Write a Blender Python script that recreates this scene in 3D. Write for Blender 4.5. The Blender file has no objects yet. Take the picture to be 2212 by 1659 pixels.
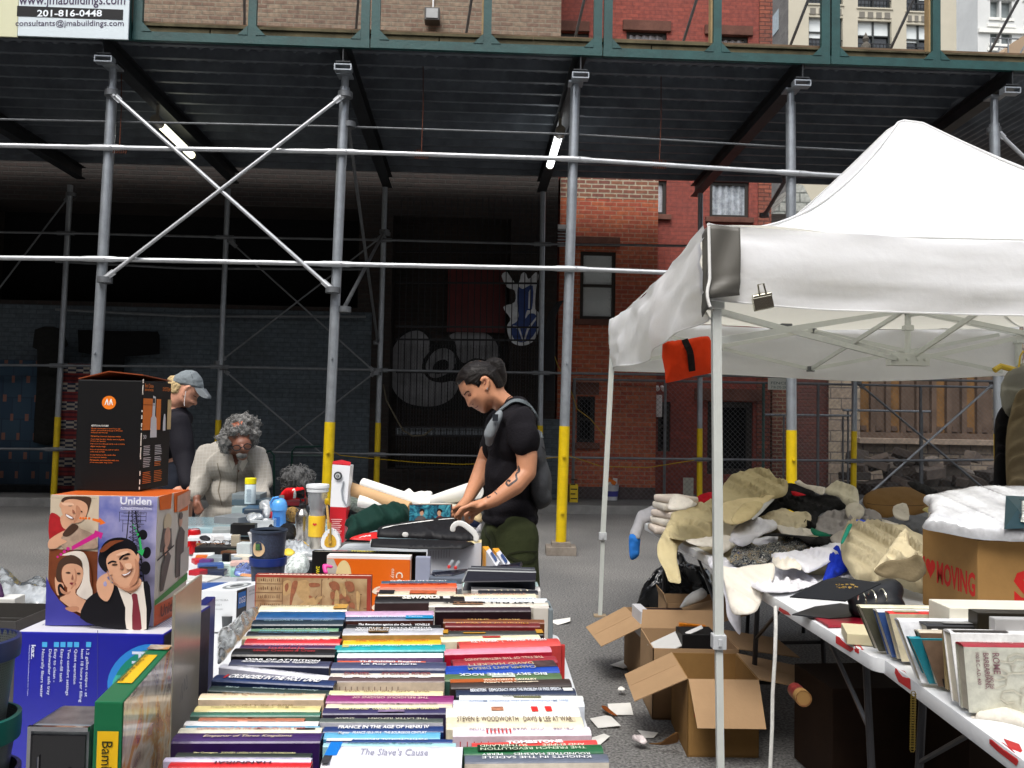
import bpy, bmesh, math, random
from mathutils import Vector, Matrix, noise
from mathutils.geometry import delaunay_2d_cdt
from mathutils.bvhtree import BVHTree
V = Vector
random.seed(7)
scene = bpy.context.scene
CAM_H, FPX, ROLL, PITCH = 1.44, 1850.0, 0.018, math.atan(75/1850.0)
r0, f0, u0 = V((1,0,0)), V((0,math.cos(PITCH),math.sin(PITCH))), V((0,-math.sin(PITCH),math.cos(PITCH)))
cR = (r0*math.cos(ROLL)+u0*math.sin(ROLL)).normalized()
cU = (u0*math.cos(ROLL)-r0*math.sin(ROLL)).normalized()
CAM = V((0,0,CAM_H))
cd = bpy.data.cameras.new('camera'); cam = bpy.data.objects.new('camera', cd)
scene.collection.objects.link(cam); scene.camera = cam
cd.sensor_width = 36; cd.lens = 36*FPX/2212; cd.clip_start = .05; cd.clip_end = 600
mw = Matrix((cR, cU, -f0)).transposed().to_4x4(); mw.translation = CAM; cam.matrix_world = mw
W = bpy.data.worlds.new('World'); scene.world = W; W.use_nodes = True
nt = W.node_tree; bg = nt.nodes['Background']
sky = nt.nodes.new('ShaderNodeTexSky'); sky.sky_type = 'NISHITA'; sky.sun_disc = False
SUN_EL, SUN_AZ = math.radians(58), math.radians(200)
sky.sun_elevation = SUN_EL; sky.sun_rotation = SUN_AZ; sky.dust_density = 4; sky.air_density = 1.2
hs = nt.nodes.new('ShaderNodeHueSaturation'); hs.inputs['Saturation'].default_value = .35
nt.links.new(sky.outputs[0], hs.inputs['Color']); nt.links.new(hs.outputs[0], bg.inputs[0])
bg.inputs[1].default_value = .15
sl = bpy.data.lights.new('sun', 'SUN'); sl.energy = 1.0; sl.angle = math.radians(25); sl.color = (1,.96,.9)
so = bpy.data.objects.new('sun', sl); scene.collection.objects.link(so); so.location = (-5,-8,14)
sd = V((math.sin(SUN_AZ)*math.cos(SUN_EL), math.cos(SUN_AZ)*math.cos(SUN_EL), math.sin(SUN_EL)))
so.rotation_euler = sd.to_track_quat('Z','Y').to_euler()
scene.view_settings.view_transform = 'Standard'; scene.view_settings.look = 'None'
scene.view_settings.exposure = .88; scene.view_settings.gamma = 1
def ray(px, py):
 return f0 + cR*((px-1106)/FPX) + cU*((829.5-py)/FPX)
def Z(px, py, z):
 r = ray(px,py); return CAM + r*((z-CAM_H)/r.z)
def D(px, py, d):
 r = ray(px,py); return CAM + r*(d/r.y)
YAW = .041
nS = V((-YAW,1,0)).normalized(); aS = V((1,YAW,0)).normalized(); UP = V((0,0,1))
P3 = Z(1211,1197,0); nb0 = nS.dot(P3)
def S(px, py, b):
 r = ray(px,py); return CAM + r*((nb0+b-nS.dot(CAM))/nS.dot(r))
def SA(a, b, z):
 return V((P3.x,P3.y,0)) + aS*a + nS*b + UP*z
def toA(p): return (p-V((P3.x,P3.y,0))).dot(aS)
_m = {}
def lin(c): return tuple(((x/255)/12.92 if x/255<=.04045 else ((x/255+.055)/1.055)**2.4) for x in c)
def new_mat(name):
 m = bpy.data.materials.new(name); m.use_nodes = True
 return m, m.node_tree, m.node_tree.nodes['Principled BSDF']
def M(col, rough=.6, metal=0, var=.12, vs=6., bump=0., bs=60., name=None, trans=0, coat=0, alpha=1, sheen=0):
 """col linear rgb; var = tone variation from noise"""
 key = (tuple(round(c,4) for c in col), rough, metal, var, vs, bump, bs, trans, coat, alpha)
 if key in _m: return _m[key]
 m, t, p = new_mat(name or 'mat'); N = t.nodes; L = t.links
 p.inputs['Roughness'].default_value = rough; p.inputs['Metallic'].default_value = metal
 p.inputs['Base Color'].default_value = (*col,1)
 if rough >= .7 and not metal: p.inputs['Specular IOR Level'].default_value = .2
 elif max(col) < .04 and not metal and not coat: p.inputs['Specular IOR Level'].default_value = .3
 if trans: p.inputs['Transmission Weight'].default_value = trans; p.inputs['IOR'].default_value = 1.3
 if coat: p.inputs['Coat Weight'].default_value = coat; p.inputs['Coat Roughness'].default_value = .12
 if alpha < 1: p.inputs['Alpha'].default_value = alpha
 if var or bump:
  tc = N.new('ShaderNodeTexCoord')
 if var:
  n = N.new('ShaderNodeTexNoise'); n.inputs['Scale'].default_value = vs; n.inputs['Detail'].default_value = 5; n.inputs['Roughness'].default_value = .65
  L.new(tc.outputs['Object'], n.inputs['Vector'])
  r = N.new('ShaderNodeMapRange'); r.inputs[1].default_value=.3; r.inputs[2].default_value=.7; r.inputs[3].default_value = 1-var; r.inputs[4].default_value = 1+var*.6
  L.new(n.outputs['Fac'], r.inputs[0])
  mx = N.new('ShaderNodeMix'); mx.data_type='RGBA'; mx.blend_type='MULTIPLY'; mx.inputs[0].default_value = 1
  mx.inputs[6].default_value = (*col,1); L.new(r.outputs[0], mx.inputs[7]); L.new(mx.outputs[2], p.inputs['Base Color'])
 if bump:
  n2 = N.new('ShaderNodeTexNoise'); n2.inputs['Scale'].default_value = bs; n2.inputs['Detail'].default_value = 4
  L.new(tc.outputs['Object'], n2.inputs['Vector'])
  b = N.new('ShaderNodeBump'); b.inputs['Strength'].default_value = bump; b.inputs['Distance'].default_value = .01
  L.new(n2.outputs['Fac'], b.inputs['Height']); L.new(b.outputs[0], p.inputs['Normal'])
 _m[key] = m; return m
def C(r,g,b,rough=.55,**k): return M(lin((r,g,b)), rough, **k)
def ink(r,g,b): return C(r,g,b,.45,var=0)
def emis(col, s):
 k = ('e',col,s)
 if k in _m: return _m[k]
 m,t,p = new_mat('lamp'); p.inputs['Emission Color'].default_value=(*col,1); p.inputs['Emission Strength'].default_value=s
 _m[k]=m; return m
def brick(name, c1, c2, mort, bw=.215, bh=.075, ms=.012, dirt=.45, rough=.85, dirtcol=(.05,.045,.04), patch=None):
 m,t,p = new_mat(name); N=t.nodes; L=t.links
 uv=N.new('ShaderNodeUVMap'); br=N.new('ShaderNodeTexBrick'); br.inputs['Scale'].default_value=1
 br.inputs['Brick Width'].default_value=bw; br.inputs['Row Height'].default_value=bh; br.inputs['Mortar Size'].default_value=ms
 br.inputs['Mortar Smooth'].default_value=.3; br.inputs['Bias'].default_value=.0
 nd=N.new('ShaderNodeTexNoise'); nd.inputs['Scale'].default_value=9; nd.inputs['Detail'].default_value=4
 sc=N.new('ShaderNodeVectorMath'); sc.operation='SCALE'; sc.inputs[3].default_value=.012
 ad=N.new('ShaderNodeVectorMath'); ad.operation='ADD'
 L.new(uv.outputs[0],nd.inputs['Vector']); L.new(nd.outputs['Color'],sc.inputs[0]); L.new(uv.outputs[0],ad.inputs[0]); L.new(sc.outputs[0],ad.inputs[1])
 L.new(ad.outputs[0],br.inputs['Vector'])
 br.inputs['Color1'].default_value=(*c1,1); br.inputs['Color2'].default_value=(*c2,1); br.inputs['Mortar'].default_value=(*mort,1)
 n=N.new('ShaderNodeTexNoise'); n.inputs['Scale'].default_value=.9; n.inputs['Detail'].default_value=8; n.inputs['Roughness'].default_value=.7
 L.new(uv.outputs[0],n.inputs['Vector'])
 r=N.new('ShaderNodeMapRange'); r.inputs[1].default_value=.4; r.inputs[2].default_value=.72; r.inputs[3].default_value=0; r.inputs[4].default_value=dirt
 L.new(n.outputs['Fac'],r.inputs[0])
 mx=N.new('ShaderNodeMix'); mx.data_type='RGBA'; L.new(r.outputs[0],mx.inputs[0]); L.new(br.outputs['Color'],mx.inputs[6]); mx.inputs[7].default_value=(*dirtcol,1)
 n3=N.new('ShaderNodeTexNoise'); n3.inputs['Scale'].default_value=14; n3.inputs['Detail'].default_value=6; L.new(uv.outputs[0],n3.inputs['Vector'])
 r3=N.new('ShaderNodeMapRange'); r3.inputs[1].default_value=.3; r3.inputs[2].default_value=.7; r3.inputs[3].default_value=.72; r3.inputs[4].default_value=1.22; L.new(n3.outputs['Fac'],r3.inputs[0])
 m2=N.new('ShaderNodeMix'); m2.data_type='RGBA'; m2.blend_type='MULTIPLY'; m2.inputs[0].default_value=1
 L.new(mx.outputs[2],m2.inputs[6]); L.new(r3.outputs[0],m2.inputs[7]); L.new(m2.outputs[2],p.inputs['Base Color'])
 p.inputs['Roughness'].default_value=rough
 bp=N.new('ShaderNodeBump'); bp.inputs['Strength'].default_value=.5; bp.inputs['Distance'].default_value=.012; bp.invert=True
 L.new(br.outputs['Fac'],bp.inputs['Height']); L.new(bp.outputs[0],p.inputs['Normal'])
 return m
_txt = {}
def text_geo(s, bold=0, shear=0):
 k=(s,bold,shear)
 if k in _txt: return _txt[k]
 c=bpy.data.curves.new('t','FONT'); c.body=s; c.resolution_u=2; c.offset=bold; c.shear=shear; c.align_x='LEFT'
 o=bpy.data.objects.new('t',c); scene.collection.objects.link(o)
 dg=bpy.context.evaluated_depsgraph_get(); me=o.evaluated_get(dg).to_mesh()
 vs=[(v.co.x,v.co.y) for v in me.vertices]; fs=[tuple(p.vertices) for p in me.polygons]
 o.evaluated_get(dg).to_mesh_clear(); bpy.data.objects.remove(o); bpy.data.curves.remove(c)
 if vs:
  x0=min(v[0] for v in vs); x1=max(v[0] for v in vs); y0=min(v[1] for v in vs); y1=max(v[1] for v in vs)
  w=max(x1-x0,1e-4); h=max(y1-y0,1e-4); vs=[((v[0]-x0)/w,(v[1]-y0)/h) for v in vs]; asp=w/h
 else: asp=1
 _txt[k]=(vs,fs,asp); return _txt[k]
def el(cx,cy,rx,ry=None,n=18,rot=0,a0=0,a1=2*math.pi):
 ry = rx if ry is None else ry; o=[]
 full = abs(a1-a0-2*math.pi)<1e-6
 for i in range(n if full else n+1):
  a=a0+(a1-a0)*i/n; x=rx*math.cos(a); y=ry*math.sin(a)
  o.append((cx+x*math.cos(rot)-y*math.sin(rot), cy+x*math.sin(rot)+y*math.cos(rot)))
 return o
def wpos(o):
 p=V(o.location)
 while o.parent: o=o.parent; p+=V(o.location)
 return p
class MB:
 def __init__(s): s.v=[]; s.f=[]; s.mi=[]; s.uv=[]
 def face(s, pts, m=0, uv=None):
  i=len(s.v); s.v+= [V(p) for p in pts]; s.f.append(tuple(range(i,i+len(pts)))); s.mi.append(m); s.uv.append(uv)
  return s
 def quad(s,o,U,W_,m=0):
  a,b=U.length,W_.length
  return s.face([o,o+U,o+U+W_,o+W_],m,[(0,0),(a,0),(a,b),(0,b)])
 def pbox(s,o,ex,ey,ez,m=0,ms=None,u0=0,v0=0):
  if ex.cross(ey).dot(ez)<0: ex,ey=ey,ex
  i=len(s.v); c=[o,o+ex,o+ex+ey,o+ey,o+ez,o+ex+ez,o+ex+ey+ez,o+ey+ez]; s.v+=c
  F=[(0,3,2,1),(4,5,6,7),(0,1,5,4),(1,2,6,5),(2,3,7,6),(3,0,4,7)]
  X,Y_,H=ex.length,ey.length,ez.length
  UV=[[(0,0),(0,Y_),(X,Y_),(X,0)],[(0,0),(X,0),(X,Y_),(0,Y_)],[(0,0),(X,0),(X,H),(0,H)],[(0,0),(Y_,0),(Y_,H),(0,H)],[(0,0),(X,0),(X,H),(0,H)],[(0,0),(Y_,0),(Y_,H),(0,H)]]
  for k,f in enumerate(F):
   s.f.append(tuple(i+j for j in f)); s.mi.append(ms[k] if ms else m); s.uv.append([(a+u0,b+v0) for a,b in UV[k]])
  return s
 def box(s,c,sz,R=None,m=0,ms=None):
  R=R or Matrix.Identity(3); X,Y_,H=R@V((sz[0],0,0)),R@V((0,sz[1],0)),R@V((0,0,sz[2]))
  return s.pbox(V(c)-X/2-Y_/2-H/2,X,Y_,H,m,ms)
 def tube(s,path,r,n=8,m=0,caps=True,flat=None):
  path=[V(p) for p in path]; rr=r if isinstance(r,(list,tuple)) else [r]*len(path); i0=len(s.v); prev=None
  for k,p in enumerate(path):
   t=(path[min(k+1,len(path)-1)]-path[max(k-1,0)]).normalized()
   if prev is None:
    a=t.orthogonal().normalized()
    if abs(t.z)<.9: a=(UP-t*t.z).normalized()
   else: a=(prev-t*prev.dot(t)).normalized()
   prev=a; b=t.cross(a)
   for j in range(n):
    an=2*math.pi*j/n; s.v.append(p+(a*math.cos(an)*(flat or 1)+b*math.sin(an))*rr[k])
  for k in range(len(path)-1):
   for j in range(n):
    q=i0+k*n; s.f.append((q+j,q+(j+1)%n,q+n+(j+1)%n,q+n+j)); s.mi.append(m); s.uv.append(None)
  if caps:
   s.f.append(tuple(i0+j for j in reversed(range(n)))); s.mi.append(m); s.uv.append(None)
   q=i0+(len(path)-1)*n; s.f.append(tuple(q+j for j in range(n))); s.mi.append(m); s.uv.append(None)
  return s
 def lathe(s,prof,c,n=20,m=0,axis=None,ms=None):
  ax=V(axis).normalized() if axis is not None else UP; a=ax.orthogonal().normalized(); b=ax.cross(a); i0=len(s.v); c=V(c)
  for r,h in prof:
   for j in range(n):
    an=2*math.pi*j/n; s.v.append(c+ax*h+(a*math.cos(an)+b*math.sin(an))*r)
  for k in range(len(prof)-1):
   for j in range(n):
    q=i0+k*n; s.f.append((q+j,q+(j+1)%n,q+n+(j+1)%n,q+n+j)); s.mi.append(ms[k] if ms else m); s.uv.append(None)
  if prof[0][0]>1e-4: s.f.append(tuple(i0+j for j in reversed(range(n)))); s.mi.append(ms[0] if ms else m); s.uv.append(None)
  if prof[-1][0]>1e-4:
   q=i0+(len(prof)-1)*n; s.f.append(tuple(q+j for j in range(n))); s.mi.append(ms[-1] if ms else m); s.uv.append(None)
  return s
 def prism(s,pts,ext,m=0,mside=None):
  pts=[V(p) for p in pts]; n=len(pts); i=len(s.v); s.v+=pts+[p+ext for p in pts]
  s.f+= [tuple(range(i+n-1,i-1,-1)), tuple(range(i+n,i+2*n))]; s.mi+=[m,m]; s.uv+=[None,None]
  for k in range(n):
   s.f.append((i+k,i+(k+1)%n,i+n+(k+1)%n,i+n+k)); s.mi.append(m if mside is None else mside); s.uv.append(None)
  return s
 def text(s,st,o,U,Vv,m=0,h=None,w=None,bold=0,shear=0,lift=.0008):
  """text in the box with lower-left corner o, direction U (unit), up Vv (unit); h letter height, w forced width"""
  vs,fs,asp=text_geo(st,bold,shear)
  if not vs: return s
  if h is None: h=w/asp
  if w is None: w=h*asp
  n=U.cross(Vv).normalized()*lift; i=len(s.v)
  s.v+=[o+U*(x*w)+Vv*(y*h)+n for x,y in vs]
  for f in fs: s.f.append(tuple(i+j for j in f)); s.mi.append(m); s.uv.append(None)
  return s
 def art(s,o,U,Vv,shapes,lift=.0006):
  """shapes: (material index, [(u,v) in 0..1]) layered in order on the rectangle o,U,Vv"""
  n=U.cross(Vv).normalized()
  for k,(m,pts) in enumerate(shapes):
   s.face([o+U*x+Vv*y+n*(lift*(k*.35+1)) for x,y in pts],m)
  return s
 def stroke(s,o,U,Vv,pts,wd,m=0,lift=.001):
  """flat stroke of width wd (metres) on rectangle"""
  n=U.cross(Vv).normalized()*lift; P=[o+U*x+Vv*y+n for x,y in pts]; nn=n.normalized()
  for a,b in zip(P,P[1:]):
   t=(b-a)
   if t.length<1e-6: continue
   q=nn.cross(t.normalized())*wd/2; s.face([a-q,b-q,b+q,a+q],m)
  return s
 def build(s,name,mats,parent=None,smooth=False,bevel=0,seg=2,solid=0,sub=0,weld=False):
  me=bpy.data.meshes.new(name)
  if parent is not None: off=wpos(parent)
  else:
   xs=[v.x for v in s.v]; ys=[v.y for v in s.v]; off=V(((min(xs)+max(xs))/2,(min(ys)+max(ys))/2,min(v.z for v in s.v)))
  me.from_pydata([tuple(v-off) for v in s.v],[],s.f); me.update()
  if not isinstance(mats,(list,tuple)): mats=[mats]
  for m in mats: me.materials.append(m)
  me.polygons.foreach_set('material_index',s.mi)
  uvl=me.uv_layers.new(name='UVMap')
  for p,uv in zip(me.polygons,s.uv):
   if uv:
    for li,c in zip(p.loop_indices,uv): uvl.data[li].uv=c
  if bevel or weld:
   bm=bmesh.new(); bm.from_mesh(me)
   bmesh.ops.remove_doubles(bm,verts=bm.verts,dist=1e-5)
   if bevel:
    ed=[e for e in bm.edges if len(e.link_faces)==2 and e.calc_face_angle(0)>.5]
    bmesh.ops.bevel(bm,geom=ed,offset=bevel,segments=seg,profile=.6,affect='EDGES',clamp_overlap=True)
   bm.to_mesh(me); bm.free()
  if smooth:
   me.polygons.foreach_set('use_smooth',[True]*len(me.polygons)); me.set_sharp_from_angle(angle=math.radians(38 if smooth is True else smooth))
  o=bpy.data.objects.new(name,me); scene.collection.objects.link(o)
  if parent is not None: o.parent=parent
  else: o.location=off
  if solid:
   md=o.modifiers.new('solid','SOLIDIFY'); md.thickness=solid; md.offset=0
  if sub:
   md=o.modifiers.new('sub','SUBSURF'); md.levels=sub; md.render_levels=sub
  return o
def tag(o,label,cat,group=None):
 o['label']=label; o['category']=cat
 if group: o['group']=group
 return o
def thing(name,label,cat,loc,group=None):
 o=bpy.data.objects.new(name,None); scene.collection.objects.link(o); o.location=loc; o.empty_display_size=.1
 return tag(o,label,cat,group)
def struct(o,kind='structure'): o['kind']=kind; return o
def bake(o, mods):
 """apply modifiers given as (type, {settings}) to a mesh object"""
 for ty,st in mods:
  md=o.modifiers.new('m',ty)
  for k,v in st.items(): setattr(md,k,v)
 dg=bpy.context.evaluated_depsgraph_get(); ne=bpy.data.meshes.new_from_object(o.evaluated_get(dg))
 old=o.data; o.modifiers.clear(); o.data=ne; bpy.data.meshes.remove(old); return o
def rcone(mb,p0,r0_,p1,r1_,n=14,flat=None):
 p0,p1=V(p0),V(p1); ax=(p1-p0); L_=ax.length; ax=ax.normalized(); path=[];rr=[]
 for k in (0,1,2,3): a=math.pi/2*(1-k/3.); path.append(p0-ax*r0_*math.sin(a)*.999); rr.append(max(r0_*math.cos(a),.0006))
 path.append(p0.lerp(p1,.5)); rr.append((r0_+r1_)/2)
 for k in (0,1,2,3): a=math.pi/2*k/3.; path.append(p1+ax*r1_*math.sin(a)*.999); rr.append(max(r1_*math.cos(a),.0006))
 mb.tube(path,rr,n,flat=flat)
def blob(name,prims,mat,parent=None,voxel=.008,sm=4,disp=None,keep=None):
 """continuous surface grown round tapered capsules (p0,r0,p1,r1) and ellipsoids (c,(rx,ry,rz),R)"""
 mb=MB()
 for p in prims:
  if p[0]=='mesh':
   i0=len(mb.v); mb.v+=p[1]
   for f in p[2]: mb.f.append(tuple(i0+j for j in f)); mb.mi.append(0); mb.uv.append(None)
  elif len(p)==4: rcone(mb,*p)
  elif len(p)==5: rcone(mb,*p[:4],flat=p[4])
  else:
   c,rad,R=p; R=R or Matrix.Identity(3); pts=[]; n,k=16,10; i0=len(mb.v)
   for a in range(1,k):
    th=math.pi*a/k
    for b in range(n):
     ph=2*math.pi*b/n; mb.v.append(V(c)+R@V((rad[0]*math.sin(th)*math.cos(ph),rad[1]*math.sin(th)*math.sin(ph),rad[2]*math.cos(th))))
   mb.v.append(V(c)+R@V((0,0,rad[2]))); mb.v.append(V(c)-R@V((0,0,rad[2]))); T=len(mb.v)-2
   for a in range(k-2):
    for b in range(n): mb.f.append((i0+a*n+b,i0+(a+1)*n+b,i0+(a+1)*n+(b+1)%n,i0+a*n+(b+1)%n)); mb.mi.append(0); mb.uv.append(None)
   for b in range(n):
    mb.f.append((T,i0+b,i0+(b+1)%n)); mb.mi.append(0); mb.uv.append(None)
    q=i0+(k-2)*n; mb.f.append((T+1,q+(b+1)%n,q+b)); mb.mi.append(0); mb.uv.append(None)
 o=mb.build(name,mat,parent); bake(o,[('REMESH',dict(mode='VOXEL',voxel_size=voxel,use_smooth_shade=True))])
 if not o.data.materials: o.data.materials.append(mat)
 if sm: bake(o,[('SMOOTH',dict(factor=.5,iterations=sm))])
 me=o.data; off=wpos(o)
 if disp:
  me.calc_normals_split() if hasattr(me,'calc_normals_split') else None
  nor=[v.normal.copy() for v in me.vertices]
  for v,n_ in zip(me.vertices,nor): v.co+=n_*disp(v.co+off,n_)
 for p in me.polygons: p.use_smooth=True
 me.update(); return o
def cdt(outline,step,seed=0,bstep=None):
 bd=[]
 for i in range(len(outline)):
  a,b=outline[i],outline[(i+1)%len(outline)]; k=max(1,int(math.hypot(a[0]-b[0],a[1]-b[1])/(bstep or step)))
  for j in range(k): bd.append((a[0]+(b[0]-a[0])*j/k,a[1]+(b[1]-a[1])*j/k))
 xs=[q[0] for q in bd]; ys=[q[1] for q in bd]; ins=[]; x=min(xs); rnd=random.Random(seed)
 while x<max(xs):
  y=min(ys)
  while y<max(ys):
   qx,qy=x+rnd.uniform(-.2,.2)*step,y+rnd.uniform(-.2,.2)*step
   if inside(qx,qy,bd) and edist(qx,qy,bd)>step*.55: ins.append((qx,qy))
   y+=step
  x+=step
 pts=bd+ins; nb=len(bd); r=delaunay_2d_cdt([V(q) for q in pts],[(i,(i+1)%nb) for i in range(nb)],[],1,1e-4)
 return bd,[(v.x,v.y) for v in r[0]],[tuple(f) for f in r[2]]
def lens(outline,d,hf,step=2.5):
 """closed solid with the given profile at distance d; hf(px,py,edge distance) = half width"""
 bd,vs,fs=cdt(outline,step); v=[];n=len(vs)
 P=[(D(x,y,d),hf(x,y,edist(x,y,bd))) for x,y in vs]
 v=[p-V((0,w,0)) for p,w in P]+[p+V((0,w,0)) for p,w in P]; F=[tuple(reversed(f)) for f in fs]+[tuple(n+j for j in f) for f in fs]; ed={}
 for f in fs:
  for i in range(len(f)): ed[(f[i],f[(i+1)%len(f)])]=1
 F+=[(a,b,n+b,n+a) for a,b in ed if (b,a) not in ed]
 return ('mesh',v,F)
def folds(amp,sc,st=(1,1,.35),seed=0):
 s0=V((seed*3.1,seed*1.7,seed*.9))
 def f(p,n):
  q=V((p.x*st[0],p.y*st[1],p.z*st[2]))*sc+s0; q=q+noise.noise_vector(q*.7)*.6
  return amp*(1-2*abs(noise.noise(q)))-amp*.3
 return f
def bvh(o):
 off=wpos(o); me=o.data
 return BVHTree.FromPolygons([v.co+off for v in me.vertices],[tuple(p.vertices) for p in me.polygons])
def decal_stroke(mb,tree,pts,wd,m=0,lift=.0012,sub=3):
 """stroke through picture points laid on the surface the rays hit; wd in metres"""
 P=[];N_=[]
 pp=[]
 for a,b in zip(pts,pts[1:]):
  for k in range(sub): pp.append((a[0]+(b[0]-a[0])*k/sub,a[1]+(b[1]-a[1])*k/sub))
 pp.append(pts[-1])
 for x,y in pp:
  h=tree.ray_cast(CAM,ray(x,y).normalized())
  if h[0] is None: continue
  P.append(h[0]+h[1]*lift); N_.append(h[1])
 if len(P)<2: return
 for _ in range(2): P=[P[0]]+[(P[k-1]+P[k]*2+P[k+1])/4 if (P[k+1]-P[k-1]).length<.05 else P[k] for k in range(1,len(P)-1)]+[P[-1]]
 Q=[]
 for k in range(len(P)):
  w=wd if not isinstance(wd,(list,tuple)) else wd[0]+(wd[1]-wd[0])*k/len(P)
  t=P[min(k+1,len(P)-1)]-P[max(k-1,0)]; n=N_[max(k-1,0)]+N_[k]+N_[min(k+1,len(P)-1)]
  q=n.cross(t); q=q.normalized()*w/2 if q.length>1e-9 else V((0,0,w/2)); Q.append(q)
 for k in range(len(P)-1):
  if (P[k+1]-P[k]).length>.05: continue
  mb.face([P[k]-Q[k],P[k+1]-Q[k+1],P[k+1]+Q[k+1],P[k]+Q[k]],m)
def decal_poly(mb,tree,pts,m=0,lift=.0012):
 P=[]
 cx=sum(p[0] for p in pts)/len(pts); cy=sum(p[1] for p in pts)/len(pts)
 for x,y in [(cx,cy)]+list(pts):
  h=tree.ray_cast(CAM,ray(x,y).normalized())
  if h[0] is None: return
  P.append(h[0]+h[1]*lift)
 for k in range(1,len(P)):
  j=k+1 if k+1<len(P) else 1
  mb.face([P[0],P[j],P[k]],m)
def smooth_poly(pts,n=4):
 out=[];N_=len(pts)
 for i in range(N_):
  p0,p1,p2,p3=[V((*pts[(i+k)%N_],0)) for k in (-1,0,1,2)]
  for k in range(n):
   t=k/n; q=.5*((2*p1)+(p2-p0)*t+(2*p0-5*p1+4*p2-p3)*t*t+(3*p1-p0-3*p2+p3)*t**3); out.append((q.x,q.y))
 return out
def inside(x,y,poly):
 c=False;j=len(poly)-1
 for i in range(len(poly)):
  xi,yi=poly[i];xj,yj=poly[j]
  if (yi>y)!=(yj>y) and x<(xj-xi)*(y-yi)/(yj-yi)+xi: c=not c
  j=i
 return c
def edist(x,y,poly):
 d=1e9
 for i in range(len(poly)):
  x1,y1=poly[i-1];x2,y2=poly[i];dx,dy=x2-x1,y2-y1;L2=dx*dx+dy*dy+1e-9
  t=max(0,min(1,((x-x1)*dx+(y-y1)*dy)/L2)); d=min(d,math.hypot(x-x1-t*dx,y-y1-t*dy))
 return d
def puff(name,outline,d0,d1,mat,parent=None,thick=.05,fold=.012,fs=9.,ang=None,step=4.5,seed=0,round_=True,label=None,cat='garment',group=None,back=.35,mats2=None,edge=18):
 """crumpled cloth: an outline with its own distance (d0 at its foot, d1 at its top), real thickness and folds"""
 poly=smooth_poly(outline,3) if round_ else outline
 ys=[p[1] for p in poly]; xs=[p[0] for p in poly]; y0,y1=max(ys),min(ys)
 bd=[]
 for i in range(len(poly)):
  a,b=poly[i],poly[(i+1)%len(poly)]; L_=math.hypot(a[0]-b[0],a[1]-b[1]); k=max(1,int(L_/step))
  for j in range(k): bd.append((a[0]+(b[0]-a[0])*j/k,a[1]+(b[1]-a[1])*j/k))
 rnd=random.Random(seed+11); ins=[]; x=min(xs)
 while x<max(xs):
  y=min(ys)
  while y<max(ys):
   qx,qy=x+rnd.uniform(-.2,.2)*step,y+rnd.uniform(-.2,.2)*step
   if inside(qx,qy,bd) and edist(qx,qy,bd)>step*.55: ins.append((qx,qy))
   y+=step
  x+=step
 pts=bd+ins; nb=len(bd)
 res=delaunay_2d_cdt([V(p) for p in pts],[(i,(i+1)%nb) for i in range(nb)],[],1,1e-4)
 vs,fs_=res[0],res[2]; mb=MB(); nv=len(vs); ca,sa=(math.cos(ang),math.sin(ang)) if ang is not None else (1,0)
 front=[];bk=[]
 for v in vs:
  t=(v.y-y0)/(y1-y0+1e-9); d=d0+(d1-d0)*t; p=D(v.x,v.y,d); e=edist(v.x,v.y,bd); k=math.sqrt(max(0,1-(1-min(1,e/edge))**2))
  mpp=d/FPX; u=(v.x*ca+v.y*sa)*mpp; w=(-v.x*sa+v.y*ca)*mpp
  q=V((u*fs,w*fs*(.35 if ang is not None else 1),seed*2.3)); q=q+noise.noise_vector(q*.6)*.7
  n1=1-min(1,3.2*abs(noise.noise(q))); n2=1-min(1,3*abs(noise.noise(q*2.1+V((5,1,2))))); fo=fold*(1.7*n1*n1+.9*n2+.5*noise.noise(q*4.3)-1.0)
  to=(CAM-p).normalized()*.75+UP*.5; to.normalize()
  front.append(p+to*(thick*k+fo*min(1,.25+e/edge))); bk.append(p-to*(thick*back*k+.003)+to*fo*min(1,.25+e/edge)*.5)
 mb.v=front+bk
 for f in fs_:
  mb.f.append(tuple(reversed(f))); mb.f.append(tuple(nv+j for j in f)); mb.mi+=[0,0]; mb.uv+=[None,None]
 ed={}
 for f in fs_:
  for i in range(len(f)):
   a,b=f[i],f[(i+1)%len(f)]; ed[(a,b)]=1
 for a,b in ed:
  if (b,a) not in ed: mb.f.append((a,b,nv+b,nv+a)); mb.mi.append(0); mb.uv.append(None)
 o=mb.build(name,mat,parent); bm=bmesh.new(); bm.from_mesh(o.data); bmesh.ops.recalc_face_normals(bm,faces=bm.faces); bm.to_mesh(o.data); bm.free()
 for p in o.data.polygons: p.use_smooth=True
 if label: tag(o,label,cat,group)
 return o
galv = M((.34,.37,.40),.38,.55,var=.18,vs=9,bump=.15,bs=40,name='galvanised steel')
galvr = M((.58,.60,.62),.3,.5,var=.14,vs=9,bump=.1,bs=40,name='bright steel rail')
galvd = M((.16,.17,.18),.5,.5,var=.25,vs=9,name='weathered steel')
yellow = M((.62,.43,.0),.45,var=.14,vs=14,bump=.1,bs=30,name='yellow paint')
blackm = M((.012,.012,.014),.5,var=.1,name='black')
whitep = M((.75,.75,.74),.45,var=.04,name='white plastic')
green_paint = M((.010,.062,.060),.5,var=.3,vs=5,bump=.2,bs=30,name='green paint')
card = M((.36,.23,.125),.8,var=.1,vs=5,bump=.05,bs=80,name='cardboard')
cardd = M((.27,.15,.05),.8,var=.2,vs=3,bump=.05,bs=80,name='stained cardboard')
paper = M((.78,.77,.73),.75,var=.04,name='paper')
pages = M((.62,.57,.46),.85,var=.12,vs=40,name='page edges')
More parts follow.
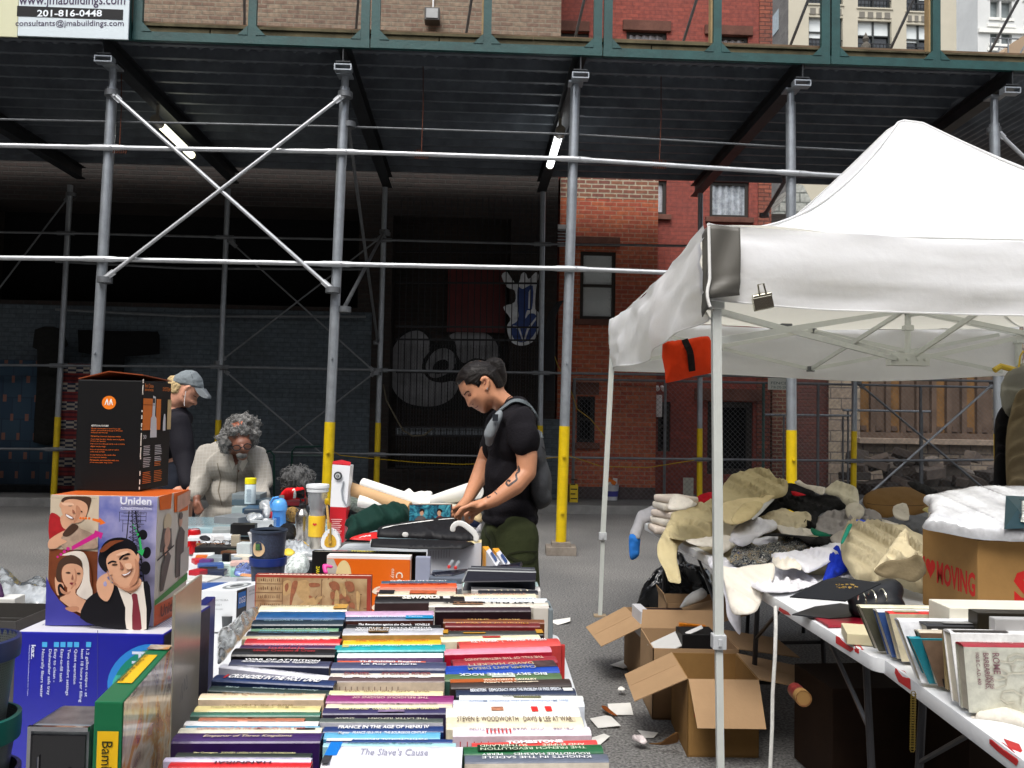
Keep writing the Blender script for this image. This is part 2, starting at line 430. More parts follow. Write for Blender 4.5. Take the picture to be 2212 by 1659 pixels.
# SETTING
def asphalt():
 m,t,p=new_mat('asphalt'); N=t.nodes; L=t.links; tc=N.new('ShaderNodeTexCoord')
 def noi(sc,de=3):
  n=N.new('ShaderNodeTexNoise'); n.inputs['Scale'].default_value=sc; n.inputs['Detail'].default_value=de; L.new(tc.outputs['Object'],n.inputs['Vector']); return n
 big,gr=noi(.7,5),noi(75,3); v=N.new('ShaderNodeTexVoronoi'); v.inputs['Scale'].default_value=150; L.new(tc.outputs['Object'],v.inputs['Vector'])
 cr=N.new('ShaderNodeValToRGB'); cr.color_ramp.elements[0].position=.3; cr.color_ramp.elements[0].color=(.115,.115,.115,1); cr.color_ramp.elements[1].position=.7; cr.color_ramp.elements[1].color=(.19,.186,.178,1)
 L.new(big.outputs['Fac'],cr.inputs[0])
 r=N.new('ShaderNodeMapRange'); r.inputs[1].default_value=.35;r.inputs[2].default_value=.7;r.inputs[3].default_value=.45;r.inputs[4].default_value=1.7; L.new(gr.outputs['Fac'],r.inputs[0])
 mx=N.new('ShaderNodeMix'); mx.data_type='RGBA'; mx.blend_type='MULTIPLY'; mx.inputs[0].default_value=1; L.new(cr.outputs[0],mx.inputs[6]); L.new(r.outputs[0],mx.inputs[7])
 L.new(mx.outputs[2],p.inputs['Base Color']); p.inputs['Roughness'].default_value=.8
 b=N.new('ShaderNodeBump'); b.inputs['Strength'].default_value=.6; b.inputs['Distance'].default_value=.006; L.new(v.outputs['Distance'],b.inputs['Height']); L.new(b.outputs[0],p.inputs['Normal'])
 return m
road=MB().face([V((-300,-300,0)),V((300,-300,0)),V((300,300,0)),V((-300,300,0))]).build('road',asphalt()); struct(road)
BK=3.95
pav=MB().pbox(SA(-40,BK+.16,-.05),aS*90,nS*12,UP*.17).build('pavement',M((.13,.13,.125),.85,var=.35,vs=1.5,bump=.2,bs=60)); struct(pav)
kb=MB()
for i in range(40): kb.pbox(SA(-40+i*2.2,BK,-.05),aS*2.19,nS*.155,UP*.175)
struct(kb.build('kerb',M((.2,.2,.195),.8,var=.3,vs=4),bevel=.01))
def WR(x0,y0,x1,y1,b):
 p,q=S(x0,(y0+y1)/2,b),S(x1,(y0+y1)/2,b); c=(x0+x1)/2
 return toA(p),toA(q),S(c,y1,b).z,S(c,y0,b).z
def facade(mb,a0,a1,z0,z1,b,holes,deep=.2,m=0):
 A=sorted({a0,a1,*[h[0] for h in holes],*[h[1] for h in holes]}); Zs=sorted({z0,z1,*[h[2] for h in holes],*[h[3] for h in holes]})
 A=[a for a in A if a0<=a<=a1]; Zs=[z for z in Zs if z0<=z<=z1]
 for i in range(len(A)-1):
  for j in range(len(Zs)-1):
   ca,cz=(A[i]+A[i+1])/2,(Zs[j]+Zs[j+1])/2
   if any(h[0]<ca<h[1] and h[2]<cz<h[3] for h in holes): continue
   mb.face([SA(A[i],b,Zs[j]),SA(A[i+1],b,Zs[j]),SA(A[i+1],b,Zs[j+1]),SA(A[i],b,Zs[j+1])],m,[(A[i],Zs[j]),(A[i+1],Zs[j]),(A[i+1],Zs[j+1]),(A[i],Zs[j+1])])
 for h in holes:
  a,c,z,w=max(h[0],a0),min(h[1],a1),max(h[2],z0),min(h[3],z1)
  for o,U_,uvo in ((SA(a,b,z),UP*(w-z),0),(SA(c,b,z),UP*(w-z),0)):
   mb.quad(o,nS*deep,U_,m)
  for zz in (z,w): mb.quad(SA(a,b,zz),aS*(c-a),nS*deep,m)
glass=M((.02,.025,.03),.06,var=0,alpha=.06,name='window glass')
fr_dark=M((.03,.026,.022),.5,var=.2,name='dark window frame')
brownstone=M((.13,.06,.045),.85,var=.35,vs=4,bump=.3,bs=30,name='brownstone')
blindm=M((.86,.92,.91),.7,var=.06,name='window blind'); curt=M((.42,.46,.50),.8,var=.5,vs=10,name='net curtain')
room=M((.01,.01,.01),.9,var=0,name='dark room')
def window(par,a0,a1,z0,z1,b,deep=.05,cover=blindm,cover_frac=1,fm=None,sash=True,mull=0,t=.06,lintel=None,sill=None,fold=0):
 fm=fm or fr_dark; mb=MB(); bb=b+deep
 for (o,ea,ez) in ((SA(a0,bb,z0),t,z1-z0),(SA(a1-t,bb,z0),t,z1-z0),(SA(a0+t,bb,z0),a1-a0-2*t,t),(SA(a0+t,bb,z1-t),a1-a0-2*t,t)):
  mb.pbox(o,aS*ea,nS*.06,UP*ez)
 if sash: mb.pbox(SA(a0+t,bb-.01,(z0+z1)/2-t*.4),aS*(a1-a0-2*t),nS*.06,UP*t*.8)
 for k in range(mull):
  a=a0+(a1-a0)*(k+1)/(mull+1); mb.pbox(SA(a-t/2,bb-.015,z0+t),aS*t,nS*.06,UP*(z1-z0-2*t))
 w=mb.build('window',fm,par)
 MB().pbox(SA(a0+t*.8,bb+.03,z0+t*.8),aS*(a1-a0-1.6*t),nS*.006,UP*(z1-z0-1.6*t)).build('pane',glass,w)
 if cover is not None:
  zc=z1-(z1-z0)*cover_frac; c=MB(); n=int((a1-a0)/.04) if fold else 1
  for k in range(n):
   u0=a0+(a1-a0)*k/n; u1=a0+(a1-a0)*(k+1)/n; o0=.036+fold*.5*math.sin(k*2.1); o1=.036+fold*.5*math.sin((k+1)*2.1)
   c.face([SA(u0,bb+o0,zc),SA(u1,bb+o1,zc),SA(u1,bb+o1,z1),SA(u0,bb+o0,z1)],0)
  c.build('curtain' if fold else 'blind',cover,w,smooth=True)
 MB().pbox(SA(a0-.02,bb+.3,z0-.02),aS*(a1-a0+.04),nS*.02,UP*(z1-z0+.04)).build('room_back',room,w)
 if lintel: MB().pbox(SA(lintel[0],b-.03,lintel[2]),aS*(lintel[1]-lintel[0]),nS*.1,UP*(lintel[3]-lintel[2])).build('lintel',brownstone,par,bevel=.008)
 if sill: MB().pbox(SA(a0-.08,b-.07,z0-.1),aS*(a1-a0+.16),nS*.2,UP*.097).build('sill',brownstone,par,bevel=.01)
 return w
BW=4.9
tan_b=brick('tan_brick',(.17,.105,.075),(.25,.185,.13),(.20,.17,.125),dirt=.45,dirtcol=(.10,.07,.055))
darkb=brick('darkened_brick',(.016,.010,.008),(.028,.015,.011),(.022,.019,.016),dirt=.6,dirtcol=(.008,.008,.008))  # dark wall colour, pushed to near-black to deepen the shade under the deck
greyb=brick('grey_painted_brick',(.055,.072,.086),(.068,.088,.102),(.042,.054,.066),dirt=.35,dirtcol=(.04,.035,.035),ms=.008)
bld=thing('brick_building','weathered tan brick building whose sooty lower wall stands in the dark under the shed','building',SA(-3,BW,0))
aL=-13; aR=toA(S(1208,300,BW))
mb=MB(); facade(mb,aL,aR,5.5,13,BW,[]); mb.quad(SA(aR,BW,5.5),nS*3,UP*7.5); mb.build('upper_wall',tan_b,bld)
aD0=toA(S(820,700,BW));
h_arch=WR(-60,440,775,655,BW)
h_big=WR(843,470,1100,1015,BW)
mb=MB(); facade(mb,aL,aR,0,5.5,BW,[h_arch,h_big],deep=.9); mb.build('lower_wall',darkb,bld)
mb=MB(); mb.pbox(SA(h_arch[0],BW+.9,h_arch[2]),aS*(h_arch[1]-h_arch[0]),nS*.02,UP*(h_arch[3]-h_arch[2])); mb.build('dark_opening',M((.007,.007,.008),.9,var=.3),bld)  # near-black panel put in as the darkness of the opening
g0=WR(-60,665,790,690,BW); mb=MB(); facade(mb,aL,toA(S(798,900,BW)),0,g0[3],BW-.012,[],deep=.01)
mb.face([SA(toA(S(798,900,BW)),BW-.012,0),SA(toA(S(798,900,BW)),BW,0),SA(toA(S(798,900,BW)),BW,g0[3]),SA(toA(S(798,900,BW)),BW-.012,g0[3])])
q=WR(1168,905,1208,1060,BW); facade(mb,q[0],q[1],0,q[3],BW-.012,[]); mb.build('painted_wall',greyb,bld)
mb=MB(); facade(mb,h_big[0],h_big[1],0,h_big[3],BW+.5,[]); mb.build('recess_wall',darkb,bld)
q=WR(965,560,1094,712,BW-.02); MB().pbox(SA(q[0],BW+.42,q[2]),aS*(q[1]-q[0]),nS*.06,UP*(q[3]-q[2])).build('red_shutter',M((.10,.008,.008),.6,var=.3,vs=3),bld)
for y,h in ((662,.05),(560,.05)):
 q=WR(240,y,790,y+4,BW-.02); MB().tube([SA(toA(S(120,y+40,BW-.1)),BW-.12,q[2]-.1),SA(toA(S(400,y+48,BW-.1)),BW-.12,q[2]-.16),SA(toA(S(790,y+46,BW-.1)),BW-.12,q[2]-.1)],.02).build('wall_pipe',galvd,bld,smooth=True)
def graf(b,polys,mats,name,par,lift=.004):
 mb=MB()
 for k,(m,pts) in enumerate(polys):
  mb.face([S(x,y,b-lift*(k*.3+1)) for x,y in reversed(pts)],m)
 o=mb.build(name,mats,par); return o
W1=[(870,742),(905,716),(950,712),(980,735),(985,775),(962,800),(935,815),(930,850),(952,880),(960,870),(1000,862),(1010,845),(1030,800),(1060,745),(1045,722),(1010,712),(975,722),(960,770)]
grey_sp=M((.24,.24,.25),.7,var=.35,vs=4); blk_sp=M((.006,.006,.006),.6,var=0)
def P2(zx,zy): return (707+zx*.3551,510.6+zy*.3551)
big=[(-1,0)]
G=[(1,smooth_poly([P2(*p) for p in [(350,800),(380,660),(450,590),(540,560),(620,590),(660,650),(750,590),(850,560),(960,570),(1040,640),(1080,760),(1060,900),(1000,980),(900,1040),(800,1055),(700,1060),(600,1050),(480,1030),(390,950)]])),
   (0,smooth_poly([P2(*p) for p in [(370,790),(410,660),(480,590),(560,575),(615,620),(625,690),(590,740),(575,800),(600,850),(640,880),(700,890),(760,880),(800,900),(770,970),(700,1020),(600,1035),(480,1010),(400,930)]])),
   (0,smooth_poly([P2(*p) for p in [(745,600),(860,570),(960,585),(1030,650),(1045,740),(1000,760),(900,740),(830,770),(790,720),(780,650)]])),
   (0,smooth_poly([P2(*p) for p in [(600,780),(650,700),(720,680),(775,720),(770,800),(700,850),(640,860),(610,830)]],3)),
   (1,smooth_poly([P2(*p) for p in [(640,800),(670,760),(720,750),(740,790),(700,830),(660,835)]],3))]
graf(BW+.49,G,[grey_sp,blk_sp],'graffiti',bld)
whs=M((.62,.64,.66),.7,var=.3,vs=8); nvs=M((.02,.05,.2),.6,var=.3,vs=8)
G2=[(0,smooth_poly([P2(*p) for p in [(1060,240),(1090,215),(1110,240),(1150,290),(1170,270),(1180,230),(1205,220),(1225,260),(1265,220),(1285,240),(1270,320),(1265,440),(1290,470),(1285,570),(1250,640),(1190,665),(1130,650),(1100,600),(1095,540),(1115,500),(1070,430),(1140,400),(1140,330),(1095,310)]],3)),
 (1,smooth_poly([P2(*p) for p in [(1160,310),(1190,320),(1250,300),(1245,440),(1215,450),(1205,500),(1230,470),(1270,480),(1275,560),(1240,620),(1190,645),(1140,630),(1118,580),(1120,540),(1150,520),(1165,480),(1155,400)]],3)),
 (0,[P2(*p) for p in [(1225,340),(1235,320),(1232,440),(1222,440)]]),(0,[P2(*p) for p in [(1130,540),(1170,550),(1195,640),(1188,640),(1162,565),(1128,550)]]),(0,[P2(*p) for p in [(1195,630),(1215,560),(1270,490),(1275,500),(1225,570),(1203,635)]])]
graf(BW-.002,G2,[whs,nvs],'graffiti',bld)
fl=thing('floodlight','square grey floodlight fixed high on the tan brick wall','floodlight',S(935,45,BW))
q=WR(917,16,950,44,BW-.25); MB().pbox(SA(q[0],BW-.27,q[2]),aS*(q[1]-q[0]),nS*.22,UP*(q[3]-q[2])).build('housing',M((.05,.045,.04),.5),fl,bevel=.01)
MB().pbox(SA(q[0]+.03,BW-.285,q[2]+.03),aS*(q[1]-q[0]-.06),nS*.012,UP*(q[3]-q[2]-.06)).build('lens',M((.35,.36,.36),.15,var=.1),fl)
MB().tube([SA((q[0]+q[1])/2,BW-.03,q[3]-.02),SA((q[0]+q[1])/2,BW-.03,q[3]+1.2)],.015).build('conduit',whitep,fl)
redb=thing('brick_building','red brick building with brownstone lintels, behind the right half of the shed','building',SA(1.5,5.4,0))
rb1=brick('red_brick',(.22,.045,.030),(.27,.058,.038),(.16,.04,.032),ms=.006,dirt=.55,dirtcol=(.15,.045,.04))
rb2=brick('orange_brick',(.46,.12,.045),(.34,.065,.034),(.36,.2,.13),ms=.01,dirt=.5,dirtcol=(.25,.06,.045),patch=1)
rbt=brick('pale_mortar_brick',(.22,.09,.05),(.17,.06,.045),(.34,.29,.21),ms=.013,dirt=.15)
B1,B2=5.2,6.3
a1=toA(S(1206,700,B1)); a2=toA(S(1419,700,B1)); aE=toA(S(1666,300,B2)); zt=S(1300,430,B1).z; zt2=S(1300,380,B1).z
wA=WR(1253,543,1330,690,B1); wB=WR(1246,856,1285,956,B1)
mb=MB(); facade(mb,a1,a2,0,zt,B1,[wA,wB],deep=.2); mb.quad(SA(a2,B1,0),nS*(B2-B1),UP*zt); mb.build('annex_wall',rb2,redb)
mb=MB(); facade(mb,a1,a2,zt,zt2,B1,[],deep=.2); mb.quad(SA(a2,B1,zt),nS*(B2-B1),UP*(zt2-zt)); mb.quad(SA(a1,B1,zt2),aS*(a2-a1),nS*(B2-B1)); mb.build('annex_parapet',rbt,redb)
window(redb,*wA,B1,lintel=WR(1242,512,1339,533,B1),sill=1)
window(redb,*wB,B1,cover=None,lintel=WR(1235,826,1294,852,B1),sill=1)
g=MB()
for k in range(6):
 a=wB[0]+(wB[1]-wB[0])*(k+.5)/6; g.tube([SA(a,B1-.02,wB[2]),SA(a,B1-.02,wB[3])],.008,6)
g.build('window_guard',blackm,redb)
MB().pbox(SA(a1-.02,B1-.03,0),aS*(a2-a1+.02),nS*.03,UP*.32).build('plinth',M((.09,.07,.07),.9,var=.4,vs=5),redb)
ws=[]
spec=[((1150,58+11,1272,108),1,.9),((1353,66,1440,130),1,.75),((1532,76,1616,150),1,.75),
      ((1360,389,1440,463),0,1),((1533,392,1618,470),2,1)]
holes=[WR(*s[0],B2) for s in spec]
wd=WR(1528,868,1626,1025,B2); wn=WR(1421,868,1448,975,B2); holes2=holes+[wd,wn, WR(1180,-150,1272,-60,B2),WR(1353,-160,1440,-60,B2),WR(1532,-150,1616,-50,B2)]
mb=MB(); facade(mb,a1-3,aE,0,14,B2,holes2,deep=.22); mb.quad(SA(aE,B2,0),nS*8,UP*14); mb.build('wall',rb1,redb)
for s,h in zip(spec,holes): window(redb,*h,B2,cover=(curt if s[1]==2 else M((.5,.5,.53),.8,var=.35,vs=9)),fold=.05 if s[1] else 0.03,fm=fr_dark,sill=1,sash=s[1]==1)
for l in ((1150,46,1273,68),(1345,46,1449,68),(1522,57,1625,77)):
 q=WR(*l,B2); MB().pbox(SA(q[0],B2-.05,q[2]),aS*(q[1]-q[0]),nS*.12,UP*(q[3]-q[2])).build('lintel',brownstone,redb,bevel=.01)
window(redb,*wd,B2,cover=None,sash=False,t=.1); window(redb,*wn,B2,cover=None)
q=WR(1640,-30,1666,40,B2); MB().pbox(SA(q[0],B2-.03,0),aS*(aE-q[0]),nS*.04,UP*14).build('corner_quoin',brick('quoin_brick',(.2,.05,.03),(.28,.08,.045),(.1,.03,.02)),redb)
q=WR(1500,840,1650,866,B2); MB().pbox(SA(q[0],B2-.06,q[2]),aS*(q[1]-q[0]),nS*.12,UP*(q[3]-q[2])).build('door_lintel',brownstone,redb)
lv=thing('vent_hood','white louvred vent fixed to the brick beside the middle shed post','vent',S(1218,512,B1-.1))
q=WR(1203,492,1238,533,B1-.15); m_=MB()
for k in range(6): m_.pbox(SA(q[0],B1-.15,q[2]+(q[3]-q[2])*k/6),aS*(q[1]-q[0]),nS*.1+UP*.015,UP*.025)
m_.build('slats',M((.35,.35,.36),.5),lv); MB().pbox(SA(q[0],B1-.17,q[3]-.02),aS*(q[1]-q[0]),nS*.17,UP*.07).build('hood',whitep,lv)
q=S(1421,835,B2-.3); tf=thing('security_light','small white twin security light on the red wall','light',q)
for dx in (-.04,.07): MB().tube([q+aS*dx,q+aS*(dx+.02)-nS*.09-UP*.05],[.03,.045],10).build('lamp_head',whitep,tf,smooth=True)
MB().tube([q,q+nS*.28],.02).build('mount',whitep,tf)
q=WR(1417,853,1430,901,B2-.1); tag(MB().pbox(SA(q[0],B2-.12,q[2]),aS*(q[1]-q[0]),nS*.12,UP*(q[3]-q[2])).build('meter_box',whitep,bevel=.01),'narrow white meter box on the red wall under the twin light','box')
stone=M((.44,.41,.33),.8,var=.1,vs=.3); B5=58.
tw=thing('office_tower','tall cream stone office tower with dark windows and white blinds, far behind','building',SA(22,B5,0))
cols=[(1747,1821),(1853,1926),(1958,2016),(2080,2150)]; yb=[-160,-66,28,122]
def yy(x,y): return y+(x-1784)*.075
hol=[]
for (x0,x1) in cols[:3]:
 for y in yb:
  hol.append(WR(x0,yy(x0,y)+5,x1,yy(x0,y)+78,B5))
z_top=60; A0=toA(S(1703,60,B5)); A1=toA(S(2066,60,B5))
mb=MB(); facade(mb,A0,A1,0,z_top,B5,hol,deep=.6); mb.build('wall',stone,tw)
mb=MB(); o=SA(A0,B5,0); mb.quad(o,nS*14,UP*z_top); sw=mb.build('side_wall',brick('grey_side_brick',(.12,.11,.105),(.16,.15,.14),(.1,.1,.1),bw=.8,bh=.3),tw)
for k,h in enumerate(hol):
 a0,a1_,z0,z1=h; w=MB()
 for f in (0,.5,1): w.pbox(SA(a0+(a1_-a0-.14)*f,B5+.3,z0),aS*.14,nS*.1,UP*(z1-z0))
 w.pbox(SA(a0,B5+.3,(z0+z1)/2-.05),aS*(a1_-a0),nS*.08,UP*.1); w.pbox(SA(a0,B5+.3,z1-.12),aS*(a1_-a0),nS*.1,UP*.12)
 fr=w.build('window',M((.03,.035,.035),.4,var=0),tw)
 MB().pbox(SA(a0,B5+.5,z0),aS*(a1_-a0),nS*.05,UP*(z1-z0)).build('pane',M((.03,.035,.04),.08,var=.2,vs=.5),fr)
 bl=MB()
 for f,hh in ((.02,.5+.08*((k*7)%3)),(.52,.5+.1*((k*5)%2))): bl.pbox(SA(a0+(a1_-a0)*f+.05,B5+.42,z1-(z1-z0)*hh),aS*(a1_-a0)*.46,nS*.03,UP*((z1-z0)*hh-.1))
 bl.build('blind',M((.62,.66,.66),.7,var=0),fr)
 rl=MB()
 for j in range(9): rl.pbox(SA(a0+(a1_-a0)*j/9,B5+.1,z0),aS*.05,nS*.05,UP*.7)
 rl.pbox(SA(a0,B5+.1,z0+.65),aS*(a1_-a0),nS*.05,UP*.07); rl.build('railing',blackm,fr)
 sp=MB(); zs=z0-1.05
 sp.pbox(SA(a0,B5+.05,zs),aS*(a1_-a0),nS*.2,UP*.95)
 for j in range(4):
  w_=(a1_-a0)/4; sp.pbox(SA(a0+w_*j+.12,B5-.02,zs+.2),aS*(w_-.24),nS*.1,UP*.5,m=1)
 sp.pbox(SA(a0-.1,B5-.1,z0-.12),aS*(a1_-a0+.2),nS*.2,UP*.12)
 sp.build('spandrel',[stone,M((.16,.15,.13),.8,var=0)],tw)
q=[S(x,y,B5+4) for x,y in ((1680,10),(1680,60))]
for (y0,y1) in ((-10,36),(75,125)):
 z0,z1=S(1690,y1,B5).z,S(1690,y0,B5).z; MB().pbox(SA(A0-.05,B5+2.2,z0),aS*.1,nS*2.2,UP*(z1-z0)).build('side_window',M((.25,.3,.32),.2,var=.3),tw)
gt=thing('glass_tower','blue glass skyscraper, a thin sliver right of the cream tower','building',SA(60,112,0))
q0,q1=toA(S(2067,60,112)),toA(S(2095,60,112)); MB().pbox(SA(q0,112,0),aS*(q1-q0),nS*20,UP*110).build('curtain_wall',M((.25,.42,.62),.15,var=.25,vs=.2),gt)
fm=MB()
for k in range(40): fm.pbox(SA(q0,111.8,k*2.7),aS*(q1-q0),nS*.15,UP*.22)
for f in (.0,.5,.93): fm.pbox(SA(q0+(q1-q0)*f,111.7,0),aS*.22,nS*.2,UP*110)
fm.build('mullions',M((.1,.16,.24),.4,var=0),gt)
wt=thing('white_tower','ornate white stone tower at the far right edge of the sky','building',SA(75,90,0))
q0=toA(S(2112,60,90)); q1=q0+40
hol=[]
for r,(y0,y1) in enumerate(((-70,-32),(0,37),(60,93),(112,145))):
 for (x0,x1) in ((2139,2159),(2163,2186),(2215,2240)): hol.append(WR(x0,y0+(x0-2140)*.08,x1,y1+(x0-2140)*.08,90))
mb=MB(); facade(mb,q0,q1,0,100,90,hol,deep=.7); mb.quad(SA(q0,90,0),nS*20,UP*100); mb.build('wall',M((.56,.57,.56),.75,var=.1,vs=.3),wt)
for h in hol:
 f=MB(); f.pbox(SA(h[0],90.6,h[2]),aS*(h[1]-h[0]),nS*.1,UP*(h[3]-h[2])); f.build('window',M((.2,.23,.23),.1,var=.4,vs=.6),wt)
 mm=M((.7,.7,.66),.75,var=0); MB().pbox(SA(h[0]-.4,89.85,h[3]+.1),aS*(h[1]-h[0]+.8),nS*.25,UP*.35).build('lintel',mm,wt); MB().pbox(SA(h[0]-.2,89.85,h[2]-.4),aS*(h[1]-h[0]+.4),nS*.3,UP*.3).build('sill',mm,wt)
st=MB()
for z in (40,44.5,49): st.pbox(SA(q0,89.7,z),aS*40,nS*.4,UP*.5)
st.build('cornice',M((.7,.7,.66),.75,var=0),wt)
bb=thing('gabled_building','brown gabled building under scaffolding at the far right edge','building',SA(40,45,0))
pts=[S(x,y,45) for x,y in ((2140,146),(2170,110),(2187,92),(2222,70),(2222,230),(2140,230))]
MB().prism(pts,nS*10).build('gable_wall',M((.30,.22,.15),.8,var=.2,vs=.4),bb)
sc_=MB(); bS=44.
def L2(a,b,r=.05): sc_.tube([S(*a,bS),S(*b,bS)],r,6)
for a,b in (((2140,82),(2140,160)),((2178,84),(2178,160)),((2140,82),(2200,84)),((2140,100),(2178,102)),((2110,118),(2140,119)),((2110,118),(2110,160)),((2085,120),(2085,160)),((2085,124),(2140,128)),((2085,140),(2120,144)),((2178,160),(2222,84)),((2140,160),(2160,100)),((2090,160),(2108,120))): L2(a,b)
sc_.build('scaffold',galvd,bb)
fn=S(1870,130,30); tag(MB().lathe([(.35,-1.2),(.3,-.3),(.2,0),(.28,.1),(.28,.2),(.15,.3),(.22,.5),(.22,.7),(.1,.85),(.16,1.0),(.05,1.25),(.0001,1.35)],fn,12).build('stone_finial',M((.1,.09,.075),.85,var=.4),smooth=True),'dark stone finial rising behind the green parapet','finial')
B6=8.0
ch=thing('stone_church','old stone church with boarded brown panels seen under the white canopy','building',SA(5.5,B6,0))
slate=brick('slate_roof',(.38,.41,.38),(.46,.48,.44),(.2,.22,.2),bw=.3,bh=.2,ms=.02,dirt=.2)
pts=[S(x,y,B6) for x,y in ((1672,470),(1720,397),(1800,397),(1800,470))]
mb=MB(); pr=[S(x,y,B6) for x,y in ((1668,462),(1720,396),(1735,400),(1768,462))]; mb.prism(pr,nS*3);
ob=mb.build('slate_roof',slate,ch)
for p in ob.data.polygons:
 for li in p.loop_indices:
  co=ob.data.vertices[ob.data.loops[li].vertex_index].co; ob.data.uv_layers[0].data[li].uv=(co.x+co.y,co.z)
qs=WR(1800,800,1832,1020,B6); stn=brick('church_stone',(.24,.19,.15),(.32,.27,.2),(.12,.1,.09),bw=.45,bh=.22,ms=.015,dirt=.4)
mb=MB(); aC0=toA(S(1668,900,B6+1)); facade(mb,toA(S(1790,900,B6)),toA(S(2500,900,B6)),0,S(1900,462,B6).z,B6,[WR(1858,700,2155,948,B6)],deep=.3); mb.build('wall',stn,ch)
mb=MB(); facade(mb,aE,toA(S(1795,900,B6+.5)),0,4.5,B6+.5,[]); mb.build('brick_wall',brick('maroon_brick',(.10,.03,.028),(.13,.04,.03),(.08,.04,.035)),ch)
mb=MB(); q=WR(1668,860,1708,1030,B6-1); facade(mb,q[0],q[1],0,S(1680,790,B6-1).z,B6-1,[]); mb.quad(SA(q[1],B6-1,0),nS*1.5,UP*4); mb.build('brick_pier',brick('pier_brick',(.2,.06,.035),(.15,.045,.03),(.3,.24,.16),dirt=.3),ch)
pn=WR(1858,700,2155,948,B6); w=MB(); mats=[M((.20,.11,.045),.75,var=.4,vs=3),M((.12,.085,.065),.75,var=.35,vs=3),M((.1,.07,.055),.7,var=.2)]
n=9
for k in range(n):
 a=pn[0]+(pn[1]-pn[0])*k/n; wd_=(pn[1]-pn[0])/n
 w.pbox(SA(a,B6+.2,pn[2]),aS*wd_,nS*.05,UP*(pn[3]-pn[2]),m=[0,1,0,1,1,0,1,0,1][k]); w.pbox(SA(a-.05,B6+.1,pn[2]),aS*.1,nS*.12,UP*(pn[3]-pn[2]),m=1); w.pbox(SA(a+.09,B6+.16,pn[2]+.15),aS*(wd_-.2),nS*.05,UP*.1,m=2)
w.pbox(SA(pn[0],B6+.05,pn[2]),aS*(pn[1]-pn[0]),nS*.2,UP*.12,m=1); w.build('boarded_panels',mats,ch)
q=WR(1850,948,2170,960,B6); MB().pbox(SA(q[0],B6-.15,q[2]),aS*(q[1]-q[0]),nS*.16,UP*(q[3]-q[2])).build('ledge',M((.3,.24,.19),.8,var=.3),ch,bevel=.01)
rs=random.Random(5)
for k in range(46):
 px=rs.uniform(1840,2170); t=rs.random(); py=rs.uniform(985,1060); b=rs.uniform(6.2,7.3); c=S(px,py,b)
 if c.z<.15: c.z=.15
 R=Matrix.Rotation(rs.uniform(-.6,.6),3,'Z')@Matrix.Rotation(rs.uniform(-.35,.35),3,'Y')@Matrix.Rotation(rs.uniform(-.3,.3),3,'X')
 col=rs.choice([(.22,.18,.15),(.15,.12,.1),(.3,.26,.22),(.1,.085,.075)])
 sx,sy,sz=rs.uniform(.2,.55),rs.uniform(.2,.4),rs.uniform(.1,.22)
 o=MB().box(c,(sx,sy,sz),R).build('stone_block',M(col,.85,var=.3,vs=6),bevel=.015)
 tag(o,'broken brown stone blocks heaped behind the chain link fence','stone','stone blocks heaped before the church')
MB_=MB().pbox(SA(toA(S(1835,1040,7.4)),6.0,0),aS*5.5,nS*1.9,UP*.32); tag(MB_.build('rubble_bank',M((.1,.085,.07),.95,var=.5,vs=3,bump=.6,bs=12)),'low bank of earth and rubble in front of the church wall','rubble')
BF=5.0; fe=thing('chain_link_fence','chain link fence running in front of the red building and church','fence',SA(3.5,BF,0))
fw=MB(); f0_,f1_=toA(S(1236,900,BF)),toA(S(2230,900,BF)); zf=S(1600,826,BF).z; st_=.085; n=int((f1_-f0_+zf)/st_); rw=.0022
for k in range(n):
 a=f0_-zf+k*st_
 for sgn in (1,-1):
  lo,hi=(a,.12),(a+zf-.12,zf)
  if sgn<0: lo,hi=(a+zf-.12,.12),(a,zf)
  t0,t1=0,1; da=hi[0]-lo[0]
  for lim,s in ((f0_,1),(f1_,-1)):
   for _ in (0,):
    va,vb=s*(lo[0]-lim),s*(hi[0]-lim)
    if va<0 and vb<0: t0=2
    elif va<0: t0=max(t0,va/(va-vb))
    elif vb<0: t1=min(t1,va/(va-vb))
  if t0>=t1: continue
  p=SA(lo[0]+da*t0,BF+.004*sgn,lo[1]+(hi[1]-lo[1])*t0); q=SA(lo[0]+da*t1,BF+.004*sgn,lo[1]+(hi[1]-lo[1])*t1); fw.tube([p,q],rw,3,caps=False)
fw.build('wire_mesh',M((.13,.135,.14),.5,.3,var=0),fe)
for px in (1240,1437,1650,1768,1990):
 a=toA(S(px,900,BF)); MB().tube([SA(a,BF+.02,0),SA(a,BF+.02,zf)],.025).build('fence_post',M((.03,.08,.07),.5) if px in(1650,) else galvd,fe)
MB().tube([SA(f0_,BF+.02,zf),SA(f1_,BF+.02,zf)],.02).build('top_rail',galvd,fe)
q=WR(1659,827,1709,842,BF-.05); sg=thing('fence_sign','small white sign with green lettering hung on the chain link fence','sign',SA(q[0],BF-.05,q[2]))
MB().pbox(SA(q[0],BF-.05,q[2]),aS*(q[1]-q[0]),nS*.01,UP*(q[3]-q[2]+.1)).build('board',M((.55,.56,.5),.5,var=.05),sg)
m_=MB(); m_.text('FENCE',SA(q[0]+.05,BF-.052,q[2]+.09),aS,UP,h=.045,w=.27); m_.text('718-295-2006',SA(q[0]+.05,BF-.052,q[2]+.02),aS,UP,h=.045,w=.3); m_.build('lettering',ink(20,70,60),sg)
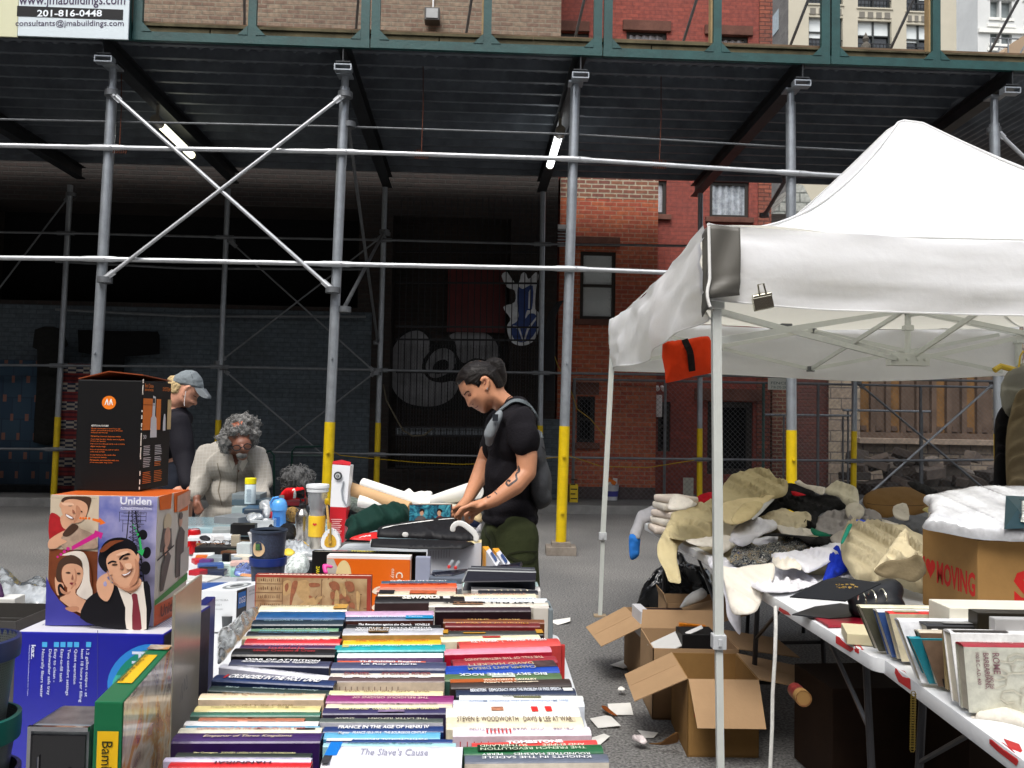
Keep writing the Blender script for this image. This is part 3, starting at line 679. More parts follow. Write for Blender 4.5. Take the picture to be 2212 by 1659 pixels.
for k,(x0,y0,x1,y1,xs) in enumerate((( 1652,896,1842,898,(1693,1821)),(1821,886,2010,889,(1832,1992)))):
 hr=thing('handrail',['short pipe handrail beside the brick pier','pipe handrail in front of the boarded church panels'][k],'handrail',S((x0+x1)/2,1050,5.6))
 MB().tube([S(x0,y0,5.6),S(x1,y1,5.6)],.02).build('top_rail',galv,hr,smooth=True)
 for x in xs: p=S(x,(y0+y1)/2,5.6); MB().tube([p,V((p.x,p.y,.1))],.017).build('post',galvd,hr,smooth=True)
ga=thing('iron_gate','tall black iron gate of thin vertical bars in front of the graffiti','gate',S(1000,1050,4.55))
BG=4.6; mb=MB(); k=0
x=862
while x<1166:
 a=toA(S(x,700,BG)); zt_=S(x,425,BG).z; mb.tube([SA(a,BG,.15),SA(a,BG,zt_)],.008,5); x+=13.5
mb.build('bars',blackm,ga)
for y in (545,612,707,735,806,925,942,1010): MB().pbox(S(855,y,BG),S(1166,y+2,BG)-S(855,y,BG),nS*.02,UP*.03).build('cross_bar',blackm,ga)
ms=MB(); a0_,a1_=toA(S(862,850,BG)),toA(S(1166,850,BG));
for (z0,z1) in ((S(1000,944,BG).z,S(1000,925,BG).z+.02),(S(1000,1010,BG).z,S(1000,740,BG).z)):
 n=int((a1_-a0_)/.045)
 for k in range(n):
  a=a0_+k*.045
  for s in (1,-1):
   zz=z0; pts=[]; j=0
   while zz<z1: pts.append(SA(a+(.0225 if (j+(s>0))%2 else -.0),BG+.03,zz)); zz+=.06; j+=1
   if len(pts)>1: ms.tube(pts,.0025,3,caps=False)
ms.build('expanded_mesh',M((.05,.05,.052),.5,.4,var=0),ga)
q=WR(855,926,1160,941,BG+.08); MB().pbox(SA(q[0],BG+.08,q[2]),aS*(q[1]-q[0]),nS*.02,UP*(q[3]-q[2])).build('grey_band',M((.25,.28,.31),.6,var=.2),ga)
pts=[]
for zx,zy in ((1380,700),(1385,600),(1400,500),(1440,420)): pts.append(S(*P2(zx,zy),BG-.1))
ar=MB()
for k in range(9):
 f=k/8; ar.tube([S(*P2(1330+50*f,1000),4.4),S(*P2(1325+55*f,560-60*f*f),4.4),S(*P2(1350+60*f,470-40*f),4.4),S(*P2(1400+35*f,400-10*f),4.4)],.012,5)
ar.build('arched_bars',blackm,ga)
ob_=thing('brick_building','dark brick building row across the street, facing the shed','building',V((0,-13,0))); m_=MB()  # unseen row added to keep sky light out from under the shed
rowb=brick('row_brick',(.10,.05,.035),(.13,.065,.045),(.1,.09,.08))
for x0,x1,y0,y1,h in ((-45,45,-26,-13,12),(-46,-24,-12.9,30,22),(26,50,-12.9,5,20)): m_.pbox(V((x0,y0,0)),V((x1-x0,0,0)),V((0,y1-y0,0)),UP*h)
m_.build('wall',rowb,ob_); m_=MB()
for i in range(22):
 for k in range(5): m_.pbox(V((-43+i*4,-12.98,1+k*3.6)),V((1.4,0,0)),V((0,.03,0)),UP*2.1)
m_.build('windows',M((.03,.035,.04),.1,var=.3,vs=.4),ob_)['kind']='stuff'
# SIDEWALK SHED
shed=thing('sidewalk_shed','long galvanised sidewalk shed on yellow-footed steel posts with a green parapet','scaffold shed',SA(0,0,0))
def mix_post(p0,p1,r,yh,par,bolt=True):
 """galvanised pipe with a yellow painted foot"""
 L_=(p1-p0).length; d=(p1-p0)/L_; o=MB().tube([p0+d*yh,p1],r,16).tube([p0+d*1.95-nS*(r+.03),p0+d*1.95+nS*(r+.03)],.012,8).build('post',galv,par,smooth=True)
 MB().tube([p0,p0+d*yh],r+.003,16).build('yellow_foot',yellow,o,smooth=True)
 if bolt:
  b=MB()
  for z in (.35,.95): b.tube([p0+d*z-nS*(r+.035),p0+d*z+nS*(r-.03)],.012,8); b.tube([p0+d*z-nS*(r+.03),p0+d*z-nS*(r+.01)],.02,6)
  b.build('bolt',yellow if True else galv,o)
 return o
FP=[((-268,180),(-318,1160)),((243,190),(187,1177)),((745,190),(701,1187)),((1243,190),(1211,1190)),((1708,222),(1710,1206)),((2148,268),(2163,1216))]
BP=[((-190,395),(-215,1060)),((152,400),(116,1066)),((493,408),(465,1072)),((832,405),(812,1078)),((1173,415),(1165,1086)),((1513,418),(1511,1094)),((1851,425),(1843,1100)),((2192,432),(2180,1106))]
BB=4.3; fposts=[];bposts=[]
for t,b in FP:
 p=S(*b,0); p.z=.1; q=S(*t,0); fposts.append((p,q)); mix_post(p,q,.054,1.27,shed)
 fp=MB(); fp.box(V((p.x,p.y,.045)),(.32,.26,.09)); fp.box(V((p.x,p.y,.112)),(.2,.2,.045)); fp.build('timber_pad',M((.22,.19,.16),.85,var=.3,vs=8),shed,bevel=.004)
for t,b in BP:
 p=S(*b,BB); p.z=.12; q=S(*t,BB); bposts.append((p,q)); mix_post(p,q,.042,1.22,shed,False)
def on(pq,y,b,dx=0):
 p,q=pq; best=None
 z=S(1106+(0),y,b).z
 for _ in range(3):
  t=(z-p.z)/(q.z-p.z); P=p.lerp(q,t); z=S(1106+FPX*P.x/P.y,y,b).z
 return p.lerp(q,(z-p.z)/(q.z-p.z))
def flat_rail(p,q,r,par,name='rail',mat=None,e=.2):
 d=(q-p); L_=d.length; d/=L_; mb=MB()
 mb.tube([p+d*e,q-d*e],r,12)
 for a,s in ((p,1),(q,-1)):
  mb.tube([a+d*s*e,a+d*s*(e-.07),a+d*s*.0],[r,r*1.25,r*1.3],12,flat=None)
  up=(UP-d*UP.dot(d)).normalized(); sd_=d.cross(up); c=a+d*s*.06
  mb.box(c,(.15,.02,.062),Matrix((d,sd_,up)).transposed())
 mb.tube([p+d*.06-nS*(r+.02),p+d*.06+nS*(r+.02)],.014,6)
 return mb.build(name,mat or galv,par,smooth=True)
off=-nS*.075
ur=[312,323,332,348,378,404]; lr=[556,562,573,583,602,622]
for i in range(5):
 for ys in (ur,lr):
  flat_rail(on(fposts[i],ys[i],0)+off,on(fposts[i+1],ys[i+1],0)+off,.026,shed,mat=galvr)
tr=[245,256,267,284,312,335]
for i in range(5): MB().tube([on(fposts[i],tr[i],0)+nS*.09,on(fposts[i+1],tr[i+1],0)+nS*.09],.012,8).build('conduit',galvd,shed,smooth=True)
by=[(500,505,514,520,529,533,540,545),(788,790,793,800,806,811,818,825),(968,970,974,981,987,992,995,993)]
for ys in by:
 for i in range(7): flat_rail(on(bposts[i],ys[i],BB)-nS*.07,on(bposts[i+1],ys[i+1],BB)-nS*.06,.019,shed,mat=galvd)
def brace(a,ba,b,bb_,r=.02,mat=None):
 mat=mat or (galvr if ba<1 else galv)
 p=S(*a,ba); q=S(*b,bb_); o=flat_rail(p,q,r,shed,'brace',mat,e=.14)
 for c in (p,q):
  MB().tube([c-UP*.03+nS*.03,c+UP*.03+nS*.03],.078,12).build('clamp',galvd,o,smooth=True)
 return o
brace((240,200),-.1,(718,626),-.12,.022); brace((745,203),-.14,(224,604),-.12,.02)
brace((742,668),0,(830,500),BB,.022,galvd); brace((752,268),0,(816,740),BB,.02,galvd)
brace((497,521),BB,(812,806),BB-.1,.013,galvd); brace((472,784),BB,(832,505),BB-.1,.013,galvd)
brace((480,796),BB,(812,1080),BB-.1,.013,galvd); brace((466,1070),BB,(816,800),BB-.1,.013,galvd)
brace((152,420),BB,(-60,700),BB-.1,.013,galvd); brace((1852,826),BB,(2178,1100),BB-.1,.018,galvd); brace((2150,825),BB,(1845,1096),BB-.1,.018)
brace((2150,280),0,(2400,520),-.1,.022); brace((1652,464),BB,(1702,380),3.0,.03,galvd)
steel=M((.03,.033,.037),.5,.3,var=.35,vs=5,name='dark steel'); steel2=M((.115,.13,.15),.55,.1,var=.35,vs=4,name='joist steel')
for i,(p,q) in enumerate(fposts):
 aF=toA(q)+.02; j=min(range(len(bposts)),key=lambda k:abs((toA(bposts[k][1])-aF)))
 aB=toA(bposts[j][1]);
 u0_,u1_=SA(aF,-.30,0),SA(aB,BB+.35,0); d=u1_-u0_; zt_,zb=5.34,5.15; sx=aS
 ib=MB(); ib.pbox(u0_-sx*.075+UP*(zt_-.012),sx*.15,d,UP*.012); ib.pbox(u0_-sx*.006+UP*(zb+.012),sx*.012,d,UP*(zt_-zb-.024)); ib.pbox(u0_-sx*.075+UP*zb,sx*.15,d,UP*.012)
 o=ib.build('i_beam',[steel],shed)
 e=MB(); w=.012; e.pbox(u0_-sx*.09-nS*.003+UP*(zb-.085),sx*.18,nS*.1,UP*.012); e.pbox(u0_-sx*.09-nS*.003+UP*(zb-.03),sx*.18,nS*.1,UP*.012)
 for s in (-.09,.08): e.pbox(u0_+sx*s-nS*.003+UP*(zb-.073),sx*.012,nS*.1,UP*.043)
 e.build('end_clip',galv,o)
 pl=MB(); pl.box(V((q.x,q.y,zb-.03)),(.16,.16,.02)); pl.tube([q,V((q.x,q.y,zb-.03))],.04,10); pl.build('head_plate',galv,o)
for k in range(14):
 b=-.12+k*.345; zj=5.35
 for i in range(5):
  a0=toA(fposts[i][1]) if i else -13; a1x=toA(fposts[i+1][1])
  f=k*.345/4.6; xa0=a0*(1-f*.0); j0=a0-.35+((k*37)%7)*.05; j1=a1x+.30-((k*23)%5)*.07
  dz=.002*(i%2)
  m_=MB(); m_.pbox(SA(j0,b+dz*8,zj+dz),aS*(j1-j0),nS*.004,UP*.115); m_.pbox(SA(j0,b+.004+dz*8,zj+dz),aS*(j1-j0),nS*.045,UP*.004); m_.pbox(SA(j0,b+.004+dz*8,zj+.111+dz),aS*(j1-j0),nS*.045,UP*.004)
  m_.build('joist',steel2,shed)
corr=M((.11,.125,.145),.55,.2,var=.5,vs=2.5,name='corrugated steel'); mb=MB(); a=-13.; prof=[]
while a<8.5: prof.append((a,5.475+.018*math.sin(a*2*math.pi/.13))); a+=.13/6
bs_=[-.2,1.3,2.8,4.75]
nP=len(prof); i0=len(mb.v)
for b in (-.2,4.75):
 for a,z in prof: mb.v.append(SA(a,b,z))
for k in range(nP-1): mb.f.append((k,k+1,nP+k+1,nP+k)); mb.mi.append(0); mb.uv.append(None)
o=mb.build('corrugated_deck',corr,shed,smooth=60); md=o.modifiers.new('s','SOLIDIFY'); md.thickness=.004
pk=MB()
for k in range(9): pk.pbox(SA(-13,-.18+k*.54,5.51),aS*21.5,nS*.53,UP*.05)
pk.build('deck_planks',M((.16,.11,.07),.85,var=.4,vs=3),shed)
wb=MB(); rs=random.Random(3); a=-13
while a<8.5:
 l=rs.uniform(1.6,2.4); wb.pbox(SA(a,-.255,5.335),aS*(l-.012),nS*.035,UP*rs.uniform(.125,.14)); a+=l
a=-13
while a<8.5:
 l=rs.uniform(1.6,2.4); wb.pbox(SA(a,-.275,5.476),aS*(l-.01),nS*.16,UP*rs.uniform(.018,.03)); a+=l
wb.build('kerb_board',M((.10,.085,.05),.9,var=.6,vs=3),shed)
BG_=-.32; gp=MB(); zg=S(1243,119,BG_).z
def gw(a0,a1,z0,z1,o=0): gp.pbox(SA(a0,BG_-o,z0),aS*(a1-a0),nS*.05,UP*(z1-z0))
jx=[285,540,800,1058,1303,1555,1795,2025,2250]; dbl=[1,0,1,0,1,0,1,0,1]
As=[toA(S(x,60,BG_)) for x in jx]
bnd=[As[i] for i in range(len(jx)) if dbl[i]]; bnd=[bnd[0]-2*(bnd[1]-bnd[0]),bnd[0]-(bnd[1]-bnd[0])]+bnd
for k,(x0,x1) in enumerate(zip(bnd,bnd[1:])):
 gp=MB(); dz=.004*(k%2); gw(x0+.005,x1-.005,zg+dz,zg+.092+dz); gw(x0+.005,x1-.005,zg+1.15,zg+1.25)
 mid=(x0+x1)/2
 for c,w in ((x0+.055,.09),(mid,.085),(x1-.055,.09)):
  gw(c-w/2,c+w/2,zg+.092+dz,zg+1.15,.0)
  for s in (-1,1):
   if (c<x0+.1 and s<0) or (c>x1-.1 and s>0): continue
   gp.prism([SA(c+s*w/2,BG_-.006,zg+.09),SA(c+s*(w/2+.1),BG_-.006,zg+.09),SA(c+s*w/2,BG_-.006,zg+.19)],nS*.05)
 gp.build('parapet_frame',green_paint,shed)
 ed=MB();
 for c in (mid,): ed.pbox(SA(c-.062,BG_+.052,zg+.16),aS*.03,nS*.09,UP*.98)
 ed.build('timber_stud',M((.35,.25,.13),.8,var=.3),shed)
 [MB().tube([SA(c-.12,BG_+.06,zg+1.0),SA(c-.27,.4,zg+.27)],.016,6).build('raking_brace',galvd,shed) for c in (mid,x1)]
 kn=MB(); kn.pbox(SA(mid-.1,.3,zg+.12),aS*.1,nS*.08,UP*.18); kn.build('timber_block',M((.05,.045,.035),.9,var=.3),shed)
for x,y0,y1 in ((262,150,322),(914,135,334),(1428,165,356)):
 w=MB(); p,q=S(x,y0,.25),S(x-4,y1,-.08); w.tube([p,p.lerp(q,.5)+aS*.01,q],.005,5)
 rr=random.Random(x)
 for k in range(7): c=q+aS*(k-3)*.022; w.tube([c-UP*.045,c+aS*.012,c+UP*rr.uniform(.03,.06)],.006,4)
 tag(w.build('tie_wire',M((.10,.03,.015),.8,var=.3)),{262:'rusty tie wire hanging to the rail by the leftmost post',914:'rusty tie wire hanging in the middle bay of the shed',1428:'rusty tie wire hanging in the bay left of the canopy'}[x],'wire')
for k,(a,b,s_) in enumerate((((345,268),(414,335),1.6),((1208,291),(1188,357),3))):
 p,q=S(*a,1.25),S(*b,2.45 if k==0 else 2.35)
 lt=thing('tube_lamp',['lit fluorescent tube lamp under the left bay of the shed','lit fluorescent tube lamp hanging beside the middle shed post'][k],'lamp',p)
 MB().tube([p,q],.048,14).build('tube',emis((1,.98,.70) if k==0 else (.97,1,1),s_),lt,smooth=True)
 hd=MB(); d=(p-q).normalized(); hd.tube([p+d*.16,p+d*.002],.06,12); hd.tube([q-d*.06,q-d*.002],.05,12); hd.tube([p+d*.08,p+d*.08+UP*.25],.02,8); hd.build('end_cap',M((.2,.18,.14),.5),lt,smooth=True)
 pl=bpy.data.lights.new('tube_light','POINT'); pl.energy=1.2; pl.shadow_soft_size=.15; po=bpy.data.objects.new('tube_light',pl); scene.collection.objects.link(po); po.parent=lt; po.location=((p+q)/2-p)+V((0,-.15,-.15))
sb=thing('banner_sign','white banner with black lettering and phone number on the green parapet','sign',S(150,80,-.45))
q=WR(42,-120,280,81,-.42); b=-.42; n_=MB().pbox(SA(q[0],b,q[2]),aS*(q[1]-q[0]),nS*.02,UP*(q[3]-q[2])); n_.build('board',M((.62,.70,.74),.5,var=.03),sb)
q2=WR(-60,-120,41,78,-.42); MB().pbox(SA(q2[0],b,q2[2]),aS*(q2[1]-q2[0]),nS*.02,UP*(q2[3]-q2[2])).build('cream_panel',M((.62,.62,.42),.5,var=.03),sb)
def sline(st,x0,x1,y0,y1,bold=0):
 m_=MB(); u=(S(x1,y1,b)-S(x0,y1,b)); m_.text(st,S(x0,y1,b-.002),u.normalized(),UP,h=(S(x0,y0,b).z-S(x0,y1,b).z),w=u.length,bold=bold); return m_
m_=sline('www.jmabuildings.com',40,270,-12,17,.012); m_.build('lettering',ink(50,30,70),sb)
u=WR(37,17,266,39,b); MB().pbox(SA(u[0],b-.004,u[2]),aS*(u[1]-u[0]),nS*.003,UP*(u[3]-u[2])).build('black_bar',ink(5,5,10),sb)
m_=MB(); U_=(S(220,35,b)-S(80,35,b)); m_.text('201-816-0448',S(80,36,b-.006),U_.normalized(),UP,h=S(80,21,b).z-S(80,36,b).z,w=U_.length,bold=.02); m_.build('lettering',M((.8,.85,.9),.5,var=0),sb)
m_=sline('consultants@jmabuildings.com',33,267,43,60,.006); m_.build('lettering',ink(50,30,70),sb)
# WHITE POP-UP CANOPY
def fabric(col,tr=.35,name='canvas',bump=.15):
 m,t,p=new_mat(name); N=t.nodes; L=t.links; p.inputs['Base Color'].default_value=(*col,1); p.inputs['Roughness'].default_value=.8
 tl=N.new('ShaderNodeBsdfTranslucent'); tl.inputs[0].default_value=(col[0]*.95,col[1]*.9,col[2]*.72,1); mx=N.new('ShaderNodeMixShader'); mx.inputs[0].default_value=tr
 L.new(p.outputs[0],mx.inputs[1]); L.new(tl.outputs[0],mx.inputs[2]); L.new(mx.outputs[0],N['Material Output'].inputs[0])
 tc=N.new('ShaderNodeTexCoord'); n=N.new('ShaderNodeTexNoise'); n.inputs['Scale'].default_value=7; n.inputs['Detail'].default_value=5; L.new(tc.outputs['Object'],n.inputs['Vector'])
 b=N.new('ShaderNodeBump'); b.inputs['Strength'].default_value=bump; b.inputs['Distance'].default_value=.03; L.new(n.outputs['Fac'],b.inputs['Height']); L.new(b.outputs[0],p.inputs['Normal'])
 return m
canvas=fabric((.88,.90,.95),.36,bump=.3)
FL=D(1530,487,3.3); BL_=D(1322,690,6.36); pk_=D(1953,262,4.86)
FR=FL+V((3.05,0,-.01)); BR=BL_+V((3.05,0,0))
can=thing('pop_up_canopy','large white pop-up canopy with a grey corner patch standing over the right-hand tables','canopy',V((2.3,4.8,0)))
def hgt(t):
 h=t**1.72*1.045; return h if h<.93 else .93+.07*math.sin(min(1,(h-.93)/.115)*math.pi/2)
cs=[FL,FR,BR,BL_]
for k in range(4):
 A_,B_=cs[k],cs[(k+1)%4]; nu,ntt=26,22; mb=MB(); grid=[]
 for j in range(ntt+1):
  t=j/ntt; row=[]
  for i in range(nu+1):
   u=i/nu; e=A_.lerp(B_,u); e=e-UP*.045*math.sin(math.pi*u)*(1-t)
   h=hgt(t); p=V((e.x+(pk_.x-e.x)*t,e.y+(pk_.y-e.y)*t,e.z+(pk_.z-e.z)*h))
   p-=UP*(.07*math.sin(math.pi*u)*4*t*(1-t)*.5); p+=UP*(.010*noise.noise(p*5)+.02*noise.noise(V((u*5,t*1.5,k)))*(1-t))
   row.append(p)
  grid.append(row)
 for j in range(ntt):
  for i in range(nu): mb.face([grid[j][i],grid[j][i+1],grid[j+1][i+1],grid[j+1][i]])
 mb.build('roof_panel',canvas,can,smooth=60,weld=True)
def hip(c,r=.006):
 pts=[]
 for j in range(23):
  t=j/22; pts.append(V((c.x+(pk_.x-c.x)*t,c.y+(pk_.y-c.y)*t,c.z+(pk_.z-c.z)*hgt(t)+.004)))
 return pts
for c in cs: MB().tube(hip(c),.007,6).build('hip_piping',canvas,can,smooth=True)
def valance(A_,B_,drop0,drop1,out,seed,waves,name='valance'):
 mb=MB(); nu,nv=70,10; g=[]
 for i in range(nu+1):
  u=i/nu; e=A_.lerp(B_,u)-UP*.045*math.sin(math.pi*u); dr=drop0+(drop1-drop0)*u+.012*math.sin(u*9+seed); col=[]
  for j in range(nv+1):
   v=j/nv; q=e-UP*dr*v; w=waves*(v**.8)*(math.sin(u*13+seed+v*1.2)+.5*math.sin(u*31+seed*2-v*2)); q+=out*(.012+w+.02*math.sin(v*3)+.007*math.exp(-u*9)*math.sin(v*26+seed)+.004*math.exp(-abs(u-.5)*4)*math.sin(v*17+u*6));
   q+=out*(.010*noise.noise(V((u*9,v*3,seed)))+.007*(1-abs(noise.noise(V((u*5+v*2,v*7,seed+3))))*4))
   col.append(q)
  g.append(col)
 for i in range(nu):
  for j in range(nv): mb.face([g[i][j],g[i][j+1],g[i+1][j+1],g[i+1][j]])
 o=mb.build(name,canvas,can,smooth=60,weld=True); bt=[g[i][nv] for i in range(nu+1)]; MB().tube(bt,.004,5).build('valance_hem',canvas,o,smooth=True); return o
valance(FL,FR,.285,.32,V((0,-1,0)),1.,.012)
valance(BL_,BR,.37,.37,V((0,1,0)),2.,.006)
valance(FL,BL_,.36,.37,V((-1,0,0)),3.,.022)
valance(FR,BR,.3,.33,V((1,0,0)),4.,.02)
mb=MB(); nx,nz=14,16; gm=C(92,90,84,.55,var=.08)
for side in (0,1):
 g=[]
 for i in range(nx+1):
  col=[]
  for j in range(nz+1):
   u,v=i/nx,j/nz
   if side==0: p=D(1531+68*u,486+5*u+158*v-12*u*v,3.3-.075);
   else: p=D(1531-14*u,486+16*u+175*v+8*u*v,3.3+.12*u-.07)
   w=.012*max(0,v-.62)*2.2*math.sin(v*22+u*3+side)+.006*math.sin(u*6+v*5); p+=V((0,-1,0))*w+V((-1,0,0))*(w*.8 if v>.6 else 0)*(1-u)
   col.append(p)
  g.append(col)
 for i in range(nx):
  for j in range(nz): mb.face([g[i][j],g[i][j+1],g[i+1][j+1],g[i+1][j]])
mb.build('corner_patch',gm,can,smooth=60,weld=True,solid=.003)
pts=[D(1531-(6*math.sin(k*.55) if k>11 else 0)+(k*.2),488+k*10.3,3.3-.085) for k in range(18)]
MB().tube(pts,.006,8).build('corner_piping',M((.8,.8,.78),.6),can,smooth=True)
legm=M((.62,.65,.62),.35,.1,var=.06,vs=12,name='white enamel')
def leg(top,mid,foot,w):
 d=(mid-top); R=Matrix.Rotation(0,3,'Z'); mb=MB()
 def seg(a,b,w_):
  ax=(b-a); mb.pbox(a-V((w_/2,w_/2,0)),V((w_,0,0)),V((0,w_,0)),ax)
  if w_>.03:
   for s in (-1,1): mb.pbox(a+V((s*w_*.25-w_*.08,-w_/2-.002,0)),V((w_*.16,0,0)),V((0,.002,0)),ax)
 seg(mid,top,w); seg(foot,mid+(top-mid)*.1,w*.78)
 o=mb.build('leg',legm,can,bevel=.002)
 cb=MB(); cb.box(mid,(w*1.5,w*1.5,.055)); cb.box(mid+V((0,-w*.8,0)),(w*.4,.01,.03)); cb.build('height_clip',M((.5,.52,.54),.4),o,bevel=.004)
 fb=MB(); fb.box(foot+UP*.008,(.09,.07,.012)); fb.build('foot_plate',M((.35,.27,.18),.7),o)
 tb=MB(); tb.box(top+UP*.01,(w*1.6,w*1.6,.07)); tb.build('top_bracket',legm,o,bevel=.004)
f_=D(1557,1716,3.3); f_.z=0; leg(D(1547,655,3.3),D(1552,1385,3.3),f_,.034)
f2=Z(1296,1332,0); leg(D(1323,795,6.33)+UP*.2,D(1302,1158,6.33),f2,.036)
leg(FR+V((0,0.02,-.15)),FR+V((0,0.02,-1.55)),V((FR.x,FR.y+.02,0)),.034); leg(BR+V((-.02,0,-.1)),BR+V((-.02,0,-1.5)),V((BR.x-.02,BR.y,0)),.034)
def bar(p,q,w=.026,name='truss_bar'):
 d=(q-p); t=d.normalized(); up=(UP-t*t.z).normalized(); sd_=t.cross(up); MB().pbox(p-sd_*.006-up*w/2,sd_*.012,up*w,d).build(name,legm,can)
for a,da,b,db in (((1552,673),3.3,(1941,776),4.85),((1552,736),3.3,(1948,672),4.85),((1320,698),6.3,(1750,797),6.3),((1320,790),6.28,(1755,714),6.28),((1760,716),6.3,(1955,771),4.85),((1752,797),6.3,(1948,674),4.83),
 ((1975,673),4.85,(2190,720),6.3),((1985,775),4.85,(2550,655),4.85),((1985,672),4.83,(2550,790),4.83),((1972,770),4.85,(2395,484),3.32),((1965,680),4.83,(2395,610),3.32),((1755,797),6.26,(2158,723),6.26),((1760,715),6.25,(2165,803),6.25)):
 bar(D(*a,da),D(*b,db))
hub=MB(); c=D(1961,672,4.85); c2=D(1961,777,4.85)
hub.tube([c2,c],.017,12); hub.box(c,(.16,.07,.03)); hub.box(c2,(.22,.07,.07)); hub.box(c.lerp(c2,.35),(.05,.05,.03)); hub.tube([c,V((pk_.x,pk_.y,pk_.z-.03))],.015,10)
for s in (-.07,-.02,.04,.08): hub.tube([c2+V((s,-.045,0)),c2+V((s,-.03,0))],.01,6)
hub.build('centre_hub',legm,can,bevel=.003)
for p_ in (D(1755,714,6.3),D(1751,797,6.3),D(1697,709,3.85)): MB().box(p_,(.05,.04,.04)).build('joint_bracket',galvd,can,bevel=.004)
rl=MB()
for a,b in ((FL,FR),(FR,BR),(BR,BL_),(BL_,FL)): rl.tube([a-UP*.03,b-UP*.03],.004,5)
rl.build('eave_cord',canvas,can)
cm=M((.55,.52,.42),.18,.95,var=.1); c=D(1648,648,3.26); bc=thing('binder_clip','large shiny metal clip pinching the front hem of the white canopy','clip',c)
R=Matrix.Rotation(-.22,3,'Y'); m_=MB(); m_.box(c-UP*.012,(.075,.022,.05),R); m_.tube([c+R@V((-.037,0,.016)),c+R@V((.037,0,.016))],.012,10); m_.build('jaw',cm,bc,bevel=.003)
m_=MB(); m_.tube([c+R@V((-.012,-.01,.02)),c+R@V((-.01,-.012,.06)),c+R@V((.012,-.012,.06)),c+R@V((.014,-.01,.02))],.004,6); m_.build('handle',cm,bc,smooth=True)
ob=puff('orange_bag',[(1431,742),(1470,738),(1500,734),(1533,729),(1540,745),(1538,780),(1536,806),(1500,812),(1470,820),(1438,827),(1436,800),(1430,770)],4.2,4.15,C(226,62,16,.7,var=.12,bump=.2,bs=40),thick=.07,fold=.008,fs=6,seed=4,edge=35,label='bright orange bag with a black stripe hanging at the canopy corner',cat='bag',round_=False)
tr=bvh(ob); m_=MB(); decal_stroke(m_,tr,[(1478,736),(1488,755),(1493,775),(1494,799)],.032,0,.012); m_.build('black_stripe',C(26,22,22,.8),ob)
# RIGHT TABLES
tabm=M((.72,.74,.76),.4,var=.07,vs=5,bump=.05,bs=50,name='white plastic table'); TZ=.74
def rtable(name,label,pts,legs,rad=.06,group=None,zt=TZ,mat=None,cat='table'):
 """folding table from its four corner points (plan), rounded corners"""
 P=[V((p[0],p[1],0)) for p in pts]; cx=sum((p for p in P),V((0,0,0)))/4; out=[]
 for i in range(4):
  a,b,c=P[i-1],P[i],P[(i+1)%4]; u=(a-b).normalized(); w=(c-b).normalized()
  for k in range(7):
   t=k/6; out.append((b+u*rad*(1-t)**2+w*rad*t**2))
 t=thing(name,label,cat,V((cx.x,cx.y,0)),group); top=MB().prism([V((p.x,p.y,zt-.045)) for p in out],UP*.045).build('tabletop',mat or tabm,t,smooth=True,bevel=.006)
 L_=(P[1]-P[0]); S_=(P[3]-P[0])
 for f in legs:
  m_=MB(); a=P[0]+L_*f+S_*.12; b=P[0]+L_*f+S_*.88; a1=V((a.x,a.y,zt-.06)); b1=V((b.x,b.y,zt-.06)); g=L_.normalized()*.12*(1 if f<.5 else -1)
  m_.tube([V((a.x,a.y,0))-g*.5,a1+g*.2,b1+g*.2,V((b.x,b.y,0))-g*.5],.014,8); m_.tube([V((a.x,a.y,.25)),V((b.x,b.y,.25))],.01,8); m_.tube([V((a.x,a.y,.45)),a1+g*3],.008,6)
  m_.build('leg_frame',M((.05,.05,.055),.4,.5),t,smooth=True)
 return t,top
def T_(px,py,z=TZ): p=Z(px,py,z); return (p.x,p.y)
def q3(x,y): return (1296+x*.2486,981.9+y*.2486)
def q4(x,y): return (1740.8+x*.2131,981.9+y*.2131)
def q5(x,y): return (1740.8+x*.2425,1256.9+y*.2425)
a=T_(1389,1129); b=T_(1540,1208); tB,topB=rtable('folding_table','white folding table under the left end of the heap of clothes',[a,b,(b[0]+.78,b[1]+.05),(a[0]+.78,a[1]+.1)],(.15,.85),group='white folding tables under the canopy')
c0=T_(1560,1222); c1=T_(1893,1424); tC,topC=rtable('folding_table','middle white folding table with red paint marks, black folder near its edge',[c0,c1,(c1[0]+.76,c1[1]+.02),(c0[0]+.76,c0[1]+.05)],(.15,.85),group='white folding tables under the canopy')
d0=T_(1893,1410); d1=T_(2330,1725); tD,topD=rtable('folding_table','nearest white folding table with red paint on its edge, carrying the row of books',[d0,d1,(d1[0]+.76,d1[1]),(d0[0]+.76,d0[1])],(.1,.9),rad=.04,zt=TZ-.003,group='white folding tables under the canopy')
tE,_=rtable('folding_table','far white folding table buried under clothes and the brown cushion',[(1.85,6.2),(1.80,4.3),(3.5,4.3),(3.5,6.2)],(.15,.85),group='white folding tables under the canopy')
redp=M((.5,.012,.015),.5,var=.2)
def marks(top,polys,par):
 tr=bvh(top)
 for pl in polys:
  m_=MB(); decal_poly(m_,tr,pl,0,.0015)
  if m_.v: m_.build('red_paint',redp,par)
marks(topB,[[q3(*p) for p in ((445,645),(468,652),(470,672),(448,668))],[q3(*p) for p in ((738,820),(770,826),(768,868),(742,862))]],topB)
marks(topC,[[q3(*p) for p in ((1470,1270),(1510,1290),(1508,1330),(1472,1312))],[q3(*p) for p in ((1560,1325),(1640,1370),(1662,1400),(1600,1385),(1555,1350))],[q5(*p) for p in ((270,480),(400,540),(430,600),(400,625),(270,545))],[q5(*p) for p in ((420,560),(490,575),(515,610),(470,640),(440,620))]],topC)
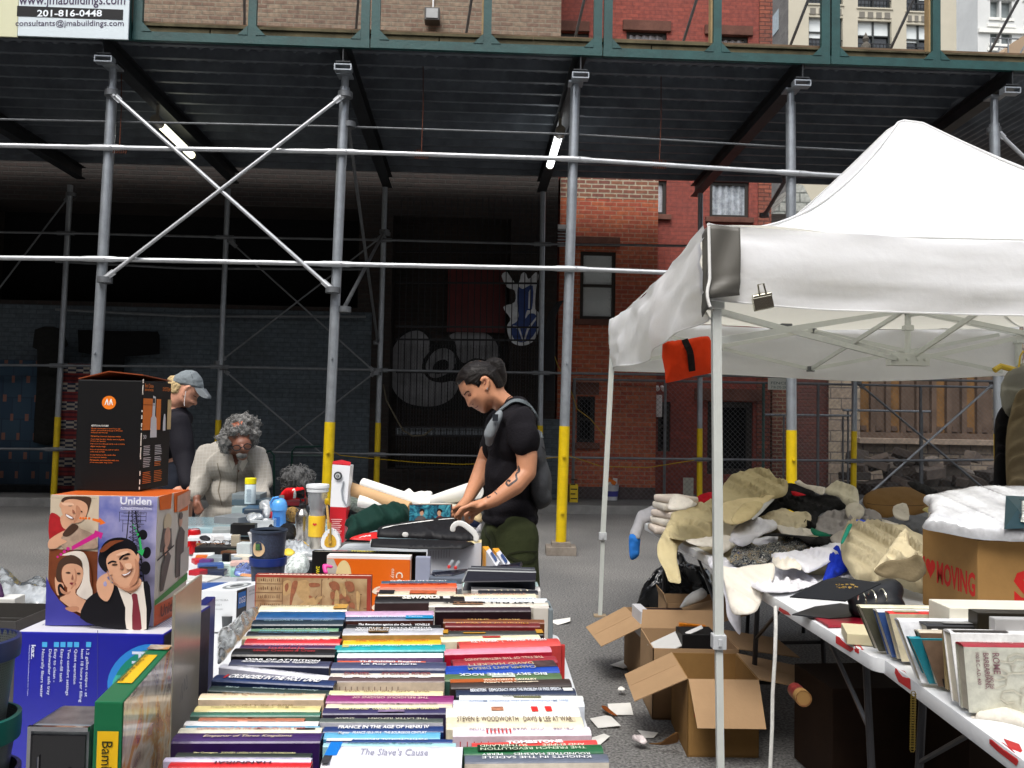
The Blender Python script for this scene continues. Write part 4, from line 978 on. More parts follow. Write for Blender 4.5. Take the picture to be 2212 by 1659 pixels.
marks(topD,[[q5(*p) for p in ((800,770),(880,800),(935,870),(940,965),(830,890),(795,810))],[q5(*p) for p in ((1640,1400),(1760,1440),(1860,1520),(1900,1600),(1880,1640),(1700,1500),(1640,1440))],[q5(*p) for p in ((1760,1400),(1900,1450),(1930,1510),(1880,1560),(1800,1470))]],topD)
def yh(x): return 904+.018*(x-1106)
def dz(y,z,x): return FPX*(CAM_H-z)/(y-yh(x))
CLG='clothes heaped on the right-hand tables'
def garm(out,zb,zt,mat,label,name='garment',conv=q3,thick=.04,fold=.016,fs=10,ang=None,seed=0,group=CLG,cat='garment',edge=11,step=4.5):
 thick*=.42; fold*=1.25; ang=(seed*1.3)%3 if ang is None else ang
 o=[conv(*p) for p in out]; yb=max(o,key=lambda p:p[1]); yt=min(o,key=lambda p:p[1])
 return puff(name,o,dz(yb[1],zb,yb[0]),dz(yt[1],zt,yt[0]) if zt>=0 else dz(yb[1],zb,yb[0])+(-zt),mat,thick=thick,fold=fold,fs=fs,ang=ang,seed=seed,label=label,cat=cat,group=group,edge=edge,step=step)
def cl(r,g,b,**k): return C(r,g,b,.85,var=.08,vs=8,bump=.25,bs=90,**k)
cream=cl(196,182,142); offw=cl(218,212,200); whitec=cl(222,222,228); blackc=cl(16,16,18); greyc=cl(150,150,154); beige=cl(196,186,160); khaki=cl(166,156,128)
mb=MB(); g=[]
for i in range(61):
 c=[]
 for j in range(46):
  x=.98+2.45*i/60; y=4.0+2.15*j/45; x+=.12*(1-j/45)
  e=min(i,60-i,j*1.5,45-j)/9.; e=min(1,e); q=V((x*2.2,y*2.2,3)); q=q+noise.noise_vector(q)*.8
  h=(.02+.05*(j/45)+.03*(1-2*abs(noise.noise(q)))+.02*noise.noise(q*3))*e
  c.append(V((x,y,TZ+.002+max(0,h))))
 g.append(c)
for i in range(60):
 for j in range(45): mb.face([g[i][j],g[i+1][j],g[i+1][j+1],g[i][j+1]])
tag(mb.build('bed_sheet',beige,smooth=70,weld=True),'pale sheet and rags spread beneath the other clothes on the tables','bedding',CLG)
garm([(1035,330),(1110,215),(1200,170),(1300,128),(1400,116),(1480,140),(1530,205),(1628,232),(1615,350),(1500,385),(1350,420),(1220,560),(1135,610),(1060,450)],.86,-.9,cream,'cream shirt thrown over the top left of the heap',name='shirt',seed=1,thick=.08,fold=.026,ang=.5,fs=8)
garm([(780,410),(850,360),(975,325),(975,395),(840,432)],.86,-.3,cl(190,20,36),'small red cloth beside the cream shirts',name='cloth',seed=2,thick=.04)
garm([(1660,320),(1700,318),(1790,350),(1690,356)],.98,-.1,cl(190,24,36),'strip of red cloth showing under the black jacket',name='cloth',seed=3,thick=.03)
for k,lb in enumerate(('lowest folded towel of the stack at the far table corner','second folded towel up in the stack at the corner','third folded towel up in the stack at the corner','fourth folded towel up in the stack at the corner','topmost folded white towel at the far table corner')):
 o=MB().box((.985+.012*(k%3)+.012*k,5.42+.02*(k%2),TZ+.026+.047*k),(.19-.01*(k%2),.24,.044),Matrix.Rotation(.25+.22*((k*7)%5-2)*.5,3,'Z')).build('folded_towel',offw if k%2 else cl(214,202,190),bevel=.019,seg=3,smooth=True); tag(o,lb,'towel',CLG)
garm([(590,470),(605,395),(640,358),(720,370),(845,430),(760,462),(680,482)],.96,-.3,offw,'loosely folded white cloth on top of the towel stack',name='cloth',seed=46,ang=.3,thick=.06)
puff('jacket',[q3(*p) for p in ((605,412),(500,428),(400,468),(330,500),(292,600),(258,690),(300,720),(345,730),(372,640),(400,590),(470,560),(560,470))],5.3,5.7,greyc,thick=.025,fold=.02,fs=9,ang=1.3,seed=5,label='grey jacket sleeve sliding off the left end of the table',cat='jacket',group=CLG)
puff('cloth',[q3(*p) for p in ((262,690),(345,722),(345,800),(335,880),(268,912),(252,800))],5.3,5.32,cl(40,110,190),thick=.012,fold=.014,fs=10,ang=1.4,seed=6,label='bright blue cloth hanging below the grey sleeve',cat='cloth',group=CLG)
garm([(630,500),(760,460),(900,420),(980,390),(985,600),(975,700),(880,722),(760,740),(620,730),(600,700),(570,640),(610,560)],.78,-.75,cream,'cream canvas trousers spread left of the near canopy leg',name='trousers',seed=7,thick=.07,fold=.026,fs=8,ang=-.5)
puff('shirt',[q3(*p) for p in ((610,600),(720,640),(730,740),(680,800),(668,900),(690,1000),(702,1108),(640,1112),(596,1095),(560,1000),(505,890),(500,780),(550,680))],4.55,5.0,cl(204,190,148),thick=.008,fold=.02,fs=9,ang=1.2,seed=8,label='long cream sleeve dangling down past the table edge',cat='shirt',group=CLG)
garm([(745,742),(900,720),(1100,700),(1190,760),(1060,862),(980,802),(840,790)],.77,-.35,offw,'crumpled off-white cloth crossing behind the near canopy leg',name='cloth',seed=9)
garm([(1320,740),(1420,720),(1530,690),(1545,760),(1480,790),(1350,780)],.8,-.2,whitec,'small white cloth above the paisley scarf',name='cloth',seed=10)
garm([(1630,245),(1750,268),(1850,305),(1890,352),(2030,350),(2130,440),(2145,475),(1990,492),(1900,530),(1880,640),(1790,632),(1720,520),(1600,470),(1400,535),(1330,562),(1420,470),(1500,380),(1600,352)],.84,-1.1,blackc,'black jacket sprawled across the middle of the heap',name='jacket',seed=11,thick=.08,fold=.02,cat='jacket')
garm([(1040,540),(1060,420),(1500,350),(1440,420),(1300,560),(1140,610)],.88,-.6,cl(224,206,160),'folded cream panel lying on the heap beside the canopy leg',name='cloth',seed=12,ang=.9)
garm([(1320,540),(1450,400),(1525,372),(1440,470),(1340,560)],.9,-.5,cl(206,206,206),'pale grey cloth edge between cream shirt and black jacket',name='cloth',seed=13)
garm([(1370,575),(1450,512),(1580,468),(1680,500),(1800,502),(1838,560),(1780,635),(1650,690),(1500,630)],.82,-.5,cl(208,196,166),'sheer beige blouse in front of the black jacket',name='blouse',seed=14,thick=.05,fold=.022,fs=13)
garm([(1120,745),(1180,620),(1280,572),(1500,560),(1540,640),(1420,690),(1330,740),(1200,770)],.8,-.5,whitec,'crumpled white blouse beside the sheer beige one',name='blouse',seed=15,thick=.06,fold=.024)
garm([(1940,310),(2050,240),(2140,256),(2240,310),(2240,490),(2140,462),(2080,372),(1990,348)],.9,-.6,cl(216,210,188),'cream knit bundle left of the brown cushion',name='knitwear',seed=16,thick=.09,fold=.03)
garm([(1690,245),(1730,222),(1800,262),(1955,288),(1930,352),(1850,312),(1770,282)],.98,-.25,offw,'frilled white lace on top of the black jacket',name='lace',seed=17,fs=30,fold=.012,step=4)
garm([(100,765),(140,640),(240,570),(400,545),(680,558),(770,640),(650,705),(560,650),(450,720),(380,770),(300,845)],.82,-.8,cl(160,156,156),'grey trousers heaped right of the black jacket',name='trousers',conv=q4,seed=18,thick=.07,fold=.03,ang=-.6)
def paisley():
 m,t,p=new_mat('paisley'); N=t.nodes; L=t.links; tc=N.new('ShaderNodeTexCoord'); v=N.new('ShaderNodeTexVoronoi'); v.inputs['Scale'].default_value=13; L.new(tc.outputs['Object'],v.inputs['Vector'])
 w=N.new('ShaderNodeTexWave'); w.wave_type='RINGS'; w.inputs['Scale'].default_value=9; w.inputs['Distortion'].default_value=9; w.inputs['Detail Scale'].default_value=5; L.new(tc.outputs['Object'],w.inputs['Vector'])
 cr=N.new('ShaderNodeValToRGB'); cr.color_ramp.interpolation='CONSTANT'; e=cr.color_ramp.elements; e[0].color=(.01,.013,.02,1); e[1].position=.45; e[1].color=(.5,.5,.45,1); k=e.new(.56); k.color=(.012,.016,.02,1); k=e.new(.75); k.color=(.3,.22,.1,1); k=e.new(.86); k.color=(.02,.04,.12,1)
 mx=N.new('ShaderNodeMix'); mx.data_type='FLOAT'; mx.inputs[0].default_value=.5; L.new(v.outputs['Distance'],mx.inputs[2]); L.new(w.outputs['Fac'],mx.inputs[3]); L.new(mx.outputs[0],cr.inputs[0]); L.new(cr.outputs[0],p.inputs['Base Color']); p.inputs['Roughness'].default_value=.8; return m
garm([(1130,930),(1150,820),(1230,760),(1400,790),(1560,730),(1700,708),(1820,768),(2095,738),(2095,800),(1850,835),(1700,852),(1500,895),(1400,965),(1250,965),(1160,955)],.78,-.7,paisley(),'dark paisley patterned scarf in navy, cream and white',name='scarf',seed=19,thick=.05,fold=.02,cat='scarf')
garm([(1410,705),(1530,680),(1700,696),(1900,715),(2100,740),(1960,785),(1810,770),(1700,715)],.84,-.3,blackc,'flattened black cloth above the paisley scarf',name='cloth',seed=20)
garm([(1830,640),(1880,650),(2010,700),(1900,706),(1850,690)],.9,-.15,cl(0,96,70),'strip of green cloth above the flattened black one',name='cloth',seed=21,thick=.03)
garm([(1490,870),(1650,845),(1760,830),(1960,790),(2100,765),(2110,830),(1990,935),(1810,1025),(1745,985),(1650,960),(1540,930)],.79,-.5,whitec,'white T-shirt laid flat over the paisley scarf',name='t_shirt',seed=22,thick=.05,fold=.018,ang=-.5)
garm([(940,895),(1060,872),(1150,945),(1400,962),(1500,905),(1600,880),(1740,950),(1760,1010),(1900,1110),(1700,1180),(1560,1200),(1400,1190),(1250,1110),(1060,1010),(960,980)],.75,-.9,whitec,'white shirts spread along the table edge',name='shirt',seed=23,thick=.04,fold=.024,fs=9)
puff('t_shirt',[q3(*p) for p in ((1060,990),(1190,980),(1250,1060),(1215,1170),(1215,1300),(1225,1470),(1215,1560),(1160,1500),(1105,1400),(1090,1250),(1050,1100))],3.6,3.85,whitec,thick=.015,fold=.024,fs=9,ang=1.45,seed=24,label='long white T-shirt sleeve hanging down beside the canopy leg',cat='shirt',group=CLG)
puff('t_shirt',[q3(*p) for p in ((1050,970),(1180,985),(1300,960),(1400,950),(1512,945),(1505,1080),(1430,1180),(1392,1300),(1345,1372),(1225,1395),(1150,1370),(1110,1250),(1080,1100))],3.45,3.8,offw,thick=.008,fold=.030,fs=9,ang=1.2,seed=25,label='white T-shirt draped over the table edge right of the sleeve',cat='shirt',group=CLG)
garm([(1500,880),(1530,850),(1640,880),(1740,960),(1745,1000),(1680,985),(1600,1000),(1510,960)],.8,-.3,cl(226,220,206),'rolled cream cloth lying on the white shirts',name='cloth',seed=26,ang=.7,fs=20)
garm([(1930,1115),(1975,960),(1995,850),(2085,805),(2110,930),(2165,990),(2080,1045),(1990,1095)],.76,-.5,cl(22,50,170),'royal blue shirt beside the beige shorts',name='shirt',seed=27,thick=.08,fold=.03)
garm([(320,1250),(420,1150),(470,1180),(470,1250)],.76,-.2,whitec,'scrap of white cloth under the beige shorts',name='cloth',conv=q4,seed=28)
garm([(355,870),(430,712),(700,700),(900,738),(1010,728),(1090,800),(1240,900),(1245,1350),(1150,1405),(960,1330),(850,1270),(690,1275),(510,1275),(420,1150),(370,1060)],.77,-.55,khaki,'crumpled beige shorts standing up left of the brown moving box',name='shorts',conv=q4,seed=29,thick=.20,fold=.034,fs=10,ang=-.9,edge=34)
garm([(690,1180),(800,1080),(1000,1060),(1150,1020),(1200,1090),(1215,1200),(1100,1290),(950,1250),(820,1250)],.90,-.02,cl(112,100,76),'shadowed inner lining of the beige shorts facing the books',name='shaded_hollow',conv=q4,seed=147,thick=.02)  # darker cloth colour paints the shade in the hollow of the shorts
garm([(690,1180),(760,1060),(880,900),(1000,760),(1045,800),(1060,940),(1140,1010),(1030,1060),(850,1080)],.9,-.3,cl(196,184,152),'turned-back waistband of the beige shorts',name='waistband',conv=q4,seed=30,thick=.05,fold=.02)
garm([(355,880),(420,720),(470,700),(450,760),(380,890)],.95,-.2,cl(20,110,90),'sliver of teal cloth behind the beige shorts',name='cloth',conv=q4,seed=32,thick=.03)
garm([(498,705),(515,655),(590,658),(640,705)],.98,-.1,cl(24,70,190),'blue bulge peeping over the beige shorts',name='cloth',conv=q4,seed=33,thick=.03)
garm([(620,700),(650,650),(780,655),(950,620),(1240,640),(1245,880),(1160,825),(1010,735),(900,740)],.86,-.7,cl(96,98,104),'dark grey coat behind the beige shorts',name='coat',conv=q4,seed=34,thick=.06)
cu=garm([(578,490),(600,410),(720,348),(950,325),(1090,340),(1280,420),(1240,560),(1150,600),(1000,635),(760,635),(640,570)],.82,-.45,C(122,92,52,.8,var=.08,vs=20,bump=.2,bs=120),'round brown cushion lying on the far table',name='cushion',conv=q4,seed=35,thick=.16,fold=.003,edge=60,cat='cushion',group=None)
m_=MB(); decal_stroke(m_,bvh(cu),[q4(*p) for p in ((582,490),(700,510),(900,520),(1100,520),(1230,512))],.008); m_.build('seam_piping',C(84,62,34,.8),cu)
garm([(888,520),(1020,502),(1042,660),(905,640)],.95,-.1,offw,'small white label flag standing before the brown cushion',name='cloth',conv=q4,seed=36,thick=.01)
garm([(1030,275),(1150,290),(1270,340),(1410,402),(1270,425),(1080,340)],1.02,-.4,blackc,'black cloth lying behind the brown cushion',name='cloth',conv=q4,seed=37)
garm([(1240,590),(1180,560),(1240,530),(1290,600),(1240,650)],.9,-.1,cl(200,190,130),'yellowish cloth squeezed between cushion and plastic pack',name='cloth',conv=q4,seed=38)
garm([(780,655),(900,690),(940,700),(860,725),(790,700)],.92,-.1,offw,'pale printed cloth scrap on the dark grey coat',name='cloth',conv=q4,seed=39,thick=.02)
garm([(2000,720),(2110,660),(2230,640),(2240,760),(2160,800),(2060,790)],.84,-.3,cl(176,170,160),'taupe cloth between the grey trousers and the beige shorts',name='cloth',seed=140)
garm([(1540,610),(1680,640),(1800,640),(1860,690),(1760,720),(1600,700)],.83,-.3,offw,'rumpled off-white blouse below the sheer beige one',name='blouse',seed=141,fold=.022)
garm([(1230,440),(1340,400),(1420,430),(1330,540),(1200,600),(1140,560)],.95,-.3,cl(206,188,140),'folded cream sleeve at the centre of the heap',name='cloth',seed=142)
garm([(2140,440),(2240,420),(2300,480),(2260,560),(2150,540)],.88,-.3,cl(206,200,186),'pale stone coloured cloth left of the cushion',name='cloth',seed=143)
garm([(1900,700),(2010,690),(2090,720),(2060,760),(1940,760)],.83,-.2,blackc,'black sleeve poking from under the beige shorts',name='sleeve_cloth',seed=144)
garm([(1160,760),(1260,700),(1340,690),(1330,750),(1240,800)],.82,-.2,whitec,'white cuff between the blouse and the paisley scarf',name='cloth',seed=145)
mbx=thing('moving_box','brown cardboard moving box with red lettering under the plastic pack','box',V((1.9,3.2,TZ)))
bo=V((1.63,3.0,TZ)); b_=MB().pbox(bo,V((.62,0,0)),V((0,.40,0)),UP*.305).build('carton',cardd,mbx,bevel=.004)
m_=MB(); Ub=V((0,-1,0)); o=V((1.63,3.4,TZ))
m_.text('I',o+Ub*.005+UP*.115,Ub,UP,h=.075,w=.016,bold=.03); m_.text('MOVING',o+Ub*.115+UP*.105,Ub,UP,h=.085,w=.27,bold=.03)
hx=[(.5+.5*math.sin(t)**3, .5+(13*math.cos(t)-5*math.cos(2*t)-2*math.cos(3*t)-math.cos(4*t))/34) for t in [2*math.pi*k/28 for k in range(28)]]
m_.art(o+Ub*.028+UP*.11,Ub*.075,UP*.09,[(0,hx)])
m_.text('Si',V((1.63+.125,3.0,TZ+.08)),V((1,0,0)),UP,h=.125,w=.105,bold=.05); m_.build('red_lettering',M((.42,.015,.012),.7,var=.15),mbx)
MB().pbox(V((1.8,2.998,TZ)),V((.002,0,0)),V((0,.001,0)),UP*.3).build('edge_crease',card,mbx)
pp=puff('pillow_pack',[q4(*p) for p in ((1185,462),(1300,430),(1420,398),(1600,370),(1780,345),(2000,345),(2250,350),(2500,370),(2560,600),(2540,860),(2250,880),(1980,872),(1700,852),(1450,800),(1190,748),(1215,690),(1245,640),(1235,560),(1240,520))],2.95,3.35,M((.58,.59,.61),.2,var=.35,vs=9,bump=.2,bs=12,coat=.8),thick=.07,fold=.007,fs=8,seed=50,edge=30,label='clear plastic pack of white pillows with a dark teal label on the moving box',cat='bedding')
trp=bvh(pp); m_=MB(); decal_poly(m_,trp,[q4(*p) for p in ((2050,445),(2250,455),(2250,770),(2015,765))],0,.022); m_.build('teal_label',C(16,48,56,.4),pp)
m_=MB(); decal_poly(m_,trp,[q4(*p) for p in ((2160,505),(2260,505),(2260,730),(2145,725))],0,.025); m_.build('barcode_patch',C(200,204,196,.5),pp)
m_=MB()
for k in range(9): decal_stroke(m_,trp,[q4(2158,620+k*11),q4(2200,620+k*11)],.002,0,.027,1)
for k in range(4): decal_stroke(m_,trp,[q4(2158,525+k*20),q4(2200,525+k*20)],.003,0,.027,1)
m_.build('barcode',ink(20,20,24),pp)
bd=thing('ring_binder','open black ring binder with gold lettering lying on the table edge','binder',Z(1800,1320,TZ))
blk=C(30,32,36,.4,var=.1); zz=.85
def plate(pts,zs,mat,nm,par,th=.004):
 P=[Z(x,y,z) for (x,y),z in zip(pts,zs)]; return MB().prism(P,UP*th).build(nm,mat,par)
plate([(1706,1291),(1777,1256),(1809,1248),(1903,1262),(1826,1300)],[.80,.87,.89,.9,.83],blk,'cover',bd)
plate([(1711,1329),(1760,1312),(1815,1305),(1880,1315),(1852,1334),(1790,1338)],[.75,.755,.76,.76,.75,.75],blk,'back_cover',bd)
blob('spine_case',[(Z(1845,1290,.82),.03,Z(1925,1275,.84),.045),(Z(1850,1315,.78),.03,Z(1925,1310,.79),.05)],blk,bd,voxel=.01)
rg=MB()
for k in range(3):
 c=Z(1862+k*22,1300-k*3,.82); rg.tube([c+V((0,-.035*math.cos(t),.035*math.sin(t))) for t in [math.pi*j/8 for j in range(9)]],.003,6)
rg.build('rings',M((.6,.6,.5),.2,.9),bd,smooth=True)
P=[Z(1808+x*16,1267+y*11,.875) for x,y in ((0,0),)]
m_=MB(); rr=random.Random(5)
for k in range(26):
 a=Z(1808+rr.random()*40,1262+rr.random()*9,.885)+UP*.001; b=a+V((rr.uniform(-.008,.012),rr.uniform(-.008,.008),0)); m_.tube([a,b],.0016,4)
u=(Z(1850,1266,.885)-Z(1812,1264,.885)).normalized(); v_=(Z(1812,1258,.889)-Z(1805,1268,.877)).normalized()
m_.build('gold_print',C(150,120,40,.4),bd)
plate([(1755,1334),(1870,1328),(1885,1348),(1865,1354),(1790,1356)],[TZ+.003]*5,C(150,16,40,.35),'x',None,.008).name='red_folder'
tag(bpy.data.objects['red_folder'],'glossy red folder under the black ring binder','folder')
tag(MB().tube([D(1675,1310,3.24),D(1676,1350,3.2),D(1674,1420,3.18),D(1669,1500,3.18),D(1668,1570,3.17),D(1664,1660,3.16),D(1662,1720,3.15)],.007,8).build('hanging_rope',M((.6,.6,.57),.8,var=.15,vs=60),smooth=True),'thin white cord hanging straight down from the middle table edge','cord')
cc=MB()
for k in range(22): p=D(1973-k*.1,1500+k*5.6,2.3); cc.tube([p+V((.007*math.cos(t),0,.009*math.sin(t))) for t in [2*math.pi*j/6 for j in range(7)]],.0015,4)
tag(cc.build('gold_chain',M((.25,.18,.04),.3,.9,var=0)),'thin dull gold chain hanging under the nearest table','chain')
puff('jacket',[(2196,860),(2235,870),(2260,1000),(2260,1120),(2190,1115),(2178,1080),(2172,1000),(2176,920)],3.9,3.9,cl(120,108,84),thick=.1,fold=.03,fs=7,ang=1.5,seed=61,label='khaki jacket hanging at the far right edge of the picture',cat='jacket',edge=25)
puff('coat',[(2150,905),(2178,880),(2200,900),(2196,1000),(2190,1100),(2160,1110),(2146,1060),(2148,980)],4.0,4.0,cl(22,22,26),thick=.08,fold=.02,fs=7,ang=1.5,seed=62,label='black coat hanging beside the khaki jacket under the canopy',cat='coat')
puff('blouse',[(2162,830),(2200,790),(2240,800),(2240,900),(2200,900),(2170,895)],3.95,3.95,cl(150,150,140),thick=.06,fold=.025,fs=7,ang=1.5,seed=63,label='pale grey blouse collar hanging on the yellow hanger',cat='blouse')
hg=MB(); hg.tube([D(x,y,3.92) for x,y in ((2148,800),(2162,791),(2185,797),(2212,806),(2240,815))],.014,8); hg.tube([D(2200,800,3.92),D(2204,770,3.92),D(2210,758,3.92),D(2216,766,3.92)],.004,6); tag(hg.build('clothes_hanger',C(206,176,40,.35),smooth=True),'yellow plastic clothes hanger under the canopy at the right edge','hanger')
# GROUND BETWEEN THE TABLES
bagm=M((.008,.009,.011),.16,var=0,bump=.5,bs=9,coat=.5,name='black plastic')
puff('rubbish_bag',[q3(*p) for p in ((330,1270),(360,1180),(430,1080),(540,960),(600,1000),(690,960),(650,840),(730,880),(780,960),(960,1020),(1000,1200),(960,1330),(700,1340),(340,1335))],6.35,6.4,bagm,thick=.14,fold=.05,fs=4.5,seed=71,edge=50,label='shiny black rubbish bag slumped under the end of the far table',cat='bag',back=.6)
def q6(x,y): return (1296.1+x*.2187,1296.1+y*.2187)
def carton(label,base,ex,ey,h,flaps,mat=card,lean=V((0,0,0)),name='cardboard_box'):
 """open carton: base corner, two floor edges, height; flaps = list of (edge index, length, outward angle)"""
 t=thing(name,label,'box',base+(ex+ey)/2,'open cardboard boxes on the ground'); mb=MB(); th=.005
 c=[base,base+ex,base+ex+ey,base+ey]; up=UP*h+lean; n=[-ey.normalized(),ex.normalized(),ey.normalized(),-ex.normalized()]
 for i in range(4):
  a,b=c[i],c[(i+1)%4]; mb.pbox(a,b-a,-n[i]*th,up)
 mb.pbox(base+UP*.002,ex,ey,UP*th); mb.build('carton_body',mat,t)
 for i,ln,an in flaps:
  a,b=c[i]+up,c[(i+1)%4]+up; d=(n[i]*math.sin(an)+UP*math.cos(an)); tp=.04*(b-a)
  m_=MB(); m_.prism([a+tp*.2,b-tp*.2,b-tp+d*ln,a+tp+d*ln],n[i].cross(UP).cross(d)*0+d.cross(b-a).normalized()*.004);
  m_.pbox(a.lerp(b,.48)+d*ln*.05+n[i]*.004+UP*.003,(b-a)*.003,d*ln*.9,UP*.001); m_.build('flap',card,t)
 return t,c,up
A1=Z(*q6(860,1550),0); A2=Z(*q6(1570,1565),0); A3=Z(*q6(720,1230),0)
ex=A2-A1; ey=(A3-A1)*1.0; ex=V((.31,.005,0)); ey=V((.01,.42,0))
carton('open cardboard box nearest the camera with its front flap folded down',A1,ex,ey,.33,[(0,.22,2.35),(3,.25,2.0),(1,.30,1.75)],cardd)
m_=MB(); u=ex.normalized(); m_.text('I',A1+u*.03+UP*.17,u,UP,h=.06,w=.022,bold=.02,lift=.002); m_.art(A1+u*.065+UP*.165-V((0,.0012,0)),u*.07,UP*.07,[(0,hx)]); tag_=m_.build('red_print',M((.5,.03,.015),.7),[o for o in scene.objects if o.get('label','').startswith('open cardboard box nearest')][0])
A1=Z(*q6(515,1180),0); ex2=V((.42,.0,0)); ey2=V((.0,.40,0))
t2,c2_,up2=carton('tall open cardboard box in the middle holding a black box',A1,ex2,ey2,.34,[(2,.10,.5),(1,.3,1.7)])
A1=Z(*q6(440,890),0); A3=Z(*q6(250,640),0)
t3,c3_,up3=carton('open cardboard box at the left with a drooping side flap and books',A1,V((.33,.0,0)),V((-.05,.46,0)),.34,[(3,.26,2.05),(1,.25,1.3)])
A1=V((.96,4.98,0)); t4,_,_=carton('open cardboard box behind the others beside the rubbish bag',A1+V((.0,.25,0)),V((.34,0,0)),V((0,.3,0)),.34,[(1,.2,1.2),(3,.06,.3)])
def slab(name,label,cat,c,sz,rot,mat,par=None,bev=.003,group=None):
 R=Matrix.Rotation(rot[2],3,'Z')@Matrix.Rotation(rot[1],3,'Y')@Matrix.Rotation(rot[0],3,'X')
 o=MB().box(V(c),sz,R).build(name,mat,par,bevel=bev); tag(o,label,cat,group) if label else None; return o
slab('black_box','matt black box poking out of the middle cardboard box','box',D(*q6(945,400),4.3),(.17,.14,.10),(.05,0,.05),C(22,22,24,.5))
slab('printed_card','orange picture card behind the black box in the carton','card',D(*q6(900,310),4.42),(.14,.015,.08),(.2,.1,.1),C(190,110,20,.4,var=.5,vs=30))
slab('white_sheet','white sheet of foam sloping inside the middle carton','sheet',D(*q6(675,430),4.3),(.18,.14,.008),(.2,-.42,.1),C(190,190,188,.7))
slab('grey_strip','thin grey plastic strip sticking out of the middle carton','plastic strip',D(*q6(930,300),4.25),(.09,.02,.004),(.9,-.4,.1),C(150,150,150,.3))
slab('white_box','white book end standing in the left cardboard box','book',D(*q6(400,200),4.8),(.05,.2,.14),(0,0,.1),C(200,200,204,.5))
bk_=slab('game_box','dark brown game box with pale print in the left cardboard box','box',D(*q6(610,185),4.85),(.26,.14,.08),(.1,0,.08),C(44,24,22,.4))
puff('foam_sheet',[q6(*p) for p in ((800,75),(810,30),(850,-30),(900,-70),(960,-100),(1010,-120),(1060,-60),(1000,0))],4.9,5.05,C(206,206,204,.7),thick=.03,fold=.004,fs=4,seed=80,label='white curved foam piece behind the cartons',cat='foam')
p_,q_=D(*q6(1925,890),3.2),D(*q6(2075,1035),3.0)
tt=thing('cardboard_tube','red cardboard tube with open end lying under the middle table','tube',q_); MB().lathe([(.027,0),(.0275,.12),(.024,.12),(.023,.01),(.0001,.009)],p_,24,0,(q_-p_)).build('tube_wall',C(110,30,26,.5,var=.5,vs=30),tt,smooth=True);
MB().lathe([(.0277,0),(.0285,.0),(.0285,.04),(.0277,.04)],p_+(q_-p_).normalized()*.08,24,0,(q_-p_)).build('brown_rim',cardd,tt,smooth=True)
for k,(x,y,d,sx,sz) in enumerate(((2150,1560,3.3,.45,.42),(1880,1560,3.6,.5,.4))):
 p=D(x,y,d); slab('storage_box',['brown storage box in the shadow under the nearest table','brown storage box in the shadow under the middle table'][k],'box',(p.x,d,sz/2+.005),(sx,.35,sz),(0,0,.1),C(40,26,16,.8,var=.3))  # brown darkened so the colour carries the shade under the tables
scr=[([(1185,1341),(1232,1334),(1232,1342),(1205,1350)],'white paper scrap beside the far corner of the book table'),
([q6(*p) for p in ((75,1025),(300,1015),(330,1135),(130,1135),(120,1105),(85,1080))],'square white paper sheet lying on a brown leaf scrap'),
([q6(*p) for p in ((-100,1170),(60,1140),(110,1150),(205,1240),(-20,1265))],'five-sided white paper sheet on the asphalt nearest the books'),
([q6(*p) for p in ((-80,1360),(40,1320),(97,1345),(0,1432),(-90,1430))],'torn white paper half hidden behind the last books'),
([q6(*p) for p in ((370,1285),(575,1310),(530,1360),(440,1362))],'folded white paper scrap beside the crumpled coloured wrapper'),
([q6(*p) for p in ((100,640),(245,590),(290,660),(230,675))],'white paper corner sticking out beside the left cardboard box')]
for k,(pl,lb) in enumerate(scr):
 m_=MB(); P=[Z(x,y,.004+.012*((i*7+k)%3)/2) for i,(x,y) in enumerate(pl)]; c=sum(P,V((0,0,0)))/len(P)+UP*.004
 for i in range(len(P)): m_.face([c,P[i],P[(i+1)%len(P)]])
 tag(m_.build('paper_scrap',paper,solid=.0015,weld=True),lb,'paper','paper scraps on the asphalt')
o=puff('wrapper',[q6(*p) for p in ((315,1350),(340,1330),(400,1330),(440,1350),(468,1400),(430,1420),(380,1400),(330,1380))],dz(q6(0,1415)[1],.01,1390),dz(q6(0,1335)[1],.03,1390),C(206,196,196,.4,var=.4,vs=40),thick=.01,fold=.015,fs=30,seed=81,step=3,label='crumpled coloured wrapper on the asphalt',cat='wrapper')
puff('leaf_scrap',[q6(*p) for p in ((15,1045),(60,1048),(110,1090),(170,1140),(110,1125),(40,1080))],dz(1545,.004,1310),dz(1525,.004,1310),C(130,66,20,.7),thick=.002,fold=.002,seed=82,step=4,label='brown torn card scrap beneath the square white sheet',cat='scrap')
puff('brown_paper',[q6(*p) for p in ((480,1415),(600,1405),(650,1370),(720,1320),(770,1310),(775,1390),(720,1415),(600,1430))],dz(1607,.01,1440),dz(1585,.08,1450),C(140,100,60,.8),thick=.012,fold=.01,fs=12,seed=83,step=4,label='torn brown paper twist against the nearest cardboard box',cat='scrap')
puff('paper_ball',[q6(*p) for p in ((175,880),(200,850),(245,870),(240,890),(190,892))],dz(1491,.01,1340),dz(1482,.02,1340),paper,thick=.01,fold=.01,fs=30,seed=84,step=3,label='tiny crushed paper ball on the asphalt',cat='scrap')
